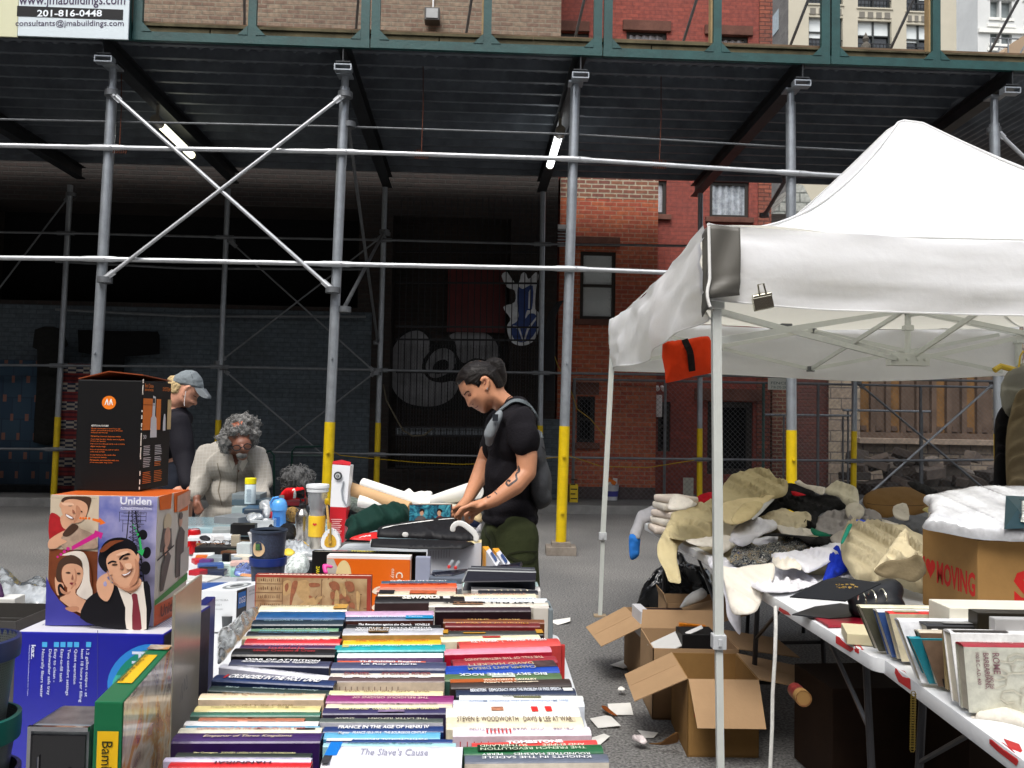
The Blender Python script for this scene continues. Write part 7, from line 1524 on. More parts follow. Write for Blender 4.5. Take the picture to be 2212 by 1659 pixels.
MB().lathe([(.032,0),(.035,.004),(.035,.09),(.0345,.0905),(.0345,.0935),(.035,.094),(.035,.145),(.03,.162),(.018,.178),(.016,.188)],c,28).build('body',M((.6,.58,.55),.27,1,var=.06,vs=30),t,smooth=True)
MB().lathe([(.018,.186),(.019,.19),(.019,.205),(.014,.208),(.012,.215)],c,18).build('cap',blackm,t,smooth=True); MB().tube([c+V((-.013,0,.207)),c+V((-.011,0,.236)),c+V((.011,0,.236)),c+V((.013,0,.207))],.004,8).build('cap_loop',blackm,t,smooth=True)
c=bz(683,1184,4.36); t=thing('blender_cup','clear tumbler with a white lid nested in a yellow banded cup','cup',c); gl=M((.55,.58,.6),.08,var=.1,coat=1,alpha=.45)
MB().lathe([(.036,0),(.038,.003),(.038,.058)],c,26).build('steel_foot',M((.5,.48,.42),.3,.9,var=.1),t,smooth=True)
MB().lathe([(.0385,.058),(.042,.062),(.043,.155),(.040,.165)],c,26).build('yellow_band',C(226,190,50,.35,var=.08),t,smooth=True)
MB().lathe([(.040,.165),(.036,.18),(.038,.2),(.046,.215),(.050,.285)],c,26).build('clear_wall',gl,t,smooth=True)
MB().lathe([(.051,.283),(.055,.285),(.055,.298),(.052,.30),(.058,.304),(.058,.318),(.055,.322),(.052,.316),(.0001,.316)],c,28).build('lid',C(214,218,220,.35,var=.02),t,smooth=True)
m_=MB(); hp=[(c+V((-.012+.022*(x),-.0436,.115+.018*y))) for x,y in hx]; m_.face(hp[::-1]); m_.build('red_heart',ink(196,40,46),t)
t=thing('tall_box','tall narrow white and red box leaning upright beside the tumbler','box',bz(722,1172,4.25)); a=[bz(709,1172,4.25),bz(742,1172,4.25),bz(757,1006,4.25),bz(718,1003,4.25)]
def quadbox(p,d0,d1,m,nm,par): return MB().prism([q+Yv*d0 for q in p],Yv*(d1-d0)).build(nm,m,par,bevel=.002)
mid=[a[0].lerp(a[3],.455),a[1].lerp(a[2],.455)]; quadbox([mid[0],mid[1],a[2],a[3]],0,.09,C(232,234,238,.35,var=.04),'white_half',t); quadbox([a[0],a[1],mid[1],mid[0]],0,.09,C(190,26,38,.35,var=.06),'red_half',t)
m_=MB(); c=D(730,1028,4.24);
for r,mm in ((.021,0),(.013,1),(.007,0),(.003,1)): m_.face([c+V((r*math.cos(s),-.0004*(22-r*1000),r*math.sin(s))) for s in [2*math.pi*k/20 for k in range(20)]],mm)
m_.build('lens_print',[ink(60,62,66),ink(190,194,196)],t)
m_=MB(); [m_.box(D(727-(k>1),1122+k*4.2,4.243),(.055-.01*(k%3),.0012,.003)) for k in range(9)]; m_.build('white_print',ink(236,200,200),t)
MB().tube([D(742,1040,4.242),D(738,1060,4.242),D(741,1080,4.242),D(748,1092,4.242)],.005,6).build('grey_handle_print',ink(150,156,164),t)
MB().prism([a[3],a[2],D(758,1000,4.3),D(738,995,4.33),D(719,998,4.3)],UP*.004).build('torn_red_flap',C(190,30,40,.4,var=.4,vs=60),t)
c=D(714,1165,4.15); t=thing('toy_mandolin','small white and gold ornamental mandolin with a long patterned neck','ornament',c+V((0,.03,-.06)))
op=[(0,.052),(.018,.045),(.036,.025),(.047,-.005),(.046,-.035),(.03,-.052),(0,-.056)]; pts=[c+V((x,0,z)) for x,z in op]+[c+V((-x,0,z)) for x,z in op[-2:0:-1]]
MB().prism(pts[::-1],Yv*.03).build('body',C(222,224,226,.35,var=.04),t,bevel=.003)
m_=MB(); m_.prism([c+V((x*.62,-.001,z*.6-.006)) for x,z in ([(p[0],p[1]) for p in op]+[(-p[0],p[1]) for p in op[-2:0:-1]])][::-1],V((0,-.001,0))); m_.build('gold_inlay',C(206,160,40,.35,var=.3,vs=90),t)
m_=MB(); rr=[m_.box(p+V((0,-.002,0)),(.003,.002,.003)) for p in pts]; m_.build('edge_dots',ink(20,30,60),t)
top=D(706,1090,4.2); m_=MB(); m_.tube([c+V((0,-.006,-.02)),c.lerp(top,.5)+V((0,-.004,0)),top],[.011,.008,.0065],4); m_.build('neck',C(170,130,50,.35,var=.5,vs=120),t)
m_=MB(); m_.lathe([(.008,0),(.013,.006),(.012,.022),(.008,.03),(.0001,.032)],top,8); m_.build('head',C(214,176,30,.3,metal=.4,var=.3,vs=100),t)
MB().pbox(c+V((-.004,-.010,-.02)),X*.008,Yv*.004,UP*.1).build('fingerboard',C(150,126,60,.4),t)
cM=V(((580-1106)/FPX*3.0,3.06,0)); gs='grey navy mesh waste cups stacked on the table'
meshb=meshm
b1=basket('mesh_cup','navy mesh cup with a blue rim, the lower of two stacked on the table',cM+UP*TZ,.047,.061,.195,.026,C(24,48,116,.4),bodym=C(44,56,76,.5,var=.3,vs=60),group=gs)
b2=basket('mesh_cup','grey navy mesh cup with a round paper sticker, nested in the blue rimmed one',cM+UP*(TZ+.13),.049,.0615,.162,.008,C(50,60,76,.4),bodym=C(52,62,82,.5,var=.5,vs=160),group=gs)
m_=MB();
for nm_,rr_,cc2,zc_ in (('sticker',.026,C(206,176,136,.5),.1),):
 P=[]
 for x,y in el(0,0,rr_,rr_,20):
  an=math.radians(-112)+x/.058; P.append(cM+V((.0588*math.cos(an),.0588*math.sin(an),TZ+.13+zc_+y)))
 m_.face(P); m_.build('round_sticker',cc2,b2)
m_=MB(); P=[]
for x,y in ((-.010,-.004),(.008,-.004),(.008,.018),(-.010,.018)): an=math.radians(-112)+x/.058; P.append(cM+V((.0600*math.cos(an),.0600*math.sin(an),TZ+.23+y)))
m_.face(P); m_.build('sticker_picture',C(70,110,60,.5,var=.5,vs=120),b2)
c=bz(485,1246,3.6); t=thing('soap_bottle','pale green liquid soap bottle with a square black cap','bottle',c)
m_=MB(); m_.pbox(c+V((-.036,0,0)),X*.072,Yv*.04,UP*.062); m_.build('body',M((.50,.62,.56),.12,var=.06,coat=.6),t,bevel=.014,seg=4,smooth=True)
m_=MB(); m_.pbox(c+V((-.016,.006,.061)),X*.032,Yv*.026,UP*.034); m_.build('cap',C(18,18,20,.35),t,bevel=.003); m_=MB(); [m_.box(c+V((0,-.0008,.014+.007*k)),(.036-.006*(k%2),.0008,.0016)) for k in range(5)]; m_.build('label_print',ink(90,100,96),t)
c=Z(417,1196,.745); t=thing('drinks_can','red drinks can with white script beside the picture carton','can',c)
MB().lathe([(.026,0),(.033,.008),(.033,.108),(.027,.120)],c,24).build('body',C(196,20,28,.25,metal=.3,var=.05),t,smooth=True); MB().lathe([(.027,.119),(.028,.122),(.026,.122),(.025,.118),(.0001,.118)],c,20).build('lid',M((.6,.6,.62),.25,1,var=0),t,smooth=True)
m_=MB(); u_=[(.0,.03),(.012,.05),(.004,.06),(-.006,.05),(.004,.075),(.014,.08),(.006,.09)]; m_.tube([c+V((.0338*math.sin(.9+x*20),-.0338*math.cos(.9+x*20),z)) for x,z in u_],.0025,5); m_.build('white_script',ink(236,230,230),t)
c=V(((478-1106)/FPX*2.72,2.72,0)); ob_=thing('white_carton','white cocktail set carton with a blue label standing behind the books','box',c+UP*TZ)
p0=Z(509,1365,TZ+.003); e1=V((-.115,-.015,0)); e2=V((.045,.16,0)); ht_=CAM_H-(1274-894)/FPX*p0.y-TZ
MB().pbox(p0,e1,e2,UP*ht_).build('carton',C(218,222,224,.4,var=.05),ob_,bevel=.0015)
nrm=e2.cross(UP).normalized(); m_=MB(); q=p0+nrm*.0006; m_.face([q,q+e2*.34,q+e2*.34+UP*ht_,q+UP*ht_],0); q=q+nrm*.0006; m_.face([q+e2*.04+UP*ht_*.55,q+e2*.3+UP*ht_*.55,q+e2*.3+UP*ht_*.93,q+e2*.04+UP*ht_*.93],1); m_.build('side_panels',[C(40,48,52,.4),C(24,110,190,.35)],ob_)
m_=MB(); e2u=e2.normalized(); m_.text('OGGI',p0+nrm*.0016+e2*.06+UP*ht_*.66,e2u,UP,h=.02,w=.036,bold=.01); m_.build('logo_lettering',ink(230,236,240),ob_)
m_=MB(); eu2=-e1.normalized(); q=p0+e1+V((0,-.0012,0)); m_.text('JUEGO DE COCTELERA',q+eu2*.006+UP*ht_*.74,eu2,UP,h=.007,w=.085); m_.text('CON VASOS DE 4',q+eu2*.02+UP*ht_*.64,eu2,UP,h=.006,w=.05); m_.text('SET COCTELERO EN ACERO',q+eu2*.02+UP*ht_*.54,eu2,UP,h=.004,w=.055)
m_.text('HOT PERSONAL',p0+nrm*.0012+e2*.4+UP*ht_*.86,e2u,UP,h=.006,w=.06); m_.text('COCKTAIL SHAKER SET',p0+nrm*.0012+e2*.4+UP*ht_*.78,e2u,UP,h=.005,w=.07); m_.build('grey_lettering',ink(120,124,128),ob_)
m_=MB(); c=p0+UP*(ht_+.0008)+e1*.4+e2*.5; [m_.face([c+e1*x*.001+e2*y*.001+UP*.0003*k for x,y in el(0,0,300-70*k,330-90*k,18)],k) for k in range(3)]; m_.build('lid_picture',[ink(120,126,128),ink(196,200,200),ink(80,84,86)],ob_)
m_=MB(); c=p0+e1*.25+V((0,-.004,0)); m_.lathe([(.016,.01),(.019,.05)],c+V((0,.012,0)),16); m_.build('cup_picture',C(60,64,66,.3),ob_)
puff('plastic_sleeves',[A9(*p) for p in ((478,480),(560,400),(650,330),(740,270),(835,235),(845,262),(800,330),(780,400),(700,500),(620,590),(540,690),(478,720))],1.95,2.55,M((.34,.36,.36),.1,var=.8,vs=30,bump=.8,bs=30,coat=1),thick=.03,fold=.018,fs=18,ang=-.8,seed=106,step=3,label='shiny plastic sleeved comics leaning behind the left column of books',cat='comics')
small=[('glasses_case','black zipped spectacles case on the crowded table','case',527,1143,4.35,(.12,.07,.055),(0,0,.1),(18,18,20)),
('flat_tray','long black tray of spectacles in front of the gadgets','tray',472,1187,3.98,(.185,.10,.035),(0,0,.05),(22,22,24)),
('perfume_box','small beige perfume box beside the white box','box',509,1170,4.0,(.038,.04,.062),(0,0,.2),(176,166,146)),
('glass_cube','clear white cube box left of the mesh cups','box',531,1187,3.85,(.062,.06,.062),(0,0,-.1),(196,204,204)),
('paperback','white paperback lying under the spectacles case','book',455,1160,4.25,(.20,.14,.018),(0,0,.25),(214,218,220)),
('disc_case','stack of grey disc cases beside the ledger','case',482,1147,4.4,(.10,.12,.03),(0,0,.3),(150,156,156)),
('silver_box','long silver packet in front of the black tray','box',490,1207,3.72,(.15,.08,.022),(0,0,-.05),(140,150,156)),
('blue_packet','blue and white packet in front of the soap bottle','packet',455,1222,3.55,(.10,.06,.018),(0,0,.4),(60,90,150)),
('dark_packet','dark blue wallet left of the soap bottle','wallet',462,1237,3.4,(.09,.06,.02),(0,0,.1),(30,40,66)),
('pink_packet','pink and white packet right of the silver one','packet',520,1216,3.62,(.08,.05,.018),(0,0,.2),(214,180,170)),
('cream_packet','cream packet beside the mesh cups','packet',528,1204,3.72,(.07,.05,.02),(0,0,-.3),(222,214,196)),
('paper_pad','white note pad behind the drinks can','paper',440,1199,3.85,(.09,.10,.008),(0,0,.3),(220,224,222)),
('black_speaker','small black gadget beside the knitted hat','gadget',672,1224,3.6,(.05,.04,.05),(0,0,0),(30,32,36)),
('red_packet','red and white packet behind the picture carton','packet',430,1212,3.7,(.05,.06,.02),(0,0,.6),(196,40,50)),
('red_pouch','dark red packet behind the pale board','packet',428,1236,3.3,(.05,.05,.02),(0,0,-.3),(176,24,40)),
('orange_card','peach coloured card in front of the mesh cups','card',538,1243,3.2,(.06,.04,.004),(0,.1,.1),(226,160,110)),
('grey_case','dark grey plastic box behind the spectacles case','box',548,1110,4.8,(.10,.08,.05),(0,0,.2),(56,66,78)),
('white_charger','white charger block beside the ledger','charger',470,1162,4.15,(.05,.05,.025),(0,0,.6),(226,226,226)),
('compact_case','round edged black compact under the blue packet','case',448,1232,3.45,(.07,.06,.02),(0,0,.2),(24,22,26)),
('photo_frame','silver framed white picture lying by the pale board','frame',472,1255,3.2,(.13,.09,.012),(0,.05,.3),(176,180,184)),
('cream_jar_box','mint green carton beside the soap bottle','carton',512,1236,3.4,(.05,.05,.03),(0,0,.3),(150,196,180)),
('cable_reel','coiled black charger lying left of the mesh cups','charger',536,1228,3.4,(.06,.05,.022),(0,0,.7),(26,26,30)),
('brown_wallet','brown leather wallet behind the soap bottle','wallet',500,1194,3.85,(.08,.05,.016),(0,0,-.4),(96,60,36)),
('white_remote','slim white remote control across the silver packet','remote',482,1202,3.75,(.13,.03,.012),(0,0,.6),(220,220,220)),
('game_case','dark green game case beneath the beige perfume box','case',520,1192,3.9,(.13,.10,.014),(0,0,.15),(24,60,50)),
('purple_tin','small purple tin left of the silver packet','tin',446,1213,3.65,(.05,.04,.02),(0,0,0),(90,50,120)),
('toy_car','little orange box toy behind the red packet','toy',436,1204,3.8,(.05,.03,.02),(0,0,.2),(214,110,40)),
('blue_book','blue paperback partly under the white carton','book',456,1268,2.95,(.12,.09,.015),(0,0,.2),(40,80,150)),
('white_book','white booklet at the left of the cocktail carton','booklet',440,1250,3.05,(.09,.1,.008),(0,0,-.2),(214,214,208)),
('brass_brush','thin brown handled brush before the white paperback','brush',455,1176,4.05,(.13,.014,.012),(0,0,.1),(140,90,40))]
for n_,lb,ct,px,py,d,sz,rt,cl_ in small: slab(n_,lb,ct,D(px,py,d),sz,rt,C(*cl_,.35,var=.15,vs=30))
t=thing('spectacles','two pairs of thin metal spectacles lying in the black tray','glasses',D(470,1172,4.0)); m_=MB()
for k,(px,py) in enumerate(((450,1176),(478,1172))):
 c=D(px,py,3.98)
 for s in (-.022,.022): m_.tube([c+V((s+.017*math.cos(a),.0,.012*math.sin(a))) for a in [2*math.pi*j/14 for j in range(15)]],.0018,5)
 m_.tube([c+V((.04,0,0)),c+V((.05,.09,.0))],.0016,5)
m_.build('frames',M((.1,.1,.1),.2,.8,var=0),t)
c=D(556,1160,4.2); t=thing('white_bowl','round white bowl of beads behind the mesh cups','bowl',c); MB().lathe([(.03,-.03),(.045,.02),(.047,.022),(.042,.016),(.0001,.012)],c,22).build('bowl_wall',whitep,t,smooth=True)
m_=MB(); rr=random.Random(6)
for k in range(26): a,r_=rr.uniform(0,6.28),rr.uniform(0,.036); m_.lathe([(.0001,-.006),(.006,0),(.0001,.006)],c+V((r_*math.cos(a),r_*math.sin(a),.02)),6,m=k%3)
m_.build('beads',[ink(90,30,40),ink(40,40,46),ink(150,120,130)],t)
def sc7(nm,lb,ct,pts,d0,d1,mat,**k):
 k.setdefault('step',3); return puff(nm,[q7(*p) for p in pts],d0,d1,mat,label=lb,cat=ct,**k)
sc7('black_pouch','crumpled black nylon pouch behind the mesh cups','pouch',[(790,800),(850,770),(900,720),(960,760),(1000,730),(1080,700),(1150,730),(1150,840),(1050,860),(900,830)],4.1,4.4,C(16,16,18,.7),thick=.05,fold=.016,fs=14,seed=107)
sc7('plastic_bag','clear plastic bag with something yellow before the steel flask','bag',[(1040,900),(1130,870),(1230,890),(1300,950),(1345,1030),(1250,1030),(1040,1030)],3.7,4.0,clear,thick=.05,fold=.02,fs=16,seed=108)
sc7('yellow_cloth','yellow cloth inside the plastic bag beside the mesh cups','cloth',[(1045,960),(1100,950),(1150,990),(1120,1020),(1045,1015)],3.62,3.7,C(220,190,60,.5),thick=.02,fold=.006,seed=109)
sc7('knitted_hat','white hat with black and turquoise flecks beside the mesh cups','hat',[(1060,1110),(1100,1060),(1170,1030),(1240,1040),(1290,1080),(1290,1150),(1250,1195),(1070,1195)],3.35,3.6,C(206,214,210,.9,var=.75,vs=60,bump=.4,bs=60),thick=.06,fold=.014,fs=16,seed=110)
sc7('sweet_bag','crinkled bag of blue, orange and red sweets','bag',[(530,1180),(560,1130),(640,1110),(710,1130),(725,1200),(640,1225),(540,1222)],3.25,3.5,C(110,130,190,.25,var=.9,vs=45,coat=.8),thick=.04,fold=.014,fs=20,seed=111)
sc7('polythene_bag','scrunched polythene bag on the clear case','bag',[(650,620),(700,590),(800,600),(830,640),(760,660),(680,680)],4.55,4.65,clear,thick=.03,fold=.014,fs=18,seed=112)
sc7('black_comb_bag','black cloth strap beside the drinks can','strap',[(180,835),(240,820),(290,850),(270,870),(200,865)],4.0,4.1,blackm,thick=.02,fold=.006,seed=113)
sc7('camouflage_pouch','pouch with green and pink printed discs beside the dark green cloth','pouch',[(1670,440),(1740,420),(1810,450),(1870,520),(1850,560),(1790,600),(1700,590),(1670,520)],4.4,4.7,C(110,120,110,.5,var=.9,vs=40),thick=.05,fold=.012,seed=114)
sc7('dark_gloves','dark tangled gloves under the printed pouch','gloves',[(1665,590),(1700,560),(1800,600),(1840,620),(1740,640),(1680,650)],4.3,4.4,C(20,22,26,.8),thick=.03,fold=.012,fs=18,seed=115)
def roll(label,p,q,r,mat,group=None,r1=None):
 t=thing('paper_roll',label,'roll',p,group); ax=(q-p); L_=ax.length; r1=r1 or r; MB().lathe([(r*.6,.004),(r*.62,0),(r,0),(r1,L_),(r1*.7,L_),(r1*.65,L_-.01)],p,20,0,ax).build('sheet',mat,t,smooth=True)
 MB().tube([p+ax.normalized()*(-.001)+ (ax.orthogonal().normalized()*math.cos(a)+ax.cross(ax.orthogonal()).normalized()*math.sin(a))*r*(.25+.7*a/12.6) for a in [k*.5 for k in range(25)]],.0012,4).build('inner_turns',mat,t)
roll('brown kraft cardboard roll lying among white paper rolls',D(757,1056,4.35),D(885,1097,4.25),.034,C(196,160,118,.7,var=.08),r1=.03)
roll('long white paper roll lying over the brown one',D(784,1044,4.55),D(930,1093,4.35),.028,paper)
roll('white paper roll widening towards the tattooed man',D(1030,1058,4.15),D(900,1090,4.45),.046,paper,r1=.02)
roll('slim white paper roll tucked under the dark green cloth',D(775,1082,4.3),D(880,1100,4.3),.03,paper)
puff('paper_sheets',[q8(*p) for p in ((380,400),(460,345),(510,380),(560,375),(680,370),(690,420),(600,470),(430,470))],4.5,4.6,paper,thick=.02,fold=.016,fs=10,seed=116,step=4,label='crumpled white paper sheets between the rolls',cat='paper')
slab('document_tray','pale beige tray of papers beyond the picture card','tray',D(955,1094,4.2),(.22,.12,.02),(0,0,.0),C(200,196,180,.5))
puff('green_cloth',[(752,1140),(745,1130),(790,1105),(840,1092),(862,1088),(884,1102),(884,1125),(850,1136),(800,1148),(770,1162),(745,1164)],3.75,4.15,C(10,46,38,.8,var=.15,bump=.2,bs=40),thick=.07,fold=.03,fs=8,ang=-.5,seed=117,step=4,label='dark green cloth bag bunched beside the picture card',cat='bag')
puff('red_flyer',[q7(*p) for p in ((1700,855),(1800,810),(1900,790),(1985,785),(1975,870),(1850,865))],3.6,3.8,C(222,40,40,.35,var=.06),thick=.012,fold=.006,fs=8,seed=118,step=3,label='bright red flyer with white script under the black tote bag',cat='flyer')
fo_=[o for o in scene.objects if o.name=='red_flyer'][0]; m_=MB(); decal_stroke(m_,bvh(fo_),[q7(*p) for p in ((1800,850),(1840,830),(1850,845),(1870,820),(1880,840),(1910,815),(1905,835))],.006,0,.003); m_.build('white_script',ink(240,230,230),fo_)
pc=thing('picture_card','blue printed picture of two figures standing between the hands and the green cloth','picture',D(930,1124,3.85)); c0_=D(884,1126,3.85); c1_=D(976,1126,3.85); ht_=(1126-1090)*3.85/FPX
MB().pbox(c0_,c1_-c0_,Yv*.012,UP*ht_).build('board',C(90,50,40,.5),pc)
def swirl():
 m,t,p=new_mat('blue_swirl'); N=t.nodes; L=t.links; tc=N.new('ShaderNodeTexCoord'); n=N.new('ShaderNodeTexNoise'); n.inputs['Scale'].default_value=22; n.inputs['Distortion'].default_value=2.5; L.new(tc.outputs['Object'],n.inputs['Vector'])
 cr=N.new('ShaderNodeValToRGB'); e=cr.color_ramp.elements; e[0].position=.35; e[0].color=(.01,.03,.06,1); e[1].position=.68; e[1].color=(.10,.42,.50,1); k=e.new(.5); k.color=(.02,.16,.24,1); L.new(n.outputs['Fac'],cr.inputs[0]); L.new(cr.outputs[0],p.inputs['Base Color']); p.inputs['Roughness'].default_value=.3; return m
m_=MB(); m_.art(c0_-Yv*.0004,c1_-c0_,UP*ht_,[(0,[(.0,.0),(.97,0),(.97,.97),(0,.97)]),(1,smooth_poly([(.12,0),(.2,.28),(.3,.34),(.38,.2),(.4,0)],2)),(2,el(.29,.5,.045,.17)),(3,smooth_poly([(.24,.55),(.25,.7),(.3,.74),(.35,.66),(.34,.5),(.31,.62)],2)),(4,smooth_poly([(.60,0),(.64,.25),(.72,.34),(.8,.24),(.83,0)],2)),(2,el(.70,.48,.045,.17)),(3,smooth_poly([(.64,.55),(.66,.7),(.71,.76),(.77,.66),(.76,.52),(.7,.64)],2))],.0005)
m_.build('print',[swirl(),ink(90,84,84),ink(196,150,120),ink(30,22,20),ink(120,40,40)],pc)
blk2=C(16,16,20,.6,var=.15); wtrim=C(226,226,222,.6)
tbg=puff('tote_bag',[q8(*p) for p in ((140,755),(300,720),(500,690),(700,665),(880,648),(960,650),(1010,700),(1080,780),(1150,860),(1120,890),(900,870),(600,850),(300,842),(135,835))],3.15,3.65,blk2,thick=.05,fold=.008,fs=6,seed=119,step=4,round_=False,label='black canvas tote bag with white trim and a curling white strap',cat='bag')
tt_=bvh(tbg); m_=MB(); decal_stroke(m_,tt_,[q8(*p) for p in ((142,762),(300,727),(500,697),(700,672),(880,655),(950,655))],.013,0,.003); m_.build('white_trim',wtrim,tbg)
def ribbon(pts,w,mat,nm,par,th=.002):
 m_=MB(); S_=[(pts[min(k+1,len(pts)-1)]-pts[max(k-1,0)]).cross(Yv).normalized()*w/2 for k in range(len(pts))]
 for k in range(len(pts)-1): m_.face([pts[k]-S_[k],pts[k+1]-S_[k+1],pts[k+1]+S_[k+1],pts[k]+S_[k]])
 return m_.build(nm,mat,par,smooth=70,weld=True,solid=th,sub=1)
ribbon([D(*q8(*p),3.1-.001*k) for k,p in enumerate(((905,790),(900,740),(930,700),(990,690),(1060,740),(1120,790),(1150,840),(1130,885)))],.024,wtrim,'strap',tbg)
ribbon([D(*q8(*p),3.12) for p in ((420,845),(425,780))],.030,wtrim,'webbing_loop',tbg)
pf=puff('portfolio_case',[q8(*p) for p in ((70,935),(80,850),(600,858),(1125,880),(1128,905),(1000,955),(500,955))],3.0,3.2,blk2,thick=.02,fold=.003,fs=5,seed=120,step=4,round_=False,label='black portfolio case with a white piped edge in front of the tote bag',cat='case')
m_=MB(); decal_stroke(m_,bvh(pf),[q8(*p) for p in ((70,930),(84,856),(600,864),(1120,886))],.009,0,.003); m_.build('white_piping',wtrim,pf)
puff('straw_bag',[q8(*p) for p in ((1080,640),(1180,590),(1200,640),(1195,680),(1120,670))],3.75,3.8,C(222,196,150,.7),seed=121,thick=.02,step=3,label='cream paper bag showing behind the black tote by the hip',cat='bag')
puff('cap',[q8(*p) for p in ((1135,760),(1190,700),(1200,760),(1190,790),(1150,790))],3.6,3.65,whitec,seed=122,thick=.03,step=3,label='white cap peeking out beside the olive shorts',cat='cap')
puff('navy_cloth',[q8(*p) for p in ((1040,690),(1120,670),(1190,710),(1180,740),(1110,730))],3.7,3.75,C(26,34,60,.8),seed=123,thick=.03,step=3,label='navy cloth under the hands by the tote bag',cat='cloth')
def facebook(name,label,p0,p1,ztop,thk,mat,zb=TZ+.001,lean=.0,**k):
 """book standing on its long edge, cover facing the street side; p0,p1 (x,y) of the lower front edge"""
 t=thing(name,label,'book',V(((p0[0]+p1[0])/2,(p0[1]+p1[1])/2,zb))); a=V((*p0,zb)); e=V((p1[0]-p0[0],p1[1]-p0[1],0)); h=UP*(ztop-zb)+V((0,lean,0)); n=V((-e.y,e.x,0)).normalized()
 m_=MB(); m_.pbox(a,e,n*.003,h); m_.pbox(a+n*(thk-.003),e,n*.003,h); m_.pbox(a,e.normalized()*.003,n*thk,h*.998); m_.build('cover',mat,t,bevel=.001)
 MB().pbox(a+n*.003+e.normalized()*.003,e*.985,n*(thk-.006),h*.985).build('pages',pages,t); return t,a,e,h
dE=2.72
def xd(px,d): return (px-1106)/FPX*d
def zd(py,px,d): return CAM_H-(py-yh(px))/FPX*d
def relief():
 m,t,p=new_mat('carved_relief'); N=t.nodes; L=t.links; tc=N.new('ShaderNodeTexCoord'); n=N.new('ShaderNodeTexNoise'); n.inputs['Scale'].default_value=14; n.inputs['Detail'].default_value=4; L.new(tc.outputs['Object'],n.inputs['Vector'])
 cr=N.new('ShaderNodeValToRGB'); e=cr.color_ramp.elements; e[0].position=.35; e[0].color=(.24,.12,.05,1); e[1].position=.65; e[1].color=(.46,.32,.17,1); L.new(n.outputs['Fac'],cr.inputs[0]); L.new(cr.outputs[0],p.inputs['Base Color']); p.inputs['Roughness'].default_value=.35
 return m
t,a,e,h=facebook('relief_book','wide red edged book showing a carved Egyptian relief on its cover',(xd(564,dE),dE),(xd(811,dE),dE+.01),zd(1240,690,dE),.03,C(150,50,34,.4))
EZ=lambda zx,zy: ((zx-805)/1160,1-(zy-1200)/400)
m_=MB(); sh=[(0,[(.005,0),(.965,0),(.965,.955),(.01,.96)])]
def ez(m,pts,n=3): return (m,smooth_poly([EZ(*p) for p in pts],n)[::-1])
sh+= [ez(2,[(1070,1260),(1110,1235),(1160,1240),(1170,1290),(1150,1320),(1090,1330)]),ez(1,[(1100,1270),(1130,1250),(1140,1280),(1115,1310)]),ez(2,[(1190,1245),(1250,1235),(1340,1240),(1345,1370),(1260,1350),(1210,1300)]),ez(1,[(1175,1250),(1230,1240),(1215,1300),(1190,1340),(1170,1400),(1155,1380)]),ez(1,[(1345,1250),(1440,1250),(1450,1270),(1360,1275)]),ez(1,[(1360,1330),(1450,1370),(1440,1385),(1350,1345)]),
 ez(2,[(1130,1475),(1200,1420),(1300,1370),(1390,1340),(1400,1370),(1300,1420),(1230,1475)]),ez(2,[(1230,1475),(1330,1400),(1440,1340),(1480,1340),(1400,1410),(1330,1475)]),ez(2,[(1340,1475),(1400,1420),(1500,1400),(1560,1420),(1530,1475)]),
 ez(1,[(1540,1250),(1600,1235),(1650,1260),(1640,1300),(1580,1290)]),ez(1,[(1560,1310),(1600,1300),(1610,1340),(1570,1350)]),ez(1,[(1640,1330),(1700,1310),(1760,1350),(1740,1370),(1690,1345),(1650,1360)]),ez(1,[(1700,1240),(1780,1240),(1800,1290),(1740,1300)]),ez(1,[(1580,1370),(1620,1365),(1625,1400),(1585,1400)]),ez(1,[(1700,1390),(1790,1370),(1810,1410),(1760,1400)]),ez(2,[(1650,1250),(1700,1260),(1720,1330),(1680,1320)]),ez(2,[(1610,1300),(1650,1320),(1640,1475),(1600,1475)]),ez(2,[(1820,1300),(1860,1320),(1850,1420),(1830,1400)])]
m_.art(a-Yv*.0003,e,h,sh,.0005)
rr=random.Random(8)
for r_ in range(7):
 for k in range(11):
  u=.03+k*.0175; v=.9-r_*.135; w=.004+rr.random()*.008
  m_.art(a-Yv*.0006,e,h,[(3,[(u,v),(u+w,v-.02*rr.random()),(u+w*.8,v+.05*rr.random()+.02),(u+.001,v+.04)])],.0005)
for x0,x1,y0,y1 in ((0.0,.24,.86,.85),(0,.24,.72,.71),(0,.24,.585,.575),(0,.24,.45,.44),(.235,.24,.1,.95),(.57,.575,.3,.95)): m_.art(a-Yv*.0007,e,h,[(3,[(x0,min(y0,y1)),(x1,min(y0,y1)),(x1,max(y0,y1)),(x0,max(y0,y1))])],.0005)
for k in range(40):
 u,v=rr.uniform(.3,.95),rr.uniform(.2,.95); L_=rr.uniform(.01,.05); an=rr.choice((0,1.57,.7,-.7)); m_.art(a-Yv*.0007,e,h,[(3,[(u,v),(u+L_*math.cos(an)*.5+.002,v+L_*math.sin(an)*1.4),(u+L_*math.cos(an)*.5,v+L_*math.sin(an)*1.4+.012),(u-.001,v+.012)])],.0005)
m_.build('carved_picture',[relief(),C(142,84,54,.5,var=.3,vs=60),C(176,142,96,.4,var=.3,vs=40),ink(96,62,34)],t)
m_=MB(); [m_.box(a+h+e*(.12+k*.035)+V((0,.012,.0006)),(.008,.008,.0008)) for k in range(20)]; m_.build('title_print',ink(230,190,170),t)
d2=2.95; t,a,e,h=facebook('cookbook','orange cookbook with a pale plate and white petal pattern, standing open-edge up',(xd(716,d2),d2),(xd(895,d2),d2),zd(1204,800,d2),.045,C(222,104,24,.3,var=.06))
MB().pbox(a+h*.985,e,Yv*.05,UP*.012).build('page_edge',C(232,226,222,.6),t)
m_=MB(); FZ=lambda zx,zy: ((zx+270)/790,1-(zy-1050)/300)
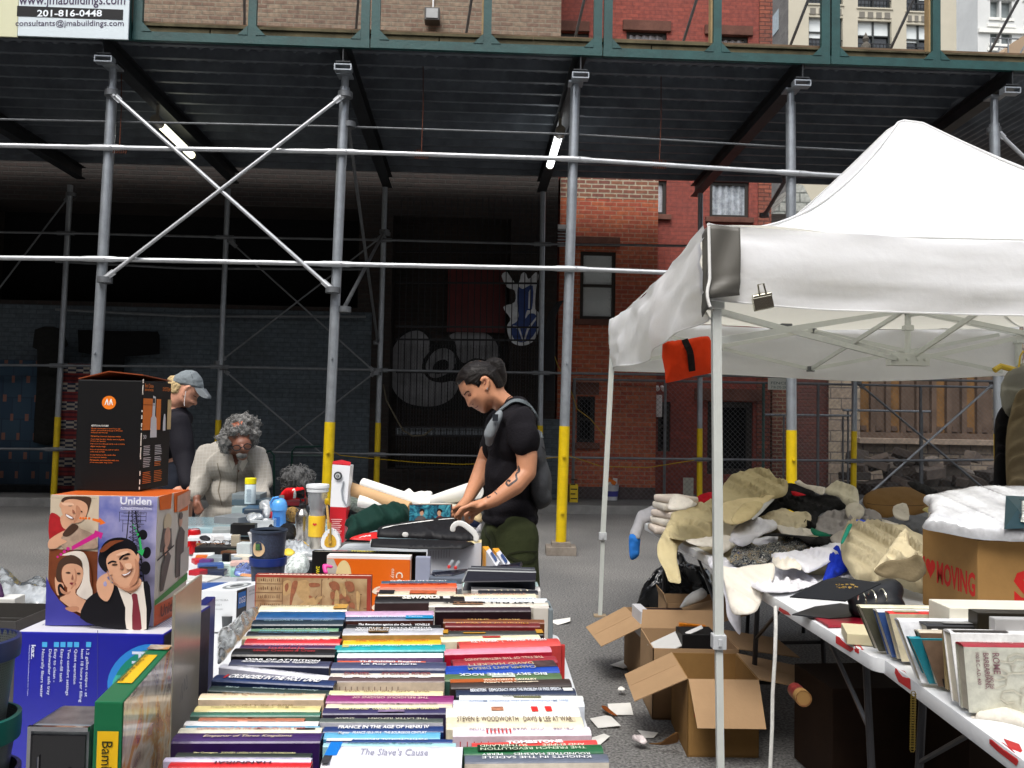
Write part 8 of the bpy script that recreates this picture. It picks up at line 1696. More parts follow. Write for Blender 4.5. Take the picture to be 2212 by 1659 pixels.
m_.art(a-Yv*.0003,e,h,[(1,[(.0,.3),(.12,.0),(.0,.0)]),(1,[(.0,0),(.14,0),(.2,.3),(.15,.8),(.08,.99),(0,.99)]),(2,[(x,y) for x,y in el(.205,.70,.095,.27,24)]),(3,[(.21,.25),(.53,.42),(.53,.5),(.21,.36)])]+[(0,smooth_poly([(.55+.0,.5-k*.26-.02),(.60,.55-k*.26),(.68,.56-k*.26),(.70,.5-k*.26),(.66,.44-k*.26),(.59,.44-k*.26)],3)) for k in range(2)]+[(0,smooth_poly([(.5,.43-k*.26),(.545,.5-k*.26),(.55,.42-k*.26),(.52,.38-k*.26)],3)) for k in range(2)],.0005)
m_.text('cele',a-Yv*.0006+e*.83+h*.80,V((0,0,-1)),X,0,h=.036,w=.088); m_.text('easy entertaining',a-Yv*.0006+e*.765+h*.85,V((0,0,-1)),X,0,h=.016,w=.13,shear=.2)
m_.build('cover_print',[ink(236,220,196),C(190,186,176,.4,var=.2,vs=20),ink(226,206,150),ink(214,150,130)],t)
d3=3.1; t,a,e,h=facebook('black_book','black book with yellow and red titles standing behind the orange cookbook',(xd(684,d3),d3),(xd(927,d3),d3),zd(1190,800,d3),.03,C(18,18,18,.35))
m_=MB(); m_.text('THRILLER MAGIC',a+h+e*.33+V((0,.004,.0008)),X,Yv,0,h=.02,w=.17,bold=.05); m_.text('RED MENACE',a+h+e*.17+V((0,.006,.0008)),X,Yv,1,h=.014,w=.055,bold=.03)
m_.text('POKER BATS',a-Yv*.0006+e*.93+h*.85,V((0,0,-1)),X,1,h=.015,w=.1,bold=.03); m_.text('ZARA SHIBET',a-Yv*.0006+e*.04+h*.75,V((0,0,-1)),X,0,h=.012,w=.07,bold=.02);
m_.face([a-Yv*.0004+e*x+h*y for x,y in ((.855,.05),(.875,.05),(.875,.98),(.855,.98))],0); m_.build('cover_print',[ink(226,214,40),ink(196,30,36)],t)
slab('label_box','white and navy small box in front of the black book','box',D(882,1230,2.93)+V((.05,0,0)),(.05,.02,.09),(0,0,0),C(150,156,176,.4))
puff('pink_ribbon',[q7(*p) for p in ((1425,1120),(1470,1110),(1530,1130),(1515,1150),(1470,1145),(1480,1200),(1440,1195))],2.9,2.92,C(226,60,150,.5),thick=.006,fold=.003,seed=125,step=2,label='bright pink ribbon beside the orange cookbook',cat='ribbon')
e_=D(925,1186,3.05); t=book('book','grey cover book with a cream spine reading in brown, behind the orange cookbook',D(924,1186,3.05),D(1040,1172,3.1),V((0,.03,.004)),V((0,-.03,-.15)),C(176,178,184,.35,var=.1),C(226,210,160,.4),'Bronx is Burning   JONATHAN MAHLER',ink(90,70,50),th_f=.5,cover_text=(ink(120,120,120),8))
puff('black_folder',[q8(*p) for p in ((675,1215),(700,1190),(1000,1160),(1300,1130),(1600,1085),(1610,1110),(1595,1160),(1100,1170),(900,1230),(720,1235))],2.7,2.95,C(20,24,40,.3,coat=.3),thick=.012,fold=.003,fs=5,seed=126,step=3,round_=False,label='shiny dark navy folder slanting behind the black binders',cat='folder')
for k,(y0,y1,x0,d) in enumerate(((1228,1238,1006,2.62),(1233,1258,999,2.52))):
 t=thing('ring_binder',['black binder with a pale grey edge, behind its twin','black binder with a pale grey edge, in front of its twin and nearest the books'][k],'binder',D(1080,y1,d),'black binders behind the right column of books')
 a=D(x0,y1,d); b=D(1155+k*2,y1-2,d); c=D(1156+k*2,y0+4,d+.05); f=D(x0+11,y0,d+.05); MB().prism([a,b,c,f],V((0,.003,.003))).build('cover',C(16,14,26,.35,var=.1),t)
 MB().tube([a,f,c],.0035,6).build('pale_edge',C(130,134,136,.4),t); MB().prism([a+V((0,.03,-.03)),b+V((0,.03,-.03)),c+V((0,.03,-.0)),f+V((0,.03,0))],V((0,.003,.003))).build('back_cover',C(40,42,50,.4),t)
for k,(x,y) in enumerate(((1050,1188),(1072,1192))):
 t=thing('lever_file',['cream and white lever file beside the silver book','blue labelled lever file at the right end of the row'][k],'file',D(x+15,y+25,2.95)); a=D(x,y+2,3.05); b=D(x+22,y+36,2.85)
 MB().prism([a,D(x+8,y-4,3.07),D(x+30,y+24,2.88),b],V((.0,.02,-.08))).build('spine',C(206,208,214,.35),t,bevel=.002); MB().prism([D(x-8,y-8,3.1),D(x+5,y-8,3.12),D(x+8,y-4,3.08),a],V((.0,.02,-.08))).build('top',C(226,160,50,.4),t)
 MB().prism([D(x+9,y+8,2.99),D(x+13,y+4,3.0),D(x+24,y+20,2.9),D(x+20,y+26,2.89)],V((0,-.003,.002))).build('label',C(40,70,120,.35),t)
for k in range(2):
 p=D(970+k*14,1224+k*2,2.75); t=thing('marker_pen',['red tipped marker pen, left one of two lying flat','red tipped marker pen, right one of two lying flat'][k],'pen',p); MB().tube([p,p+V((.004,.10,0))],.006,8).build('barrel',C(150,156,160,.4),t,smooth=True); MB().tube([p+V((0,-.014,0)),p],[.004,.006],8).build('cap',C(206,60,56,.4),t,smooth=True)
slab('grey_laptop','grey flat case lying behind the black binders','case',D(985,1246,2.75),(.16,.14,.018),(0,0,0),C(96,104,116,.4))
# SMALL THINGS BY THE WALL
q=S(1320,1104,5.0); t=thing('bucket','white bucket with blue stripes standing on the pavement by the brick wall','bucket',V((q.x,q.y,.12)))
MB().lathe([(.10,0),(.125,.24),(.13,.25),(.118,.24),(.095,.02),(.0001,.015)],V((q.x,q.y,.122)),20).build('pail',C(190,192,196,.45,var=.15),t,smooth=True); MB().lathe([(.109,.06),(.118,.15)],V((q.x,q.y,.124)),20).build('blue_stripe',C(60,60,140,.5),t,smooth=True)
m_=MB(); rr=random.Random(3)
for k in range(9): a=rr.uniform(0,6.28); m_.box(V((q.x+.06*math.cos(a),q.y+.06*math.sin(a),.40+rr.uniform(-.03,.06))),(.07,.05,.07),Matrix.Rotation(a,3,'Y'),m=k%2)
m_.build('rags',[C(206,110,40,.8),C(190,190,190,.8)],t)
q=S(1240,1080,4.5); t=thing('news_rack','yellow painted crate with black print standing against the brick','crate',V((q.x,q.y,.12))); z0=.121
a=toA(S(1231,1080,4.5)); b=toA(S(1248,1080,4.5)); zt_=S(1240,1047,4.5).z; MB().pbox(SA(a,4.5,z0),aS*(b-a),nS*.2,UP*(zt_-z0)).build('crate_wall',C(206,176,30,.6,var=.25,vs=12),t)
m_=MB(); [m_.pbox(SA(a+.01,4.498,z0+.05+k*.075),aS*(b-a-.02-.03*(k%2)),nS*.001,UP*.02) for k in range(5)]; m_.build('black_print',ink(30,26,16),t)
q0=WR(1476,1032,1498,1078,5.6); tag(MB().pbox(SA(q0[0],5.6,.13),aS*(q0[1]-q0[0]),nS*.02,UP*(q0[3]-.13)).build('leaning_board',C(186,186,170,.6,var=.15)),'narrow pale board leaning on the red wall behind the fence','board')
def striprug():
 m,t,p=new_mat('striped_rug'); N=t.nodes; L=t.links; uv=N.new('ShaderNodeUVMap'); sx=N.new('ShaderNodeSeparateXYZ'); L.new(uv.outputs[0],sx.inputs[0])
 def band(out,k,ph,th):
  a=N.new('ShaderNodeMath'); a.operation='MULTIPLY_ADD'; a.inputs[1].default_value=k; a.inputs[2].default_value=ph; L.new(out,a.inputs[0]); f=N.new('ShaderNodeMath'); f.operation='FRACT'; L.new(a.outputs[0],f.inputs[0]); g=N.new('ShaderNodeMath'); g.operation='GREATER_THAN'; g.inputs[1].default_value=th; L.new(f.outputs[0],g.inputs[0]); return g.outputs[0]
 def mix(f,a,b):
  x=N.new('ShaderNodeMix'); x.data_type='RGBA'; L.new(f,x.inputs[0])
  for i,v in ((6,a),(7,b)):
   if isinstance(v,tuple): x.inputs[i].default_value=(*v,1)
   else: L.new(v,x.inputs[i])
  return x.outputs[2]
 red=mix(band(sx.outputs[1],14,0,.55),(.20,.02,.02),(.07,.012,.02)); chk=mix(band(sx.outputs[0],4.5,0,.5),(.33,.29,.24),(.02,.025,.05)); chk2=mix(band(sx.outputs[0],4.5,.5,.5),(.33,.29,.24),(.02,.025,.05)); c3=mix(band(sx.outputs[1],14,.2,.5),chk,chk2)
 fin=mix(band(sx.outputs[1],3.4,.1,.52),red,c3); L.new(fin,p.inputs['Base Color']); p.inputs['Roughness'].default_value=.9; return m
def hang(name,label,x0,x1,y0,y1,b,mat,cat='textile',wav=.02):
 q=WR(x0,y0,x1,y1,b); mb=MB(); n=24
 for k in range(n):
  u0,u1=k/n,(k+1)/n; f=lambda u: wav*math.sin(u*19)
  mb.face([SA(q[0]+(q[1]-q[0])*u0,b+f(u0),q[2]),SA(q[0]+(q[1]-q[0])*u1,b+f(u1),q[2]),SA(q[0]+(q[1]-q[0])*u1,b+f(u1),q[3]),SA(q[0]+(q[1]-q[0])*u0,b+f(u0),q[3])],0,[(u0*(q[1]-q[0]),0),(u1*(q[1]-q[0]),0),(u1*(q[1]-q[0]),q[3]-q[2]),(u0*(q[1]-q[0]),q[3]-q[2])])
 return tag(mb.build(name,mat,smooth=60,weld=True,solid=.01),label,cat)
hang('striped_rug','red, white and navy striped rug hanging beside the leftmost yellow post',128,197,786,1066,4.55,striprug())
def bluecl():
 m,t,p=new_mat('woven_blue'); N=t.nodes; L=t.links; uv=N.new('ShaderNodeUVMap'); b=N.new('ShaderNodeTexBrick'); b.inputs['Scale'].default_value=1; b.inputs['Brick Width'].default_value=.30; b.inputs['Row Height'].default_value=.34; b.inputs['Mortar Size'].default_value=.01; b.inputs['Color1'].default_value=(.012,.03,.055,1); b.inputs['Color2'].default_value=(.02,.045,.07,1); b.inputs['Mortar'].default_value=(.012,.025,.045,1)
 w=N.new('ShaderNodeTexBrick'); w.inputs['Scale'].default_value=1; w.inputs['Brick Width'].default_value=.24; w.inputs['Row Height'].default_value=.3; w.inputs['Mortar Size'].default_value=.095; w.inputs['Mortar Smooth'].default_value=0; L.new(uv.outputs[0],b.inputs[0]); L.new(uv.outputs[0],w.inputs[0]); x=N.new('ShaderNodeMix'); x.data_type='RGBA'; L.new(w.outputs['Fac'],x.inputs[0]); x.inputs[6].default_value=(.16,.07,.05,1); L.new(b.outputs[0],x.inputs[7]); L.new(x.outputs[2],p.inputs['Base Color']); p.inputs['Roughness'].default_value=.9; return m
hang('woven_blanket','dark blue woven blanket with small orange motifs at the far left',-60,127,778,1046,4.6,bluecl())
dr=puff('hanging_dress',[(75,712),(95,705),(115,705),(135,712),(148,745),(135,755),(133,800),(130,850),(131,905),(128,955),(100,962),(72,955),(74,900),(78,850),(80,800),(80,755),(70,750)],S(100,900,4.5).y,S(100,800,4.5).y,C(24,24,22,.9,var=.4,vs=20),thick=.05,fold=.03,fs=4,ang=1.5,seed=130,round_=False,label='black short sleeved dress hanging before the dark blue blanket',cat='dress')
puff('black_tarp',[(168,712),(250,715),(340,716),(345,725),(345,765),(270,770),(262,885),(225,890),(218,770),(170,760)],S(250,850,4.7).y,S(250,720,4.7).y,C(7,7,8,.9),thick=.03,fold=.02,fs=3,ang=1.5,seed=131,round_=False,label='black banner cloth hung on the painted wall behind the boxes',cat='banner')
for k,(x0,x1,y0,y1) in enumerate(((628,703,964,1030),(566,592,974,1040))):
 t=thing('folding_chair',['green tubular folding chair against the wall behind the crouching person','second green folding chair, half hidden behind the man in the pale shirt'][k],'chair',S((x0+x1)/2,1070,3.3)); b=3.3; m_=MB()
 P=[S(x0,1085,b),S(x0+3,y0+12,b),S(x0+10,y0+2,b),S(x1-8,y0,b),S(x1,y0+10,b),S(x1,1085,b)]; m_.tube(P,.016,8); m_.build('back_frame',C(6,46,40,.4),t,smooth=True)
 [MB().tube([S(x0,y_,b),S(x1,y_,b)],.011,8).build('cross_bar',C(6,46,40,.4),t,smooth=True) for y_ in (1040,y0+20)]
 MB().pbox(S(x0,1050,b)-nS*.35,(S(x1,1050,b)-S(x0,1050,b)),nS*.33,UP*.03).build('seat',C(10,50,44,.6),t,bevel=.01)
 m_=MB(); [m_.tube([S(x,1050,b)-nS*.33,V((S(x,1050,b)-nS*.3).to_tuple()[:2]+(.0,))],.012,8) for x in (x0,x1)]; m_.build('front_legs',C(6,46,40,.4),t)
pts=[S(x,y,4.05) for x,y in ((720,975),(735,984),(800,990),(900,999),(1000,1003),(1100,1000),(1180,990),(1230,985),(1300,1008),(1400,1010),(1500,994))]
tag(MB().tube(pts,.006,5).build('yellow_rope',C(170,140,20,.7)),'thin yellow rope sagging along the lowest rail','rope')
pts=[S(*P2(zx,zy),4.9) for zx,zy in ((1380,720),(1400,780),(1440,850),(1490,960),(1520,1050),(1600,1110),(1650,1170),(1690,1220))]
tag(MB().tube(pts,.007,5).build('yellow_cable',C(170,140,60,.7)),'yellowish cable drooping down the brick wall to the canopy leg','cable')
pts=[S(*P2(zx,zy),4.4) for zx,zy in ((340,900),(360,1000),(420,1110),(460,1180),(520,1215),(590,1210),(640,1170))]
tag(MB().tube(pts,.012,6).build('hose',C(90,84,70,.7)),'pale hose looping down before the dark gate','hose')
# PEOPLE
skin=lambda r,g,b: M(lin((r,g,b)),.5,var=.08,vs=25,bump=.05,bs=120)
def rotf(f,u):
 f=V(f).normalized(); u=V(u); u=(u-f*u.dot(f)).normalized(); s=u.cross(f); return Matrix((f,s,u)).transposed()
def fingers(pr,chains,r=.0085):
 for ch in chains:
  for a,b in zip(ch,ch[1:]): pr.append((a,r,b,r*.92));
def dpt(px,py,d): return D(px,py,d)
pm=thing('person','man in a black T-shirt and olive shorts with a tattooed forearm, bending over the bags','person',V((0,3.5,0)))
sk=skin(196,138,104); d0_=3.5; f=V((-.75,-.05,-.66)); R=rotf(f,(-.66,0,.75)); fN,uN=R.col[0],R.col[2]
hc=D(1041,817,3.5)
def hp(a,s,u): return hc+R@V((a,s,u))
qa=lambda x,y:(958.3+x*.12314,754.1+y*.12314)
HO=[qa(*p) for p in ((262,640),(275,700),(318,800),(372,850),(398,920),(425,995),(448,1020),(485,1005),(512,1018),(530,1040),(560,1050),(585,1062),(592,1078),(625,1082),(660,1112),(715,1127),(772,1108),(818,1050),(860,1040),(940,1090),(1010,1130),(1150,1150),(1330,1000),(1300,900),(1200,830),(1120,770),(1060,700),(1060,560),(970,340),(820,240),(620,200),(440,240),(320,335),(240,470),(215,570))]
hf=lambda x,y,e: .076*math.sqrt(1-(1-min(1,(e+.4)/33))**2)*(1-.25*max(0,min(1,(x-1075)/30)))
ex_,ey_=qa(460,800)
def hf2(x,y,e):
 w=hf(x,y,e); w-=.005*math.exp(-((x-ex_)**2+(y-ey_)**2)/18.); c=qa(560,870); w+=.003*math.exp(-((x-c[0])**2+(y-c[1])**2)/60.); c=qa(520,960); w-=.003*math.exp(-((x-c[0])**2+(y-c[1])**2)/14.); return max(w,.0025)
pr=[lens(HO,3.5,hf2,2.2),(D(1108,940,3.5),.075,D(1102,1090,3.5),.07),(D(1112,918,3.41),.035,D(1112,918,3.6),.035)]
ep=[qa(*p) for p in ((668,560),(685,515),(730,498),(775,520),(795,570),(785,640),(762,690),(748,705))]
for a,b in zip(ep,ep[1:]): pr.append((D(*a,3.5-.083),.0045,D(*b,3.5-.083),.0045))
pr+=[(D(*qa(745,600),3.5-.074),(.010,.009,.018),None),(D(*qa(748,690),3.5-.078),.006,D(*qa(752,700),3.5-.078),.005)]
pr+=[
 (D(1128,925,3.34),.047,D(1138,985,3.31),.042),(D(1138,985,3.31),.042,D(1138,1020,3.3),.037),(D(1138,1020,3.3),.037,D(1112,1049,3.28),.037),(D(1112,1049,3.28),.037,D(1070,1079,3.27),.027),(D(1070,1079,3.27),.027,D(1049,1088,3.27),.023),
 (D(1076,925,3.70),.046,D(1046,1000,3.76),.038),(D(1046,1000,3.76),.038,D(1033,1035,3.66),.036),(D(1033,1035,3.66),.036,D(1010,1080,3.52),.023),(D(1010,1080,3.52),.022,D(996,1098,3.47),.024),
 (D(1088,1160,3.57),.062,V((-.04,3.58,.50)),.058),(V((-.04,3.58,.50)),.055,V((-.02,3.6,.09)),.04),(D(1112,1160,3.43),.062,V((.03,3.42,.50)),.058),(V((.03,3.42,.50)),.055,V((.05,3.44,.09)),.04),(V((-.02,3.6,.06)),.04,V((-.17,3.6,.04)),.032),(V((.05,3.44,.06)),.04,V((-.10,3.44,.04)),.032)]
w_=D(1047,1087,3.27); kn=[D(1019,1091,3.235),D(1016,1097,3.255),D(1018,1104,3.28),D(1026,1108,3.30)]
for k in kn: pr.append((w_,.020,k,.0125))
pr+=[(D(1034,1090,3.26),(.035,.030,.014),rotf(D(1018,1098,3.26)-w_,(0,-.2,1)))]
fingers(pr,[[kn[0],D(997,1099,3.225),D(988,1111,3.225),D(984,1117,3.235)],[kn[1],D(999,1106,3.24),D(993,1117,3.25),D(992,1123,3.26)],[kn[2],D(1007,1112,3.27),D(1008,1123,3.27),D(1012,1130,3.28)],[kn[3],D(1021,1114,3.295),D(1019,1123,3.29),D(1017,1127,3.3)]],.0088)
fingers(pr,[[D(1038,1096,3.29),D(1022,1107,3.33),D(1006,1113,3.33)]],.0105)
w2=D(999,1094,3.47)
k2=[D(990,1100,3.42),D(990,1103,3.45),D(992,1106,3.48),D(995,1109,3.5)]
for k in k2: pr.append((w2,.018,k,.011))
fingers(pr,[[k2[0],D(981,1101,3.39),D(978,1106,3.38)],[k2[1],D(981,1108,3.42),D(979,1114,3.42)],[k2[2],D(985,1114,3.46),D(984,1119,3.46)],[k2[3],D(990,1117,3.49),D(990,1121,3.5)],[w2,D(988,1095,3.40),D(980,1098,3.37)]],.0085)
body=blob('body',pr,sk,pm,voxel=.0046,sm=1); tr=bvh(body)
def hairmat(c0,c1,sc):
 m,t,p=new_mat('hair'); N=t.nodes; L=t.links; at=N.new('ShaderNodeUVMap'); n=N.new('ShaderNodeTexNoise'); n.inputs['Scale'].default_value=1; n.inputs['Detail'].default_value=3
 mp=N.new('ShaderNodeMapping'); mp.inputs['Scale'].default_value=sc; L.new(at.outputs[0],mp.inputs[0]); L.new(mp.outputs[0],n.inputs['Vector']); cr=N.new('ShaderNodeValToRGB'); e=cr.color_ramp.elements; e[0].position=.35; e[0].color=(*c0,1); e[1].position=.7; e[1].color=(*c1,1); L.new(n.outputs['Fac'],cr.inputs[0]); L.new(cr.outputs[0],p.inputs['Base Color']); p.inputs['Roughness'].default_value=.4; p.inputs['Specular IOR Level'].default_value=.22
 b=N.new('ShaderNodeBump'); b.inputs['Strength'].default_value=.7; b.inputs['Distance'].default_value=.003; L.new(n.outputs['Fac'],b.inputs['Height']); L.new(b.outputs[0],p.inputs['Normal']); return m
HR=[qa(*p) for p in ((205,610),(215,520),(265,400),(350,300),(450,225),(600,188),(740,212),(790,165),(880,138),(1000,165),(1068,250),(1090,360),(1112,440),(1105,560),(1070,650),(1000,692),(930,695),(905,640),(860,565),(800,512),(740,486),(680,505),(655,560),(640,640),(612,668),(575,640),(500,622),(410,640),(372,560),(305,610),(262,652))]
bc=qa(860,330); bdH=cdt(HO,3)[0]
def hfr(x,y,e):
 i_=inside(x,y,bdH); w=hf(x,y,edist(x,y,bdH)) if i_ else 0; a=math.atan2(y-bc[1],x-bc[0]); r=math.hypot(x-bc[0],y-bc[1])
 bun=.040*math.sqrt(1-(1-min(1,e/14))**2) if r<45 and x>qa(760,0)[0] else 0
 return max(w+.0075*min(1,.35+e/5),bun,.004)+.0022*noise.noise(V((a*16,r*.03,1)))*min(1,e/3)+.0015*noise.noise(V((a*40,r*.05,4)))*min(1,e/3)
k_=lens(HR,3.5,hfr,1.6); m_=MB(); m_.v=k_[1]; m_.f=k_[2]; m_.mi=[0]*len(m_.f); m_.uv=[None]*len(m_.f)
c3=D(*bc,3.5)
for q,f in enumerate(m_.f): m_.uv[q]=[(math.atan2(m_.v[i].z-c3.z,m_.v[i].x-c3.x),(m_.v[i]-c3).length) for i in f]
ho=m_.build('hair',hairmat((.004,.003,.003),(.012,.008,.006),(38,9,1)),pm,smooth=75)
def dp(nm,items,mat,lift=.0009):
 m_=MB()
 for pts,w in items:
  if w: decal_stroke(m_,tr,[qa(*p) for p in pts],w,0,lift)
  else: decal_poly(m_,tr,[qa(*p) for p in pts],0,lift)
 if m_.v: m_.build(nm,mat,body)
dp('eyebrow',[([(368,808),(378,775),(400,752),(425,742),(450,745)],.0042)],C(48,30,24,.8,var=0))
dp('eyelid',[([(425,800),(445,780),(475,770),(490,790),(480,815),(450,828)],0)],C(120,72,54,.6,var=0))
dp('lashes',[([(428,812),(445,826),(468,822),(488,806)],.0026)],ink(30,18,16),.0014)
dp('lips',[([(540,1035),(560,1030),(585,1015),(606,990)],.004),([(585,1060),(600,1056),(612,1050)],.004)],C(140,74,64,.5,var=0))
dp('nostril',[([(500,968),(515,972),(522,955)],.003)],C(110,60,46,.6,var=0))
dp('ear_shadow',[([(700,560),(725,545),(745,560),(740,600),(720,625)],.0035)],C(120,62,46,.6,var=0),.0016)  # darker skin stroke paints the shadow inside the ear
dp('sideburn',[([(655,560),(640,610),(615,650),(600,668)],.007)],ink(28,20,18))
for x,y in ((768,688),(765,705)): MB().lathe([(.0001,-.003),(.003,0),(.0001,.003)],D(*qa(x,y),3.5-.088),8).build('earring',M((.8,.8,.8),.12,1,var=0),body)
tt=MB()
for pts,w in (([(1119,1022),(1112,1012),(1102,1004),(1094,1006),(1090,1014),(1096,1021),(1101,1025)],.007),([(1120,1006),(1123,1018),(1114,1024),(1117,1036),(1106,1044),(1098,1050),(1093,1044),(1097,1037),(1103,1040)],.008),([(1107,1002),(1117,1008),(1122,1018)],.010),([(1092,1018),(1082,1032),(1076,1042),(1071,1054),(1063,1066)],.006),([(1086,1026),(1078,1046),(1068,1062),(1074,1068)],.004),([(1070,1050),(1060,1060),(1054,1072)],.004),([(1079,1048),(1073,1058),(1064,1062)],.008),([(1056,1066),(1052,1076),(1060,1072)],.005)): decal_stroke(tt,tr,pts,w,0,.0009,5)
tt.build('tattoo',C(58,48,48,.5,var=.15,vs=80),body)
blackt=C(20,18,23,.9,var=.12,bump=.3,bs=120)
sh=blob('t_shirt',[(D(1112,908,3.5),(.085,.18,.055),None),(D(1106,950,3.5),(.106,.165,.13),None),(D(1104,1030,3.5),(.104,.145,.17),None),(D(1101,1095,3.5),(.110,.150,.075),None),(D(1101,1120,3.5),(.116,.157,.028),None),(D(1126,912,3.34),.056,D(1129,944,3.31),.056),(D(1129,938,3.31),.056,D(1130,952,3.31),.058),(D(1080,912,3.68),.056,D(1060,970,3.74),.052),(D(1108,882,3.5),(.062,.10,.035),rotf((.8,0,.55),(-.5,0,.8)))],blackt,pm,voxel=.008,sm=3,disp=folds(.017,7,(1,1,.6),3))
sol=blob('shorts',[(D(1101,1142,3.5),(.108,.155,.07),None),(D(1088,1160,3.59),.092,V((-.05,3.6,.60)),.105),(D(1112,1160,3.41),.092,V((.02,3.42,.60)),.105)],C(52,58,34,.9,var=.15,bump=.3,bs=70),pm,voxel=.009,sm=2,disp=folds(.010,8,(1,1,.6),8))
ts=bvh(sol); m_=MB(); decal_stroke(m_,ts,[(1100,1196),(1125,1190),(1158,1192)],.006,0,.005); decal_stroke(m_,ts,[(1096,1200),(1120,1214),(1146,1216),(1157,1203)],.012,0,.004); decal_stroke(m_,ts,[(1062,1146),(1075,1170),(1066,1200)],.004,0,.003); m_.build('pocket_seams',C(36,40,24,.9),sol)
bp=blob('backpack',[(D(1160,985,3.5),(.032,.12,.11),None),(D(1166,1045,3.5),(.048,.13,.10),None),(D(1172,1070,3.43),.035,D(1172,1078,3.57),.035)],C(72,74,77,.85,var=.12,bump=.3,bs=90),pm,voxel=.009,sm=2,disp=folds(.008,10,(1,1,.6),5))
bt=bvh(bp); m_=MB(); decal_stroke(m_,bt,[(1160,955),(1178,975),(1190,1010),(1195,1045)],.006,0,.003); decal_poly(m_,bt,[(1165,1068),(1193,1062),(1192,1095),(1170,1100)],0,.003); m_.build('dark_trim',C(36,38,42,.8),bp)
st=bvh(sh); m_=MB()
decal_stroke(m_,st,[qa(*p) for p in ((1690,1560),(1650,1350),(1600,1180),(1520,1050),(1420,950),(1300,920),(1190,950),(1090,1040),(1010,1110)) ],.016,0,.010); m_.build('shoulder_strap',C(100,108,112,.8,var=.1),bp,solid=.006)
blob('chest_pouch',[(D(1080,892,3.34),.012,D(1070,912,3.33),.022),(D(1070,912,3.33),.022,D(1058,938,3.34),.024),(D(1058,938,3.34),.024,D(1056,956,3.36),.014)],C(130,136,140,.8,var=.15),pm,voxel=.006,sm=2,disp=folds(.004,18,(1,1,1),2))
m_=MB(); m_.box(D(1070,902,3.295),(.022,.012,.026)); m_.build('buckle',C(40,44,50,.4),pm)
nk=MB(); decal_stroke(nk,tr,[qa(*p) for p in ((1185,828),(1120,860),(1080,920),(1040,990),(1005,1040))],.0032,0,.003); nk.build('necklace',ink(30,22,20),pm)
pm2=thing('person','older man in a grey baseball cap and black jacket looking down behind the black carton','person',V((-2.35,6.2,0)))
d=6.15; qb=lambda x,y:(345.6+x*.1231,785.5+y*.1231)
CO=[qb(*p) for p in ((150,420),(180,300),(300,190),(480,125),(640,150),(725,260),(745,400),(700,530),(690,560),(650,592),(628,630),(640,690),(632,732),(600,728),(575,718),(548,738),(520,750),(505,768),(470,775),(440,762),(420,745),(395,790),(300,820),(150,760),(120,560))]
cf=lambda x,y,e: max(.002,.078*math.sqrt(1-(1-min(1,(e+.3)/20))**2))
pr=[lens(CO,d,cf,2.)]
ep=[qb(*p) for p in ((520,400),(470,410),(425,460),(405,520),(420,560))]
for a,b in zip(ep,ep[1:]): pr.append((D(*a,d-.085),.007,D(*b,d-.085),.007))
pr+=[(D(378,892,d),.07,D(362,960,d),.13),(D(362,960,d),.14,D(368,1080,d),.13),(D(388,925,d-.2),.045,D(398,985,d-.22),.04),(D(398,985,d-.22),.038,D(410,1050,d-.35),.03),(D(410,1050,d-.35),.03,D(414,1066,d-.38),.026),(V((-2.36,d,.85)),.09,V((-2.36,d,.08)),.05),(V((-2.3,d-.15,.85)),.09,V((-2.3,d-.15,.08)),.05)]
pr+=[(D(414,1066,d-.38),.014,D(417+k*2,1078,d-.4+k*.02),.009) for k in range(4)]+[(D(412,1062,d-.38),.012,D(420,1070,d-.42),.009)]
b2_=blob('body',pr,skin(206,150,124),pm2,voxel=.008,sm=2)
blob('jacket',[(D(372,905,d),(.13,.19,.08),None),(D(362,960,d),(.16,.2,.16),None),(D(362,1050,d),(.16,.2,.2),None),(D(384,915,d-.18),.08,D(398,985,d-.22),.07),(D(398,985,d-.22),.07,D(408,1046,d-.34),.05),(D(386,893,d),.06,D(380,902,d),.09)],C(26,25,32,.8,var=.15,bump=.2,bs=50),pm2,voxel=.011,sm=2,disp=folds(.014,7,(1,1,.6),9))
blob('trousers',[(V((-2.38,d,1.0)),(.15,.18,.12),None),(V((-2.38,d+.08,.95)),.1,V((-2.38,d+.08,.1)),.08),(V((-2.36,d-.1,.95)),.1,V((-2.36,d-.1,.1)),.08)],C(30,34,44,.9),pm2,voxel=.012,disp=folds(.01,7))
def lm(nm,pts,hf_,mat,step=1.6):
 k_=lens([qb(*p) for p in pts],d,hf_,step); m_=MB(); m_.v=k_[1]; m_.f=k_[2]; m_.mi=[0]*len(m_.f); m_.uv=[None]*len(m_.f); return m_.build(nm,mat,pm2,smooth=75)
hh=lambda x,y,e: cf(x,y,edist(x,y,CO)) if inside(x,y,CO) else 0
lm('hair',((138,330),(135,260),(180,212),(260,205),(330,228),(330,300),(430,370),(445,400),(405,470),(392,520),(300,535),(235,495),(150,440)),lambda x,y,e: hh(x,y,e)+.012*min(1,.2+e/4)+.007*noise.noise(V((x*.35,y*.35,2))),C(196,172,128,.8,var=.35,vs=60,bump=.6,bs=90))
cp=lm('cap',((275,212),(350,150),(450,113),(560,113),(640,143),(712,230),(757,330),(772,445),(690,432),(560,388),(430,372),(300,330),(268,270)),lambda x,y,e: hh(x,y,e)+.010*min(1,.3+e/5)+.004*noise.noise(V((x*.2,y*.2,7))),C(120,128,132,.85,var=.1,bump=.2,bs=90))
lm('cap_brim',((668,425),(765,440),(872,578),(864,612),(812,606),(745,565),(700,500)),lambda x,y,e: .03+.04*min(1,max(0,1-(x-428)/30)),C(132,138,142,.85))
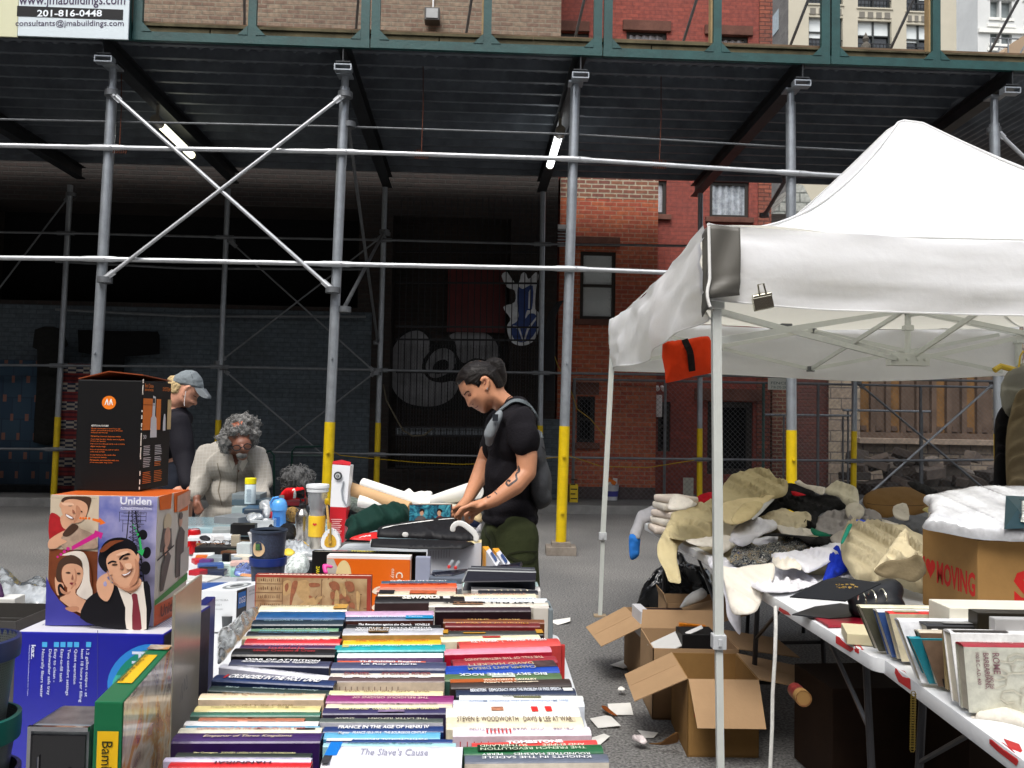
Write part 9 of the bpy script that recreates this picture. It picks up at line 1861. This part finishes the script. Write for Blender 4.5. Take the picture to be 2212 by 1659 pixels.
m_=MB(); tc_=bvh(cp); decal_stroke(m_,tc_,[(421,836),(434,838),(446,850)],.004,0,.002); decal_stroke(m_,tc_,[(408,798),(416,815),(420,834)],.003,0,.002); m_.build('cap_seams',C(80,86,90,.8),cp)
m_=MB(); tb_=bvh(b2_); decal_stroke(m_,tb_,[qb(*p) for p in ((585,560),(620,575),(640,590))],.006); decal_stroke(m_,tb_,[qb(*p) for p in ((575,708),(600,700),(598,690))],.005); m_.build('eye_and_mouth',ink(90,54,44),b2_)
MB().tube([D(*p,d-.12) for p in tuple(qb(*p) for p in ((455,480),(440,560),(430,640),(425,700),(430,745)))],.0022,5).build('earphone_wire',whitep,pm2)
pm3=thing('person','curly grey haired man in glasses and a pale checked shirt bending over the table','person',V((-1.85,5.85,0)))
d=5.72; R=rotf((.28,-.72,-.75),(.1,-.7,.7)); hd=D(517,940,d-.15)
pr=[(hd,(.090,.076,.088),R),(D(523,962,d-.2),(.055,.060,.062),R),(D(524,966,d-.26),.012,D(526,972,d-.265),.013),(D(524,985,d-.2),.03,D(524,985,d-.16),.03),(D(512,962,d-.06),.06,D(505,975,d+.06),.07),(D(500,1010,d+.08),.10,D(498,1120,d+.12),.10),(D(440,990,d),.05,D(430,1040,d-.05),.04),(D(430,1040,d-.05),.035,D(425,1076,d-.15),.026),(D(560,990,d+.04),.04,D(568,1045,d-.02),.03),(D(568,1045,d-.02),.03,D(556,1085,d-.25),.022),(D(475,1150,d+.1),.09,V((-1.95,d+.1,.08)),.05),(D(525,1150,d+.1),.09,V((-1.78,d+.1,.08)),.05)]
pr+=[(D(425,1078,d-.15),.022,D(426,1092,d-.17),.026)]+[(D(421+k*4,1094,d-.16-k*.01),.012,D(422+k*4,1112-abs(k-1.5)*3,d-.17-k*.01),.009) for k in range(4)]+[(D(430,1086,d-.19),.012,D(438,1102,d-.2),.009)]
pr+=[(D(556,1085,d-.25),.02,D(552,1095,d-.28),.022)]+[(D(548+k*4,1096,d-.28),.010,D(548+k*4,1108,d-.3),.008) for k in range(4)]
b3=blob('body',pr,skin(124,80,62),pm3,voxel=.007,sm=2)
def checked():
 m,t,p=new_mat('checked_cotton'); N=t.nodes; L=t.links; tc=N.new('ShaderNodeTexCoord'); b=N.new('ShaderNodeTexBrick'); b.offset=0; b.inputs['Scale'].default_value=1; b.inputs['Brick Width'].default_value=.022; b.inputs['Row Height'].default_value=.022; b.inputs['Mortar Size'].default_value=.0018
 mp=N.new('ShaderNodeMapping'); mp.inputs['Rotation'].default_value=(math.pi/2,0,.1); L.new(tc.outputs['Object'],mp.inputs[0]); L.new(mp.outputs[0],b.inputs[0])
 b.inputs['Color1'].default_value=(.33,.31,.27,1); b.inputs['Color2'].default_value=(.35,.325,.285,1); b.inputs['Mortar'].default_value=(.39,.365,.325,1); L.new(b.outputs[0],p.inputs['Base Color']); p.inputs['Roughness'].default_value=.9; return m
ck=checked()
blob('shirt',[(D(502,975,d+.08),(.215,.11,.06),None),(D(498,1005,d+.06),(.195,.15,.11),None),(D(500,1060,d+.1),(.165,.14,.16),None),(D(498,1105,d+.1),(.17,.13,.08),None),(D(458,1125,d+.06),(.09,.09,.10),None),(D(540,1115,d+.06),(.11,.09,.08),None),(D(450,985,d+.02),.070,D(433,1035,d-.03),.056),(D(433,1035,d-.03),.054,D(426,1066,d-.12),.045),(D(552,985,d+.02),.070,D(569,1040,d-.06),.056),(D(569,1040,d-.06),.054,D(560,1078,d-.2),.05)],ck,pm3,voxel=.009,sm=1,disp=folds(.026,6.5,(1,1,.45),6))
ts=bvh([o for o in pm3.children if o.name.startswith('shirt')][0]); m_=MB(); decal_stroke(m_,ts,[(514,1000),(512,1030),(510,1060),(505,1090)],.006,0,.006); decal_poly(m_,ts,[(502,982),(526,988),(515,1020),(506,1002)],1,.006); decal_poly(m_,ts,[(500,978),(494,992),(503,1014),(508,1004)],2,.009); decal_poly(m_,ts,[(530,982),(538,996),(522,1018),(516,1008)],2,.009); decal_stroke(m_,ts,[(470,1000),(478,1030),(472,1060),(480,1090)],.006,0,.005); decal_stroke(m_,ts,[(536,1030),(540,1060),(532,1100)],.006,0,.005); m_.build('placket_fold_shade',[C(118,110,96,.9),skin(110,66,50),C(196,190,176,.9)],pm3)  # collar and placket, plus darker side strokes painting shade in the shirt folds
blob('trousers',[(D(500,1135,d+.1),(.17,.13,.1),None),(D(475,1150,d+.1),.09,V((-1.95,d+.1,.1)),.075),(D(525,1150,d+.1),.09,V((-1.78,d+.1,.1)),.075)],C(120,104,84,.9),pm3,voxel=.012,disp=folds(.01,7))
def curl_pile(par,n,r,rad):
 ho=[o for o in par.children if o.name.startswith('hair')][0]; off=wpos(ho); rr=random.Random(n); vs=ho.data.vertices; m_=MB()
 for _ in range(n):
  v=vs[rr.randrange(len(vs))]; c=v.co+off; n_=v.normal; a=n_.orthogonal().normalized(); a=(a*math.cos(rr.random()*6)+n_.cross(a)*math.sin(rr.random()*6)).normalized(); R_=rad*rr.uniform(.6,1.3); s0=rr.random()*6
  m_.tube([c+n_*(.003+R_*.7*math.sin(s0+t)+R_*.3)+a*R_*math.cos(s0+t)+a.cross(n_)*t*.0022 for t in [k*.75 for k in range(7)]],r,4)
 m_.build('curls',[m for m in ho.data.materials][0],ho)
def curls(p,n): q=p*26; return .026*noise.noise(q)+.014*noise.noise(q*2.3)
gh=M(lin((118,117,115)),.8,var=.6,vs=45,bump=.8,bs=70)
blob('hair',[(D(515,926,d-.12),(.100,.088,.070),None),(D(514,931,d-.20),(.08,.05,.036),None),(D(488,955,d-.17),(.035,.05,.07),None),(D(490,945,d-.13),(.05,.06,.075),None),(D(546,940,d-.12),(.045,.06,.06),None),(D(525,915,d-.1),(.10,.09,.06),None)],gh,pm3,voxel=.007,sm=0,disp=curls)
curl_pile(pm3,520,.0019,.009)
ct=bvh([o for o in pm3.children if o.name.startswith('hair')][0]); m_=MB(); decal_poly(m_,ct,[qb(*p) for p in ((1250,1065),(1290,1040),(1360,1020),(1430,1030),(1445,1060),(1380,1085),(1300,1085))],0,.012); m_.build('bald_patch',skin(190,116,90),pm3)
blob('beard',[(D(522,984,d-.215),(.035,.03,.02),None)],gh,pm3,voxel=.006,sm=1,disp=lambda p,n:.006*noise.noise(p*60))
m_=MB()
for x in (511,535): m_.tube([D(x+8.5*math.cos(a),966+6*math.sin(a)-(x-523)*.12,d-.285) for a in [2*math.pi*k/16 for k in range(17)]],.0035,6)
m_.tube([D(519,967,d-.285),D(527,965,d-.285)],.003,6); m_.tube([D(502,968,d-.285),D(492,962,d-.16)],.003,6); m_.build('glasses',blackm,pm3)
pm4=thing('person','crouching person with short grey black hair, only the top of the head showing','person',V((-1.5,6.0,0)))
d=5.9; blob('body',[(D(640,1044,d),(.08,.08,.10),None),(D(612,1052,d-.03),.012,D(608,1058,d-.03),.012),(D(645,1080,d+.02),.06,D(655,1110,d+.1),.08),(V((-1.42,d+.12,.62)),.16,V((-1.42,d+.2,.38)),.16),(V((-1.5,d,.4)),.08,V((-1.52,d-.2,.38)),.07),(V((-1.52,d-.2,.38)),.07,V((-1.5,d-.05,.05)),.05),(V((-1.33,d,.4)),.08,V((-1.3,d-.2,.38)),.07),(V((-1.3,d-.2,.38)),.07,V((-1.32,d-.05,.05)),.05)],skin(150,100,78),pm4,voxel=.01)
blob('jacket',[(V((-1.42,d+.12,.68)),(.2,.16,.2),None),(V((-1.42,d+.15,.45)),(.18,.18,.2),None)],C(36,38,44,.9),pm4,voxel=.012,disp=folds(.012,7))
blob('hair',[(D(642,1034,d),(.112,.10,.085),None),(D(658,1042,d),(.06,.09,.08),None)],M(lin((92,92,92)),.7,var=.6,vs=30,bump=.8,bs=60),pm4,voxel=.007,sm=1,disp=lambda p,n:.018*noise.noise(V((p.x*60,p.y*30,p.z*22))))
curl_pile(pm4,160,.0028,.016)
